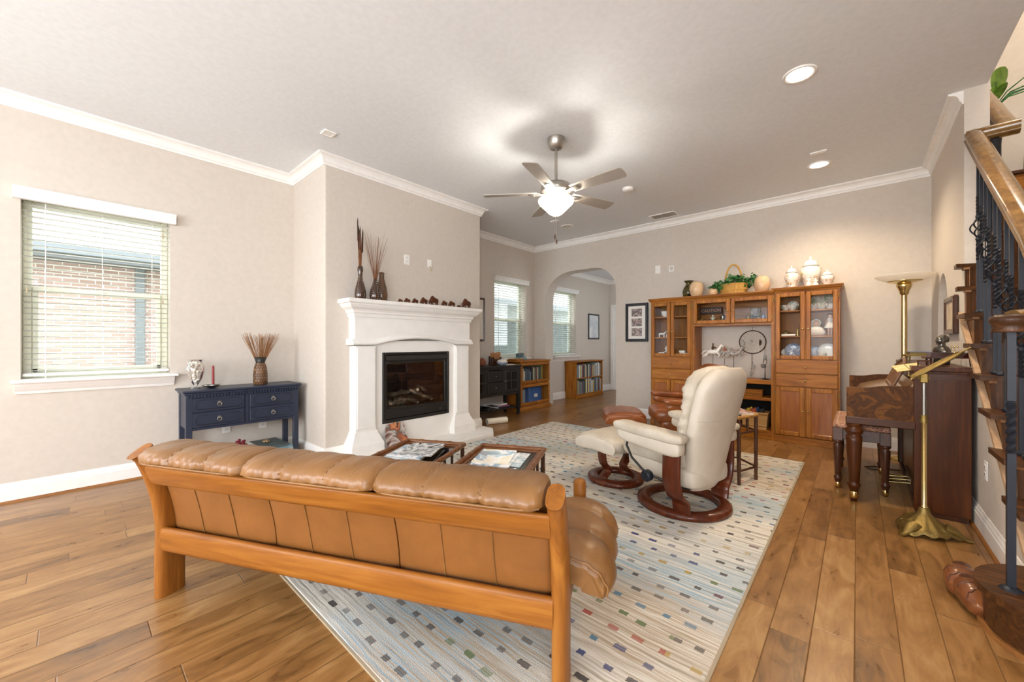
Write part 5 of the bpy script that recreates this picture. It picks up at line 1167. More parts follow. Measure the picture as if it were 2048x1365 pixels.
# left cabinet: pale china figures
g = 'china figures in the left oak cabinet'
solo(figure_mb(.13, .032), 'lady_figurine', M['whitecer'], 'white lady figurine on middle shelf behind left cabinet door', 'figurine', (-2.06, 5.74, 1.262), group=g)
def quad_mb(l, h):
    mb = MB(); mb.pillow((0, 0, h*.65), (l, l*.42, h*.42), .8, .9, 18, 10)
    for x in (-.33, .33):
        for y in (-.12, .12): mb.cyl((x*l, y*l, h*.55), (x*l, y*l, 0), l*.06, l*.05, 8)
    mb.tube([(l*.4, 0, h*.75), (l*.55, 0, h*1.0)], [l*.11, l*.08], 8); mb.pillow((l*.62, 0, h*1.0), (l*.28, l*.14, l*.15), 1, 1, 10, 6)
    return mb
solo(quad_mb(.10, .075), 'animal_figurine', M['whitecer'], 'white animal figurine on middle shelf of the left cabinet', 'figurine', (-2.15, 5.74, 1.262), group=g)
solo(MB().lathe([(.02, 0), (.03, .005), (.012, .03), (.03, .06), (.045, .10), (.03, .125), (.01, .14)], 18), 'bird_figurine', M['whitecer'], 'tall white bird figurine at the bottom of left cabinet', 'figurine', (-2.07, 5.76, 1.0), group=g)
solo(quad_mb(.09, .05), 'animal_figurine', M['whitecer'], 'small white animal at bottom left of the left cabinet', 'figurine', (-2.15, 5.72, 1.0), group=g)
solo(quad_mb(.07, .045), 'animal_figurine', M['whitecer'], 'small white animal at bottom right of the left cabinet', 'figurine', (-1.80, 5.72, 1.0), group=g)
cup(-1.86, 1.0, 1.3, M['whitecer'], 'white cup at the bottom of the left cabinet', g); cup(-2.1, 1.555, 1.5, M['whitecer'], 'white cup on the top shelf of the left cabinet', g)
# bridge: caution sign, figures, frames
zb_ = 1.42
sg = thing('caution_sign', 'dark metal CAUTION sign at the back of the bridge cabinet', 'sign', (-1.525, 5.90, 1.625)); MB().box(-.14, -.006, -.05, .14, 0, .05, .003).build('board', plain('rusty_sign', '3a2c26', .6, nz=.2), sg)
MB().tube([(-.134, -.007, -.044), (.134, -.007, -.044), (.134, -.007, .044), (-.134, -.007, .044)], .002, 5, True).build('border', plain('sign_copper', '8a5a42', .5), sg)
text('CAUTION', 'lettering', plain('sign_letter', 'c4906f', .5), .056, sg, (0, -.0075, 0), (R(90), 0, 0))
g = 'figures in the bridge cabinet'
for i, (x, mm, h, lb) in enumerate([(-1.60, 'gilt', .06, 'left end'), (-1.53, 'silver', .075, 'second from left'), (-1.46, 'floralchina', .08, 'under the sign lettering'), (-1.40, 'gilt', .07, 'right of sign centre'), (-1.34, 'silver', .09, 'near the middle stile'), (-1.14, 'black', .05, 'dark low one'), (-1.05, 'gilt', .085, 'gilt one mid right'), (-.96, 'silver', .10, 'silver one before frame'), (-.88, 'bluewhite', .075, 'far right blue')]):
    h *= 1.45
    if i % 2: solo(quad_mb(h*.9, h*.8), 'animal_figurine', M[mm], 'small animal figurine in bridge cabinet, '+lb, 'figurine', (x, 5.74, zb_), R(20*i), group=g)
    else: solo(figure_mb(h*1.25, h*.35), 'trinket_figurine', M[mm], 'small standing figurine in bridge cabinet, '+lb, 'figurine', (x, 5.74, zb_), group=g)
def pframe(name, loc, rz, w_, h_, bw, th, fm, art, lb, mat_w=0, cat='picture', rx=0):
    t = thing(name, lb, cat, loc, rz); t.rotation_euler = (rx, 0, rz)
    mb = MB()
    for x0, z0, x1, z1 in ((-w_/2, -h_/2, -w_/2+bw, h_/2), (w_/2-bw, -h_/2, w_/2, h_/2), (-w_/2+bw, -h_/2, w_/2-bw, -h_/2+bw), (-w_/2+bw, h_/2-bw, w_/2-bw, h_/2)): mb.box(x0, -th, z0, x1, 0, z1, min(.006, bw*.3))
    mb.build('frame', fm, t)
    if mat_w: MB().box(-w_/2+bw-.002, -th*.5, -h_/2+bw-.002, w_/2-bw+.002, -th*.2, h_/2-bw+.002).build('mat_board', M['paper'], t)
    m2 = mat_w; 
    if art: MB().box(-w_/2+bw+m2, -th*.56, -h_/2+bw+m2, w_/2-bw-m2, -th*.3, h_/2-bw-m2).build('print', art, t)
    return t
M['photo'] = patterned('snapshot', ['2b2a2c', '7d6a66', 'c9b8b0', '55505a', '8f8378', '39424a'], 16, .25)
pframe('framed_photo', (-.99, 5.86, 1.535), 0, .12, .20, .014, .014, M['gilt'], M['photo'], 'upright gilt frame standing at back of bridge cabinet', rx=R(-12))
solo(MB().box(-.035, -.003, 0, .035, 0, .035), 'place_card', M['paper'], 'little white card at left front of the bridge cabinet', 'card', (-1.62, 5.68, zb_))
# media bay: dream catcher on the wall, horses on rods, candle stand, box, basket
dc = thing('dream_catcher', 'round dream catcher hanging on the wall in the media bay', 'dream catcher', (-1.034, 5.935, 1.189))
M['hoop'] = plain('wrapped_hoop', '3b2416', .7, nz=.2)
MB().torus((0, 0, 0), .150, .0055, 56, 8, axis='y').build('hoop', M['hoop'], dc)
mb = MB()
for ring, (r0, r1) in enumerate([(.15, .118), (.118, .086), (.086, .056), (.056, .03)]):
    n = 14
    for i in range(n):
        a = 2*PI*(i+.5*ring)/n; b = a+PI/n
        for c in (b, a-PI/n+0): mb.cyl((r0*math.cos(a), 0, r0*math.sin(a)), (r1*math.cos(c), 0, r1*math.sin(c)), .0008, n=4)
mb.build('web', M['tassel'], dc); MB().tube([(0, 0, .15), (0, .003, .20)], .002, 5).build('hanging_loop', M['hoop'], dc)
def feather_mb(x, z, l, w_): return MB().tube([(x, -.008, z), (x+.006, -.012, z-l*.3), (x+.002, -.012, z-l*.7), (x, -.008, z-l)], [.002, w_, w_*.8, .001], 8, sx=.25, up=(1, 0, 0))
M['greyf'] = plain('grey_feather', 'a5a19b', .8, nz=.15); M['brownf'] = plain('brown_feather', '4a2a1c', .8, nz=.15)
feather_mb(-.11, .03, .12, .018).build('feather', M['greyf'], dc); feather_mb(.085, .035, .09, .014).build('feather', M['brownf'], dc); feather_mb(-.01, .03, .05, .012).build('feather', M['greyf'], dc)
mb = MB()
for x, z1 in ((-.012, -.40), (.004, -.32), (.137, -.25)): mb.cyl((x, -.004, -.14 if x < .1 else -.05), (x, -.004, z1), .0016, n=5); mb.ball((x, -.006, z1+.05), .005, 8, 6)
mb.build('beaded_cords', M['hoop'], dc)
for x, z in ((-.012, -.375), (.012, -.29), (.137, -.16)): feather_mb(x, z, .08, .016).build('feather', M['greyf'], dc)
def rod_horse(x, z, s, mat, lb, rider=None, rz=0):
    t = thing('carousel_horse', lb, 'figurine', (x, 5.76, .72), rz, 'carousel horses on rods in the media bay'); zz = z-.72
    mb = MB(); mb.pillow((0, 0, zz), (.13*s, .05*s, .058*s), .9, .9, 18, 10); mb.tube([(.045*s, 0, zz+.01), (.075*s, 0, zz+.05*s), (.085*s, 0, zz+.075*s)], [.022*s, .017*s, .014*s], 8); mb.tube([(.08*s, 0, zz+.078*s), (.118*s, 0, zz+.058*s)], [.014*s, .008*s], 8)
    for s2, pts in ((1, [(.05, .0, -.01), (.085, 0, -.02), (.10, 0, .012)]), (-1, [(.045, 0, -.01), (.075, 0, -.04), (.055, 0, -.065)])): mb.tube([(a*s, s2*.014*s, zz+c*s) for a, b, c in pts], [.011*s, .008*s, .006*s], 7)
    for s2, pts in ((1, [(-.05, 0, -.01), (-.085, 0, -.035), (-.12, 0, -.04)]), (-1, [(-.05, 0, -.01), (-.07, 0, -.045), (-.105, 0, -.06)])): mb.tube([(a*s, s2*.014*s, zz+c*s) for a, b, c in pts], [.013*s, .008*s, .006*s], 7)
    mb.tube([(-.065*s, 0, zz+.015*s), (-.10*s, 0, zz), (-.13*s, 0, zz-.03*s)], [.010*s, .012*s, .003*s], 7); mb.build('horse', mat, t)
    MB().cyl((0, 0, 0), (0, 0, zz-.02*s), .003, n=8).lathe([(.03, 0), (.03, .006), (.004, .010)], 16).build('rod', M['black'], t)
    if rider: mb = MB(); mb.lathe([(.018*s, zz+.02*s), (.015*s, zz+.05*s), (.008*s, zz+.075*s)], 12); mb.ball((0, 0, zz+.088*s), .011*s, 10, 6); mb.tube([(0, .012*s, zz+.055*s), (.03*s, .012*s, zz+.045*s)], .005*s, 6); mb.build('rider', rider, t)
rod_horse(-1.465, 1.06, 1.15, M['whitecer'], 'white carousel horse with rider on a rod, leftmost', M['dollhair'])
M['greyhorse'] = patterned('grey_dapple', ['55504c', '9b958d', 'c9c2b8', '3a3431'], 30, .4)
rod_horse(-1.325, 1.045, .9, M['greyhorse'], 'grey carousel horse with red rider on a rod, middle', plain('red_coat', 'a3583f', .5))
rod_horse(-1.215, 1.04, 1.1, M['greyhorse'], 'dark grey carousel horse on a rod beside the dream catcher', None, R(15))
t = thing('candle_stand', 'slim black looped metal candle stand at right of media bay', 'candle holder', (-.87, 5.78, .72))
MB().lathe([(.045, 0), (.045, .006), (.012, .012), (.006, .02), (.004, .10)], 20).build('base', M['iron'], t)
mb = MB(); mb.tube([(0, 0, .08), (0, 0, .17), (.02, 0, .22), (.012, 0, .255), (-.012, 0, .25), (-.02, 0, .21), (-.016, 0, .17)], .0035, 6); mb.build('loop_stem', M['iron'], t); MB().lathe([(.008, .14), (.026, .15), (.028, .185), (.022, .188), (.01, .155)], 16, (-.018, 0, 0)).build('cup', plain('grey_stone', '77736c', .5), t)
t = thing('carved_box', 'carved wooden box on the middle media shelf', 'box', (-.985, 5.74, .505)); MB().box(-.10, -.06, 0, .10, .06, .07, .004).build('box_body', ox, t); MB().box(-.104, -.064, .07, .104, .064, .088, .004).build('lid', ox, t)
mb = MB()
for i in range(7): mb.torus((-.075+.025*i, -.061, .035), .009, .0018, 12, 5, axis='y')
mb.build('carving', M['darkwood_x'], t)
t = thing('wicker_hamper', 'woven rectangular basket on the bottom media shelf', 'basket', (-.965, 5.76, .105)); M['rattan'] = brick_mat('rattan_weave', 'd3ad74', 'b98f52', '8a6736', 22, .3, .5, .65)
mb = MB(); w0, w1, d0, d1, hh = .125, .145, .10, .115, .205; mb.rings([[(-w0, -d0, 0), (w0, -d0, 0), (w0, d0, 0), (-w0, d0, 0)], [(-w1, -d1, hh), (w1, -d1, hh), (w1, d1, hh), (-w1, d1, hh)], [(-w1+.01, -d1+.01, hh), (w1-.01, -d1+.01, hh), (w1-.01, d1-.01, hh), (-w1+.01, d1-.01, hh)], [(-w0+.01, -d0+.01, .01), (w0-.01, -d0+.01, .01), (w0-.01, d0-.01, .01), (-w0+.01, d0-.01, .01)]], False, True, False)
mb.build('basket_body', M['rattan'], t); mb = MB(); mb.tube([(-w1, -d1, hh), (w1, -d1, hh), (w1, d1, hh), (-w1, d1, hh)], .007, 6, True); mb.build('rim', M['rattan'], t)
for x, y, c, lb in ((-.07, 0, 'd8b93a', 'yellow toy on top in the woven basket'), (.0, .02, '2f5f9e', 'blue toy on top in the woven basket'), (.06, -.01, '2a2a2c', 'black toy on top in the woven basket'), (-.02, -.05, 'b3543c', 'red toy at front in the woven basket')):
    mb = MB(); mb.pillow((0, 0, 0), (.07, .06, .06), .6, .6, 14, 8); mb.pillow((.02, 0, .03), (.03, .03, .03), .6, .6, 10, 6); solo(mb, 'soft_toy', plain('toy_'+c, c, .6), lb, 'toy', (-.965+x, 5.76+y, .105+.215))
# ================================================================== framed pictures and plates
M['matte_blackframe'] = plain('black_frame', '23262c', .3, nz=.05)
t = pframe('framed_photos', (-2.622, YB-.001, 1.503), 0, .372, .61, .045, .025, M['matte_blackframe'], None, 'black frame with three stacked photos right of the arch', .0)
MB().box(-.142, -.012, -.262, .142, -.004, .262).build('mat_board', M['paper'], t)
for z in (.155, 0, -.155): MB().box(-.085, -.0145, z-.062, .085, -.0118, z+.062).build('photo', M['photo'], t)
plate('thermostat', (-2.29, YB-.001, 2.30), 0, 'blank white plate on back wall above the framed photos', 'wall plate', 'x', .08, .125)
t = plate('wall_control', (-2.085, YB-.001, 2.29), 0, 'small white control left of the wall unit', 'wall plate', 'x', .075, .09); MB().box(-.02, -.014, -.025, .02, -.005, .03, .004).build('keypad', M['ventgrey'], t)
t = pframe('framed_print', (XR-.001, 4.71, 1.40), R(-90), .44, .30, .038, .03, M['darkwood_x'], patterned('sepia_print', ['c9b79c', 'd8c9b0', 'b39c80'], 4, .4), 'dark framed sepia print on the wall beside the stairs')
plate('wall_outlet', (XR-.001, 3.63, .414), R(-90), 'white outlet low on the wall behind the brass music stand', 'outlet')
pframe('framed_print', (XL+.001, 8.21, 1.56), R(90), .50, .60, .035, .022, M['matte_blackframe'], patterned('pale_print', ['dfe3e6', 'c6cdd4', 'eceeee'], 3, .4), 'thin black framed pale print in the room beyond the arch')
pframe('framed_print', (XL+.001, 4.25, 1.565), R(90), .68, .72, .03, .03, M['darkwood_z'], patterned('beige_print', ['cfc6b8', 'e2dccf'], 3, .4), 'brown framed picture mostly hidden behind the chimney breast')

# ================================================================== upright piano on the right wall
pn = thing('upright_piano', 'walnut spinet piano with scrolled cheeks against the right wall', 'piano', (.43, 4.57, 0))
wx, wy, wz = M['walnut_x'], M['walnut_y'], M['walnut_z']; PY = .72          # half length
def L_(x): return x-.43
x0, x1 = L_(.29), L_(.553)
MB().box(x0, -PY, .035, x1, -PY+.035, .985, .003).build('side_panel', wz, pn); MB().box(x0, PY-.035, .035, x1, PY, .985, .003).build('side_panel', wz, pn)
mb = MB(); mb.box(x1-.02, -PY+.035, .05, x1, PY-.035, .98); mb.box(x0+.03, -PY+.035, .05, x0+.05, PY-.035, .58); mb.box(x0+.01, -PY+.035, .62, x0+.03, PY-.035, .99); mb.build('case', wy, pn)
mb = MB(); mb.box(x0-.012, -PY-.008, .985, x1+.004, PY+.008, 1.018, .004); mb.box(x0-.006, -PY-.004, .972, x1, PY+.004, .985, .002); mb.build('lid', wy, pn)
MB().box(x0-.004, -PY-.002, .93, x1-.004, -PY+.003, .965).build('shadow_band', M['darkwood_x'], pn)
for s, y in ((-1, -PY), (1, PY-.045)):
    k0, k1 = L_(-.062), L_(.29)
    pl = [(k0, .632), (k1, .622), (k1, .87)]+[(lerp(k1, k0, f), .848+.024*(1/(1+math.exp((f-.55)*16)))) for f in [i/14 for i in range(1, 15)]]
    mb = MB(); mb.prism(pl, 'y', y, y+.045); mb.build('cheek', M['burl'], pn)
    mb = MB(); mb.box(k0-.006, y-.006, .578, k1+.01, y+.051, .632, .005); mb.build('cheek_moulding', wx, pn)
    # turned front leg
    mb = MB(); mb.lathe([(.018, 0), (.020, .02), (.024, .026), (.024, .075), (.027, .085), (.036, .115), (.040, .13), (.030, .138), (.032, .15), (.047, .45), (.047, .485), (.034, .495), (.052, .515), (.054, .535), (.036, .55), (.046, .565), (.046, .58)], 26, (L_(-.02), y+.0225, 0)); lg = mb.build('leg', wz, pn)
    MB().lathe([(.0245, .028), (.0255, .03), (.0255, .072), (.0245, .074)], 20, (L_(-.02), y+.0225, 0)).build('brass_ferrule', M['brass'], lg)
    MB().box(x0-.0, y+.004, .04, x0+.07, y+.041, .58, .004).build('toe_post', wz, pn)
MB().box(L_(-.06), -PY+.045, .585, L_(.29), PY-.045, .625, .004).build('key_bed', wy, pn)
MB().box(L_(-.055), -PY+.045, .625, L_(-.03), PY-.045, .70, .004).build('key_slip', wy, pn)
# closed fallboard sloping up to the music shelf
mb = MB(); mb.prism([(L_(-.04), .70), (L_(.02), .775), (L_(.13), .815), (L_(.26), .84), (L_(.295), .905), (L_(.295), .70)], 'y', -PY+.045, PY-.045); mb.build('fallboard', wood('pale_walnut_lid', '7d5a38', 'b59470', 'y', .22, .8, .5), pn)
MB().cyl((L_(.05), -.30, .792), (L_(.048), -.30, .805), .008, n=12).build('fallboard_knob', M['darkwood_x'], pn)
# pierced music desk
md = MB(); a, b = -.36, .36; zt0, zt1 = .0, .215
def deskp(y, z): return (L_(.20)+z*.42, y, .835+z)
for p, q, r_ in [((a, 0), (a, .13), .012), ((b, 0), (b, .13), .012), ((a, .004), (b, .004), .014)]: md.tube([deskp(*p), deskp(*q)], r_, 6)
md.tube([deskp(lerp(a, b, i/24), .13+.085*math.sin(PI*i/24)) for i in range(25)], .014, 6)
for k in range(5):
    yc = lerp(a, b, (k+.5)/5); hh = .06+.10*math.sin(PI*(k+.5)/5)
    md.tube([deskp(yc-.055, .015), deskp(yc-.055, hh*.55), deskp(yc-.03, hh*.9), deskp(yc, hh+.02), deskp(yc+.03, hh*.9), deskp(yc+.055, hh*.55), deskp(yc+.055, .015)], .008, 6)
    md.tube([deskp(yc-.02, .01), deskp(yc, hh*.5), deskp(yc-.01, hh)], .005, 6); md.tube([deskp(yc+.02, .01), deskp(yc, hh*.5), deskp(yc+.01, hh)], .005, 6)
md.build('music_desk', wood('fretwork_walnut', '5a3c28', '8a674c', 'y', .3), pn)
mb = MB()
for y in (-.12, -.02, .08): mb.tube([(x0+.05, y, .06), (x0-.03, y, .05), (x0-.10, y, .042)], [.008, .009, .014], 8, sx=1.4)
mb.build('pedals', M['brass'], pn); MB().box(x0+.02, -.25, .02, x0+.06, .22, .12).build('pedal_board', wy, pn); MB().box(x0+.01, -PY+.01, 0, x1-.01, PY-.01, .035).build('plinth', M['darkwood_y'], pn)
# bench with a woven cover
bn = thing('piano_bench', 'dark piano bench with patterned red brown woven seat', 'bench', (.02, 4.50, 0)); bx_, by_ = .175, .385; sz_ = .50
M['kilim'] = patterned('woven_seat', ['4d2f2c', '9a5f4a', 'c9a284', '6e3f37', 'b98a6c', '3b2a30'], 34, .9)
MB().box(-bx_+.004, -by_+.004, sz_-.012, bx_-.004, by_-.004, sz_+.028, .012).build('seat_pad', M['kilim'], bn)
mb = MB()
for k in range(7): x = -bx_+.03+(2*bx_-.06)*k/6; mb.box(x-.003, -by_+.02, sz_+.027, x+.003, by_-.02, sz_+.0295)
mb.build('stripe_bands', plain('pale_wool', 'c6a184', .9), bn)
mb = MB(); mb.box(-bx_+.02, -by_+.02, sz_-.10, bx_-.02, -by_+.045, sz_-.012, .004); mb.box(-bx_+.02, by_-.045, sz_-.10, bx_-.02, by_-.02, sz_-.012, .004); mb.box(-bx_+.01, -by_+.045, sz_-.10, -bx_+.035, by_-.045, sz_-.012, .004); mb.box(bx_-.035, -by_+.045, sz_-.10, bx_-.01, by_-.045, sz_-.012, .004); mb.build('apron', M['darkwood_y'], bn)
for sx in (-1, 1):
    for sy in (-1, 1):
        c = (sx*(bx_-.035), sy*(by_-.035), 0); mb = MB(); mb.box(c[0]-.032, c[1]-.032, sz_-.11, c[0]+.032, c[1]+.032, sz_-.012, .003)
        mb.lathe([(.015, 0), (.018, .03), (.018, .05), (.026, .075), (.028, .09), (.018, .10), (.020, .108), (.031, .34), (.031, .35), (.020, .358), (.034, .375), (.034, .388), (.024, .395)], 20, c); lg = mb.build('leg', M['darkwood_z'], bn)
        MB().lathe([(.0165, .004), (.019, .006), (.019, .045), (.018, .047)], 16, c).build('brass_ferrule', M['brass'], lg)
# things on the piano lid
PZ = 1.018
def mini_piano(loc, rz, s, mat, lb, cover=None):
    t = thing('miniature_piano', lb, 'model piano', loc, rz, 'miniature grand pianos on the piano lid')
    out = [(-.09*s, -.055*s), (-.09*s, .055*s), (-.02*s, .055*s)]+[(.0*s+.10*s*f, .055*s-.045*s*(f*f*(3-2*f))) for f in [i/8 for i in range(1, 9)]]+[(.125*s, -.01*s), (.12*s, -.04*s), (.10*s, -.055*s)]
    MB().prism(out, 'z', .055*s, .088*s).build('case', mat, t); MB().prism([(x*1.01, y*1.02) for x, y in out], 'z', .089*s, .094*s).build('lid', cover or mat, t)
    MB().box(-.115*s, -.055*s, .05*s, -.085*s, .055*s, .068*s, .002).build('keyboard', mat, t)
    mb = MB()
    for x, y in ((-.09, -.045), (-.09, .045), (.10, -.03)): mb.lathe([(.003*s, 0), (.004*s, .01*s), (.007*s, .05*s), (.008*s, .055*s)], 8, (x*s, y*s, 0))
    mb.build('legs', mat, t); return t
mini_piano((.465, 4.02, PZ), R(8), 1.0, plain('mini_mahogany', '3a1710', .2, nz=.15, coat=.4), 'dark red miniature grand piano at the near end of the piano lid')
mini_piano((.40, 4.62, PZ), R(8), .95, M['abrass'], 'brass legged miniature piano with blue lid on the piano', plain('blue_lid', '3f5f8f', .3))
mb = MB(); mb.box(-.03, -.018, .03, .03, .018, .04, .003)
for x in (-.024, .024):
    for y in (-.012, .012): mb.cyl((x, y, 0), (x, y, .03), .003, n=6)
solo(mb, 'miniature_bench', M['walnut_x'], 'tiny wooden bench beside the dark red miniature piano', 'model bench', (.345, 3.98, PZ))
bu = thing('composer_bust', 'small dark metal bust on the piano lid', 'bust', (.47, 4.30, PZ), R(215))
MB().box(-.032, -.032, 0, .032, .032, .05, .004).lathe([(.026, .05), (.022, .058), (.016, .075)], 16).build('pedestal', M['black'], bu)
mb = MB(); mb.pillow((0, 0, .105), (.075, .11, .075), .8, .9, 20, 12, lambda p: (p.x, p.y*(1-.25*p.z), p.z)); mb.lathe([(.026, .12), (.02, .145), (.02, .16)], 14); mb.pillow((.006, 0, .178), (.058, .05, .068), 1, 1, 18, 12)
mb.pillow((.036, 0, .174), (.016, .012, .018), 1, 1, 8, 6); mb.pillow((.03, 0, .155), (.014, .02, .012), 1, 1, 8, 6)
for s in (-1, 1): mb.pillow((.029, s*.011, .184), (.008, .01, .006), 1, 1, 8, 6)
mb.build('head_and_shoulders', plain('dark_pewter', '6b665f', .28, .9, nz=.15), bu)
mb = MB(); rnd = random.Random(3)
mb.pillow((-.006, 0, .188), (.060, .060, .064), 1, 1, 16, 10)
for i in range(70): a = rnd.uniform(.9, 5.4); b = rnd.uniform(-.5, 1.4); mb.ball((-.006+.029*math.cos(b)*math.cos(a), .029*math.cos(b)*math.sin(a), .186+.031*math.sin(b)), .0075, 7, 5)
mb.build('curly_hair', plain('pewter_hair', '5d5850', .35, .8, nz=.2), bu)
cn = thing('miniature_candelabra', 'tiny gold candelabra on the dark red miniature piano', 'candelabra', (.50, 4.03, PZ+.094)); mb = MB().lathe([(.009, 0), (.009, .003), (.002, .006), (.002, .035)], 10)
for x in (-.014, 0, .014): mb.tube([(0, 0, .018), (x, 0, .016), (x, 0, .032)], .0015, 5); mb.lathe([(.001, .030), (.005, .036), (.003, .048), (.001, .05)], 8, (x, 0, 0))
mb.build('arms', M['brass'], cn)

# torchiere behind the far end of the piano
tc = thing('torchiere_lamp', 'tall brass torchiere floor lamp with white glass bowl behind piano', 'floor lamp', (.352, 5.56, 0))
MB().lathe([(.13, 0), (.135, .01), (.12, .022), (.04, .035), (.025, .06)], 32).build('base', M['brass'], tc)
MB().cyl((0, 0, .05), (0, 0, 1.72), .022, n=20).build('pole', M['brass'], tc)
MB().lathe([(.022, 1.66), (.034, 1.675), (.036, 1.70), (.045, 1.72), (.055, 1.745), (.058, 1.765), (.05, 1.775)], 28, flute=.03, k=10).build('capital', M['brass'], tc)
MB().lathe([(.03, 1.772), (.07, 1.778), (.12, 1.793), (.135, 1.801), (.12, 1.803), (.06, 1.80)], 40).build('reflector', M['brass'], tc)
MB().lathe([(.125, 1.801), (.19, 1.828), (.222, 1.852), (.225, 1.858), (.217, 1.856), (.18, 1.834), (.12, 1.808)], 48, cap=False).build('glass_bowl', M['lampglass'], tc)

# brass music stand
ms = thing('music_stand', 'ornate antique brass music stand in front of the piano end', 'music stand', (.31, 3.52, 0), R(-4))
prof = [(.021, .155), (.024, .15), (.028, .135), (.032, .12), (.05, .10), (.075, .075), (.105, .055), (.125, .035)]
mb = MB(); n = 60; rs = []
for r_, z_ in prof+[(.128, .022)]:
    ring = []
    for j in range(n):
        a = 2*PI*j/n; lob = max(0, math.cos(3*a))**1.5; q = (r_-.03)/.10; rr = r_*(1+.30*lob*max(0, q)); zz = z_-.012*lob*max(0, q)+.006*max(0, q)*math.cos(12*a)
        ring.append((rr*math.cos(a), rr*math.sin(a), zz))
    rs.append(ring)
mb.rings(rs, False, False)
bs = mb.build('base', M['abrass'], ms)
for k in range(3):
    a = R(120*k); mb = MB().at((0, 0, 0), a); mb.tube([(.09, 0, .055), (.13, 0, .042), (.155, 0, .02), (.175, 0, .009), (.20, 0, .008)], [.03, .024, .015, .011, .009], 10, sx=1.5); mb.build('foot', M['abrass'], bs)
mb = MB()
for k in range(12):
    a = 2*PI*k/12; mb.at((.100*math.cos(a), .100*math.sin(a), .055), a, 0, R(30)); mb.torus((0, 0, 0), .013, .004, 14, 6)
mb.build('scrollwork', M['abrass'], bs)
mb = MB(); mb.lathe([(.016, .15), (.018, .16), (.014, .166)]+[(.0125, .17), (.0125, .68), (.014, .685)], 16, flute=.08, k=8); mb.build('lower_pole', M['brass'], ms)
MB().lathe([(.018, .68), (.019, .70), (.016, .71), (.018, .72), (.013, .73)], 16).build('collar', M['abrass'], ms)
MB().lathe([(.0105, .73), (.0105, .935)], 14).build('upper_pole', M['silver'], ms)
mb = MB(); mb.box(-.02, -.016, .93, .02, .016, .985, .006); mb.cyl((-.0, .016, .96), (.0, .034, .96), .024, n=18); mb.build('tilt_joint', M['abrass'], ms)
# lyre shaped desk, tilted: high side towards the right wall
dk = MB(); th = R(38)
def dp(u, v): return (-.055+u*.62*math.cos(th), v*.85, .962+u*.62*math.sin(th))   # u up the slope, v across
dk.tube([dp(.02, -.20), dp(.0, -.10), dp(0, .10), dp(.02, .20)], .007, 6)
for s in (-1, 1):
    dk.tube([dp(.02, s*.20), dp(.10, s*.235), dp(.20, s*.20), dp(.30, s*.215), dp(.38, s*.17), dp(.43, s*.09), dp(.42, s*.03)], .006, 6)
    dk.tube([dp(.0, s*.07), dp(.12, s*.11), dp(.22, s*.06), dp(.32, s*.09), dp(.40, s*.03)], .005, 6)
    dk.tube([dp(.22, s*.06), dp(.24, s*.12), dp(.19, s*.15), dp(.17, s*.12)], .004, 6)
dk.tube([dp(0, 0), dp(.5, 0)], .005, 6)
dkm = dk.build('lyre_desk', M['abrass'], ms)
mb = MB(); mb.tube([dp(.0, -.21), dp(.0, .21)], .005, 6); mb.M = Matrix.Identity(4); mb.tube([(dp(.0, v)[0]-.012, v, dp(0, v)[2]+.022) for v in (-.20, -.07, .07, .20)], .004, 6); mb.build('ledge', M['abrass'], ms)
sb = thing('sheet_music', 'open cream music booklet lying at the near end of the piano music desk', 'sheet music', (.27, 3.97, 1.0), R(8)); sb.rotation_euler = (R(14), R(-12), R(8))
M['score'] = patterned('aged_score', ['d9c88e', 'cbb777', 'e3d6a6'], 10, .6)
for v0, v1 in ((-.07, -.002), (.002, .07)): MB().box(v0, -.06, 0, v1, .08, .004, .001).build('page', M['score'], sb)
# cord on the floor under the bench
solo(MB().tube([(.18, 4.98, .004), (.10, 4.94, .004), (.05, 5.0, .004), (.12, 5.07, .004), (.25, 5.04, .004), (.36, 5.10, .004)], .004, 6), 'power_cord', M['black'], 'thin dark cord curling on floor under the piano', 'cord')
# ================================================================== staircase
TZs = [.20, .43, .615, .80, .99, 1.175, 1.377, 1.578, 1.745, 1.96]; TY = [2.40, 2.77, 3.02, 3.28, 3.52, 3.75, 3.95, 4.19, 4.235, 4.29]
sx0, sx1 = .57, 1.75
TYR = TY[:6]+[4.22, 4.55, 4.85, 5.15]      # right hand ends: the last steps fan out
M['stair_light'] = wood('stringer_oak', '6b4526', '9a6b40', 'y', .42, .9); M['stair_pale'] = wood('pale_moulding', 'b08a66', 'd0b191', 'y', .45, .9)
st = thing('staircase', 'stained wood stairs rising along the right wall', 'stairs', (1.1, 2.4, 0))
ov = Vector((-1.1, -2.4, 0)); MT = Matrix.Translation(ov)
def SB(): m = MB(); m.M = MT.copy(); return m
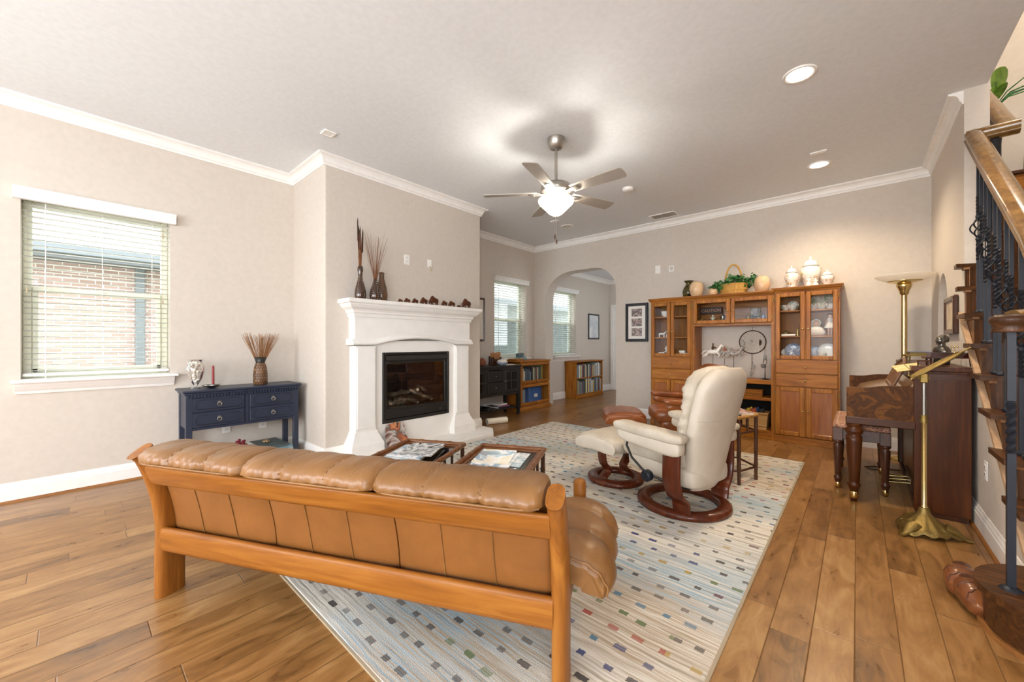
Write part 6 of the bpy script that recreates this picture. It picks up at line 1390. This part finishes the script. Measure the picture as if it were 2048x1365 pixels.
# rounded starting step
def bull(x0, x1, y0, y1, r): return [(x1, y0)]+[(x1, y1)]+[(x0+r, y1)]+[(x0+r+r*math.cos(R(a)), (y0+y1)/2+(y1-y0)/2*math.sin(R(a))) for a in range(100, 261, 10)]+[(x0+r, y0)]
step = SB().prism(bull(.395, 1.75, 2.26, 2.80, .26), 'z', .0, .168).build('starting_step', M['stair_x'], st)
SB().prism(bull(.366, 1.75, 2.23, 2.79, .28), 'z', .168, .20).build('tread', M['stair_x'], step)
SB().prism(bull(.38, 1.75, 2.245, 2.85, .27), 'z', .0, .022).build('shoe_moulding', M['shoe'], step)
for i in range(1, 10):
    z = TZs[i]; zp = TZs[i-1]; y, yr = TY[i], TYR[i]; y1, y1r = (TY[i+1], TYR[i+1]) if i < 9 else (6.1, 6.1)
    xa = .577 if i < 9 else .705; xt = .53 if i < 9 else .705
    s = SB().prism([(xa, y), (sx1, yr), (sx1, yr+.02), (xa, y+.02)], 'z', zp, z-.028).build('step', M['stair_z'], st)
    n0 = .032 if i < 9 else .03
    SB().prism([(xt, y-n0), (sx1, yr-n0), (sx1, y1r+.012), (xt, y1+.012)] if i < 9 else [(xt, y-n0), (sx1, yr-n0), (sx1, 6.1), (xt, 6.1)], 'z', z-.028, z).build('tread', M['stair_x'], s)
    SB().prism([(xa-.010, y-.016), (xa+.02, y-.016), (xa+.02, y1), (xa-.010, y1)], 'z', z-.042, z-.028).build('cove', M['stair_light'], s) if i < 9 else None
# sawtooth stringer face with a light moulding along its slope
M['stair_light'] = M['stair_light']
top = [(2.785, .02), (2.785, TZs[1]-.032)]
for i in range(1, 9): top += [(TY[i+1]+.010, TZs[i]-.032), (TY[i+1]+.010, TZs[i+1]-.032)]
top = top[:-1]
SB().prism([(2.72, .02)]+top+[(4.29, 1.15), (2.90, .03)], 'x', .582, .60).build('stringer', M['stair_light'], st)
SB().prism([(2.74, .17), (2.74, .20), (4.299, 1.402), (4.299, 1.365)], 'x', .552, .579).build('string_moulding', M['stair_pale'], st)
# railing: volute, handrail, newel and iron balusters
rl = thing('stair_railing', 'black iron stair balusters with varnished wooden handrail', 'railing', (.62, 2.47, 0)); RV = Matrix.Translation((-.62, -2.47, 0))
def RB(): m = MB(); m.M = RV.copy(); return m
def railz(y): return 2.655-(4.24-y)*.767
hx0 = .612
M['railwood'] = wood('varnished_rail', '5c4122', '96723f', 'y', .22, .9, .5, mid='7a592f', bmp=0)
secp = [(1.3*a_, 1.3*b_) for a_, b_ in [(-.030, -.028), (.030, -.028), (.034, -.018), (.026, -.008), (.034, .004), (.034, .018), (.022, .032), (0, .037), (-.022, .032), (-.034, .018), (-.034, .004), (-.026, -.008), (-.034, -.018)]]
def railrun(path, name):
    P = [Vector(p) for p in path]; rs = []
    for i, p in enumerate(P):
        t_ = (P[min(i+1, len(P)-1)]-P[max(i-1, 0)]).normalized(); sd = Vector((t_.y, -t_.x, 0)).normalized() if abs(t_.z) < .98 else Vector((1, 0, 0)); up = sd.cross(t_).normalized()
        rs.append([tuple(p+sd*a+up*b) for a, b in secp])
    return RB().rings(rs, False, True, True).build(name, M['railwood'], rl)
main = [(hx0, y, railz(y)) for y in [2.95+.1*i for i in range(13)]]+[(hx0, 4.22, railz(4.22))]
low = [(.462, 2.474, 1.262), (.505, 2.492, 1.268), (.55, 2.53, 1.29), (.588, 2.62, 1.345), (hx0, 2.75, 1.44), (hx0, 2.85, railz(2.85)-.02)]
railrun(low+main, 'handrail')
railrun([(hx0-.035, 4.215, railz(4.22)-.010), (hx0+.06, 4.20, railz(4.22)-.012), (hx0+.12, 4.19, railz(4.22)-.014), (hx0+.20, 4.18, railz(4.22)-.016)], 'gooseneck_turn')
railrun([(hx0+.155, 4.18, railz(4.18)), (hx0+.155, 4.5, railz(4.50)), (hx0+.155, 4.9, railz(4.9)), (hx0+.155, 5.3, railz(5.3))], 'upper_handrail')
mb = RB(); mb.lathe([(.050, 1.222), (.053, 1.228), (.046, 1.242), (.052, 1.252), (.058, 1.268), (.056, 1.282), (.04, 1.292), (.012, 1.295)], 36, (.456, 2.472, 0)); mb.build('volute', M['stair_x'], rl)
def twist(mb, x, y, z0, z1, r, turns, n=4):
    m_ = 28; rs = []
    for i in range(m_+1):
        f = i/m_; ph = turns*2*PI*f+PI/4; rs.append([(x+r*1.35*math.cos(ph+2*PI*j/n), y+r*1.35*math.sin(ph+2*PI*j/n), lerp(z0, z1, f)) for j in range(n)])
    mb.rings(rs, False, True, False)
mb = RB(); nx_, ny_ = .456, 2.472
mb.box(nx_-.0115, ny_-.0115, .20, nx_+.0115, ny_+.0115, .74); twist(mb, nx_, ny_,   .74, .95, .0105, 1.5); mb.box(nx_-.0115, ny_-.0115, .95, nx_+.0115, ny_+.0115, 1.23)
mb.build('newel_post', M['iron'], rl); RB().lathe([(.036, .19), (.038, .195), (.030, .204), (.022, .210), (.016, .213)], 20, (nx_, ny_, 0)).build('newel_shoe', M['iron'], rl)
def baluster(x, y, z0, z1, kind, zc=None):
    mb = RB(); r = .0075; mid = lerp(z0, z1, .52) if zc is None else zc
    if kind == 0:
        mb.box(x-r, y-r, z0, x+r, y+r, mid-.16); twist(mb, x, y, mid-.16, mid+.16, r, 3); mb.box(x-r, y-r, mid+.16, x+r, y+r, z1)
    else:
        mb.box(x-r, y-r, z0, x+r, y+r, mid-.22); twist(mb, x, y, mid-.22, mid-.075, r, 1.5); twist(mb, x, y, mid+.075, mid+.22, r, 1.5); mb.box(x-r, y-r, mid+.22, x+r, y+r, z1)
        mb.cyl((x, y, mid-.09), (x, y, mid+.09), .003, n=6); mb.lathe([(.010, -.085), (.014, -.075), (.010, -.065)], 10, (x, y, mid)); mb.lathe([(.010, .065), (.014, .075), (.010, .085)], 10, (x, y, mid))
    b = mb.build('baluster', M['iron'], rl)
    if kind:
        mb = RB()
        for k in range(4):
            mb.tube([(x+.036*math.sin(PI*f)*math.cos(PI/2*k+3.0*f), y+.036*math.sin(PI*f)*math.sin(PI/2*k+3.0*f), mid-.068+.136*f) for f in [i/10 for i in range(11)]], .0045, 5)
        mb.build('basket', M['iron'], b)
    RB().box(x-.016, y-.016, z0, x+.016, y+.016, z0+.022, .005).build('baluster_shoe', M['iron'], b)
for i in range(1, 8):
    for k, f in enumerate((.03, .125)):
        y = TY[i]+f
        if y < 4.2: baluster(hx0, y, TZs[i], railz(y)-.03, k)
for q, (x, y) in enumerate(((.55, 2.56), (.595, 2.68), (.612, 2.80))): baluster(x, y, .20, 1.24+.06*q, q % 2)
# wooden clogs beside the starting step
def clog(loc, rz, lb):
    t = thing('wooden_clog', lb, 'clog', loc, rz, 'pair of varnished wooden clogs'); mb = MB(); rs = []
    for i in range(21):
        f = i/20; x = -.125+.255*f; e = math.sqrt(max(0, 1-(2*f-1)**6)); w_ = (.046+.016*math.sin(PI*min(1, f*1.05))**2)*e*(1-.25*max(0, f-.8)/.2); top = (.082+.034*math.sin(PI*f))*e*(1-.35*max(0, f-.7)/.3)+.02*(f > .93); bot = .004+.05*max(0, f-.86)/.14
        rs.append([(x, w_*math.copysign(abs(math.cos(2*PI*j/22))**.8, math.cos(2*PI*j/22)), lerp(bot, max(top, bot+.004), .5+.5*math.copysign(abs(math.sin(2*PI*j/22))**.75, math.sin(2*PI*j/22)))) for j in range(22)])
    mb.rings(rs); mb.build('clog_body', M['clog'], t)
    MB().pillow((-.050, 0, .090), (.125, .072, .045), .8, .9, 22, 10).build('foot_opening', M['darkwood_x'], t)
    for fa, fb in ((11, 11), (14, 17)):
        MB().tube([tuple(Vector(rs[round(lerp(fa, fb, abs(j-5.5)/5.5))][j])*1.004) for j in range(1, 11)], .0022, 5).build('carved_line', M['darkwood_x'], t)
    return t
clog((.372, 2.80, 0), R(-97), 'wooden clog standing farther back beside the starting step'); clog((.392, 2.665, 0), R(-84), 'nearer wooden clog with carved lines against the starting step')
# upstairs: chest with a photo, plant on a tall dark stand
ch = thing('wooden_chest', 'wooden chest of drawers on the upper stair landing', 'chest of drawers', (1.42, 5.86, 1.96)); cw = .40
mb = MB(); mb.box(-cw, -.20, .10, cw, .20, .74, .004); mb.build('case', ox, ch); MB().box(-cw-.025, -.225, .74, cw+.025, .21, .775, .008).build('top', M['darkwood_x'], ch)
for k in range(3):
    d = MB().box(-cw+.02, -.215, .13+.2*k, cw-.02, -.2, .31+.2*k, .006).build('drawer', ox, ch)
    for x in (-.24, .24): MB().ball((x, -.228, .22+.2*k), .018, 12, 8).build('knob', M['abrass'], d)
for x in (-.36, .36):
    for y in (-.16, .16): MB().box(x-.03, y-.03, 0, x+.03, y+.03, .11, .004).build('foot', ox, ch)
pframe('framed_photo', (1.235, 5.75, 1.96+.775+.10), R(-18), .20, .20, .02, .015, M['silver'], patterned('pale_sketch', ['efe6d6', 'e2d3ba', 'f3ecdf'], 5, .4), 'silver photo frame standing on the chest on the landing', rx=R(-14))
pp = thing('tall_planter', 'tall dark ornamental planter standing on the stair landing', 'planter', (.925, 5.55, 1.96)); MB().lathe([(.10, 0), (.11, .02), (.08, .05), (.05, .12), (.045, .5), (.045, 1.0), (.05, 1.08), (.055, 1.10)], 26).build('stand', M['iron'], pp)
mb = MB(); mb.lathe([(.03, 1.18), (.06, 1.21), (.07, 1.27), (.062, 1.33), (.055, 1.36), (.05, 1.35)], 26); mb.build('pot', patterned('blue_grey_pot', ['5d6a78', '8a97a3', '46525f'], 12, .25), pp)
M['bigleaf'] = patterned('broad_leaf', ['38521c', '5f8a2a', '7fa63f', '486b24'], 8, .3)
pl = thing('potted_plant', 'broad leafed green plant in the landing planter', 'plant', (.925, 5.55, 3.30))
rnd = random.Random(11)
def bigleaf(a, tilt, l, w_, z0=0.0):
    mb = MB(); n = 12; vs = []; fs = []
    for i in range(n+1):
        f = i/n; d = l*f; x = d*math.sin(tilt)*(.35+.65*f); z = z0+d*math.cos(tilt)*(1-.25*f); ww = w_*math.sin(PI*min(1, max(0, (f-.25)/.75)))**.7 if f > .25 else .006
        for s, dz in ((-1, .25*ww), (0, 0), (1, .25*ww)): vs.append((x*math.cos(a)-s*ww*math.sin(a), x*math.sin(a)+s*ww*math.cos(a), z+dz))
    for i in range(n):
        for j in (0, 1): k = i*3+j; fs.append((k, k+1, k+4, k+3))
    return mb.add(vs, fs, True).build('leaf', M['bigleaf'], pl)
for a, t_, l, w_ in ((-.6, .16, .46, .105), (2.9, .2, .34, .05), (.8, .1, .30, .05), (-1.0, .45, .26, .04)): bigleaf(a, t_, l, w_)
mb = MB()
for a in (-.5, -.2, .1, -.9, .5, 2.6): mb.tube([(0, 0, .0), (.10*math.cos(a), .10*math.sin(a), .10), (.22*math.cos(a), .22*math.sin(a), .12+.02*math.sin(5*a)), (.34*math.cos(a), .34*math.sin(a), .06)], [.004, .007, .006, .001], 6, sx=.4)
mb.build('trailing_blades', M['leafg'], pl)

# ================================================================== black console in the alcove behind the chimney
bc = thing('console_cabinet', 'black console cabinet with glass doors behind the chimney breast', 'console cabinet', (-4.20, 4.35, 0), R(90))
# local x along the wall (world +y), y towards the wall; front at y=0
bw, bd, bt = .60, .36, .815
MB().box(-bw-.03, -.025, bt-.025, bw+.03, bd, bt, .005).build('top', M['black'], bc)
mb = MB(); mb.box(-bw, .0, .345, bw, .02, .385); mb.box(-bw, 0, bt-.06, bw, .02, bt-.025); mb.box(-bw, bd-.03, .345, bw, bd-.015, bt-.025); mb.box(-bw, .02, .345, bw, bd-.03, .365); mb.box(-bw, .0, .345, -bw+.02, bd-.03, bt-.025); mb.box(bw-.02, 0, .345, bw, bd-.03, bt-.025)
for x in (-.17, .17): mb.box(x-.018, .0, .385, x+.018, bd-.03, bt-.06)
mb.build('case', M['black'], bc)
for x in (-bw+.028, bw-.028):
    for y in (.02, bd-.05): MB().rings([[(x+a*.7, y+b*.7, 0) for a, b in ((-.026, -.026), (.026, -.026), (.026, .026), (-.026, .026))], [(x+a, y+b, .16) for a, b in ((-.026, -.026), (.026, -.026), (.026, .026), (-.026, .026))], [(x+a, y+b, bt-.03) for a, b in ((-.026, -.026), (.026, -.026), (.026, .026), (-.026, .026))]], False, True, False).build('leg', M['black'], bc)
for z in (.392, .572):
    d = MB().box(-.148, -.008, z, .148, .008, z+.172, .004).build('drawer', M['black'], bc); MB().lathe([(.005, 0), (.006, .008), (.011, .016), (.002, .022)], 12).build('knob', M['chrome'], d)
    k = [o for o in bpy.data.objects if o.parent == d][0]; k.location = (0, -.008, z+.086); k.rotation_euler = (R(90), 0, 0)
for s in (-1, 1):
    a, b = sorted((s*.19, s*.56)); mb = MB()
    for q in ((a, .388, a+.04, .752), (b-.04, .388, b, .752), (a+.04, .388, b-.04, .43), (a+.04, .71, b-.04, .752), ((a+b)/2-.012, .43, (a+b)/2+.012, .71), (a+.04, .558, b-.04, .582)): mb.box(q[0], -.008, q[1], q[2], .008, q[3], .002)
    d = mb.build('door', M['black'], bc); MB().box(a+.038, .0, .428, b-.038, .003, .712).build('glass_pane', M['cabglass'], d)
    k = MB().lathe([(.005, 0), (.006, .008), (.011, .016), (.002, .022)], 12).build('knob', M['chrome'], d); k.location = (s*.21, -.008, .57); k.rotation_euler = (R(90), 0, 0)
MB().box(-bw+.02, .01, .115, bw-.02, bd-.02, .14, .003).build('lower_shelf', M['black'], bc)
def bcw(x, y, z): return (-4.20-y, 4.35+x, z)
g = 'things on the black console'
t = thing('covered_dish', 'white and blue covered dish on the black console', 'dish', bcw(.27, .10, bt), 0)
MB().lathe([(.03, 0), (.05, .006), (.085, .03), (.09, .055), (.085, .06)], 26, flute=.04, k=10, sx=1.0).build('bowl', M['bluewhite'], t); MB().lathe([(.088, .06), (.07, .085), (.03, .10), (.008, .105), (.012, .118), (.003, .128)], 26).build('lid', M['whitecer'], t)
t = thing('letter_caddy', 'dark wooden caddy holding brown cards on the black console', 'desk organizer', bcw(.30, .26, bt), R(90)); MB().box(-.15, -.045, 0, .15, .045, .04, .004).build('tray', M['darkwood_x'], t)
for y, h in ((-.04, .10), (0, .125), (.04, .145)): MB().box(-.14, y-.005, .04, .14, y+.005, h, .003).build('divider', M['darkwood_x'], t)
for i, (x, y, h, c) in enumerate(((-.06, .015, .20, 'b98350'), (.06, .02, .21, 'c08a58'), (-.01, -.02, .17, 'a8764a'))): solo(MB().box(-.06, -.003, 0, .06, .003, h-.04, .001), 'brown_card', plain('card_'+c, c, .7, nz=.1), ['brown card at left of the dark caddy', 'tallest tan card at right of the dark caddy', 'short brown card at the front of the dark caddy'][i], 'card', (t.location.x-y, t.location.y+x, bt+.04), R(90))
t = thing('terracotta_ball', 'reddish brown round pot half hidden at the chimney edge', 'pot', bcw(-.10, .18, bt)); MB().lathe([(.02, 0), (.05, .02), (.062, .06), (.05, .10), (.02, .12), (.012, .13)], 22).build('body', plain('terracotta', '8a4f37', .6, nz=.1), t)
solo(MB().box(-.06, -.10, 0, .06, .10, .006, .001), 'notepad', M['paper'], 'white notepad at the right end of the black console', 'notepad', bcw(.47, .14, bt), R(6))
book('book', bcw(.21, .16, .14), R(90), .20, .27, .022, '2b2b2e', 'black book at the bottom of the pile on the console lower shelf', grp='books on the console lower shelf')
book('book', bcw(.26, .14, .162), R(80), .19, .27, .02, '7d4a6b', 'purple book in the pile on the console lower shelf', grp='books on the console lower shelf')
book('book', bcw(.24, .15, .182), R(94), .16, .22, .022, 'e4e1da', 'white book on top of the pile on the console lower shelf', grp='books on the console lower shelf')
t = thing('cable_bundle', 'tangled black cable bundle on the console lower shelf', 'cable', bcw(-.12, .13, .14)); mb = MB(); rnd = random.Random(8)
for k in range(5): mb.tube([(.14*math.cos(a*1.0+k)+rnd.uniform(-.02, .02), .07*math.sin(a+k), .008+.007*k+.004*math.sin(3*a)) for a in [2*PI*i/20 for i in range(21)]], .006, 6)
mb.build('loops', M['black'], t)
g = 'things behind the black console glass doors'
solo(MB().lathe([(.04, 0), (.042, .01), (.03, .02), (.05, .05), (.055, .10), (.045, .14), (.02, .15)], 20), 'white_ornament', M['whitecer'], 'white round ornament behind left glass door of black console', 'ornament', bcw(-.50, .16, .57), group=g)
solo(MB().box(-.05, -.04, 0, .05, .04, .12, .004), 'white_carton', M['paper'], 'white box behind right glass door upper pane of the console', 'box', bcw(.30, .16, .575), group=g)
solo(MB().box(-.05, -.04, 0, .05, .04, .12, .004), 'patterned_carton', M['mag1'], 'grey patterned box behind right glass door lower pane', 'box', bcw(.30, .16, .366), group=g)
solo(MB().box(-.05, -.05, 0, .05, .05, .13, .004), 'pale_carton', plain('salmon_card', 'd9b0a0', .6), 'salmon box behind left glass door lower pane', 'box', bcw(-.28, .16, .366), group=g)
# rolled paper on the floor by the chimney
t = thing('white_tube', 'white rolled tube lying on floor at the chimney corner', 'roll', (-3.93, 4.12, .045), R(70)); MB().cyl((-.17, 0, 0), (.15, 0, 0), .045, n=20).build('tube', plain('ivory_plastic', 'e6dfcc', .5), t); MB().cyl((-.172, 0, 0), (-.168, 0, 0), .036, n=20).build('end_cap', M['ventgrey'], t)

# ================================================================== barrister bookcase beside the arch
bb_ = thing('barrister_bookcase', 'oak barrister bookcase with two glass doors beyond the black console', 'bookcase', (-4.33, 5.52, 0), R(90)); aw, ad = .42, .33
mb = MB(); mb.box(-aw, .0, .06, -aw+.02, ad, .84); mb.box(aw-.02, 0, .06, aw, ad, .84); mb.box(-aw, ad-.012, .06, aw, ad, .84); mb.box(-aw, 0, .06, aw, ad, .085); mb.box(-aw, .01, .445, aw, ad, .47); mb.box(-aw, .0, .825, aw, ad, .84); mb.build('carcass', oz, bb_)
MB().box(-aw-.02, -.025, .84, aw+.02, ad, .87, .008).build('top', ox, bb_)
MB().sweep([(-aw, ad), (-aw, 0), (aw, 0), (aw, ad)], [(0, 0), (-.028, 0), (-.028, .035), (-.016, .05), (-.012, .068), (0, .07)]).build('plinth', ox, bb_)
for z0, z1 in ((.09, .445), (.47, .825)):
    mb = MB()
    for q in ((-aw+.002, z0, -aw+.05, z1), (aw-.05, z0, aw-.002, z1), (-aw+.05, z0, aw-.05, z0+.048), (-aw+.05, z1-.045, aw-.05, z1)): mb.box(q[0], -.018, q[1], q[2], 0, q[3], .005)
    d = mb.build('door', ox, bb_); MB().box(-aw+.046, -.010, z0+.044, aw-.046, -.007, z1-.041).build('glass_pane', M['cabglass'], d)
    MB().ball((0, -.026, z0+.024), .010, 10, 6).build('knob', M['darkwood_x'], d)
def bw_(x, y, z): return (-4.33-y, 5.52+x, z)
rnd = random.Random(21); bnames = ['cream', 'grey', 'tan', 'slate blue', 'sandy', 'dull blue', 'navy', 'pale blue', 'dark red', 'ivory', 'black', 'yellow', 'olive']
ORD = 'first second third fourth fifth sixth seventh eighth ninth tenth eleventh twelfth thirteenth fourteenth fifteenth sixteenth seventeenth eighteenth nineteenth twentieth'.split(); ORD += ['twenty '+q for q in ORD[:9]]+['thirtieth']+['thirty '+q for q in ORD[:9]]+['fortieth']
cols = ['d8d2c4', '8a8f94', 'c9bb9c', '4b5a68', 'b9a27a', '6d7f8c', '33475c', '9aa7ad']
bmats = [plain('spine_%d' % i, c, .5, nz=.1) for i, c in enumerate(cols+['7a3b35', 'e3ded2', '2b3038', 'c2a43e', '55654a'])]
def shelf_books(n, x0, x1, place, z, h0, h1, dep, cats, grp, lbs, rz, axis='x', lean_=0):
    x = x0; i = 0
    while x < x1-.006 and i < n:
        w_ = rnd.uniform(.022, .042) if n > 16 else rnd.uniform(.022, .04); h = rnd.uniform(h0, h1); bi = rnd.randrange(len(bmats)); m_ = bmats[bi]
        t = thing('book', '%s book, %s from the left %s' % (bnames[bi], ORD[i], lbs), 'book', place(x+w_/2, .0, z), rz, grp)
        mb = MB(); mb.box(-w_/2, 0, 0, -w_/2+.0015, dep, h); mb.box(w_/2-.0015, 0, 0, w_/2, dep, h); mb.box(-w_/2+.0015, 0, 0, w_/2-.0015, .002, h); mb.build('cover', m_, t); MB().box(-w_/2+.0015, .002, .003, w_/2-.0015, dep-.004, h-.004).build('pages', M['paper'], t)
        x += w_+.0015; i += 1
shelf_books(9, -.33, -.02, lambda x, y, z: bw_(x, .06, z), .47, .19, .26, .18, 'book', 'books behind the upper bookcase door', 'behind upper door of the barrister bookcase', R(90))
shelf_books(10, .02, .36, lambda x, y, z: bw_(x, .09, z), .47, .24, .29, .18, 'book', 'binders behind the upper bookcase door', 'in right half behind the upper bookcase door', R(90))
t = thing('game_case', 'blue plastic case behind the lower bookcase door', 'case', bw_(.16, .14, .085), R(90)); MB().box(-.19, -.03, 0, .19, .10, .29, .02).build('shell', plain('blue_plastic', '2c63a8', .35), t); MB().box(-.05, -.034, .10, .05, -.03, .16, .004).build('latch', M['paper'], t)
t = thing('glass_tray', 'pale tray standing behind the lower bookcase door', 'tray', bw_(-.18, .2, .085), R(90)); MB().box(-.14, -.01, 0, .14, .01, .25, .01).build('sheet', plain('pale_blue_tray', '9fb4c0', .4), t)
t = thing('desk_phone', 'teal grey box shaped device on top of the barrister bookcase', 'device', bw_(-.16, .2, .87), R(90)); MB().box(-.10, -.07, 0, .10, .07, .05, .012).build('base', plain('teal_plastic', '7f9a9c', .4), t); MB().box(-.07, -.02, .05, .07, .07, .12, .012).build('upper', plain('slate_plastic', '4f6268', .4), t)
t = thing('wooden_tray', 'light wooden tray under the device on bookcase', 'tray', bw_(-.34, .16, .87), R(90)); MB().box(-.10, -.10, 0, .10, .10, .03, .004).build('tray', oy, t)

# low open bookcase in the far room
lb = thing('low_bookcase', 'low oak bookcase full of books in the room beyond the arch', 'bookcase', (-4.40, 7.56, 0), R(90)); aw, ad, ah = .56, .285, .79
MB().box(-aw, 0, 0, -aw+.022, ad, ah-.025, .002).build('side_panel', oz, lb); MB().box(aw-.022, 0, 0, aw, ad, ah-.025, .002).build('side_panel', oz, lb); mb = MB(); mb.box(-aw, ad-.01, .05, aw, ad, ah-.03); mb.build('back_panel', oz, lb)
MB().box(-aw-.02, -.02, ah-.025, aw+.02, ad, ah, .006).build('top', ox, lb); mb = MB()
for z in (.085, .43): MB().box(-aw+.022, .004, z-.022, aw-.022, ad-.01, z, .002).build('shelf', ox, lb)
MB().box(-aw-.012, -.014, 0, aw+.012, .01, .062, .006).build('plinth', ox, lb)
def lw(x, y, z): return (-4.40-y, 7.56+x, z)
shelf_books(60, -.53, .53, lambda x, y, z: lw(x, .03, z), .43, .24, .31, .18, 'book', 'books on the upper shelf of the low bookcase', 'on upper shelf of the low bookcase', R(90))
shelf_books(60, -.53, .53, lambda x, y, z: lw(x, .03, z), .085, .25, .32, .18, 'book', 'books on the lower shelf of the low bookcase', 'on lower shelf of the low bookcase', R(90))
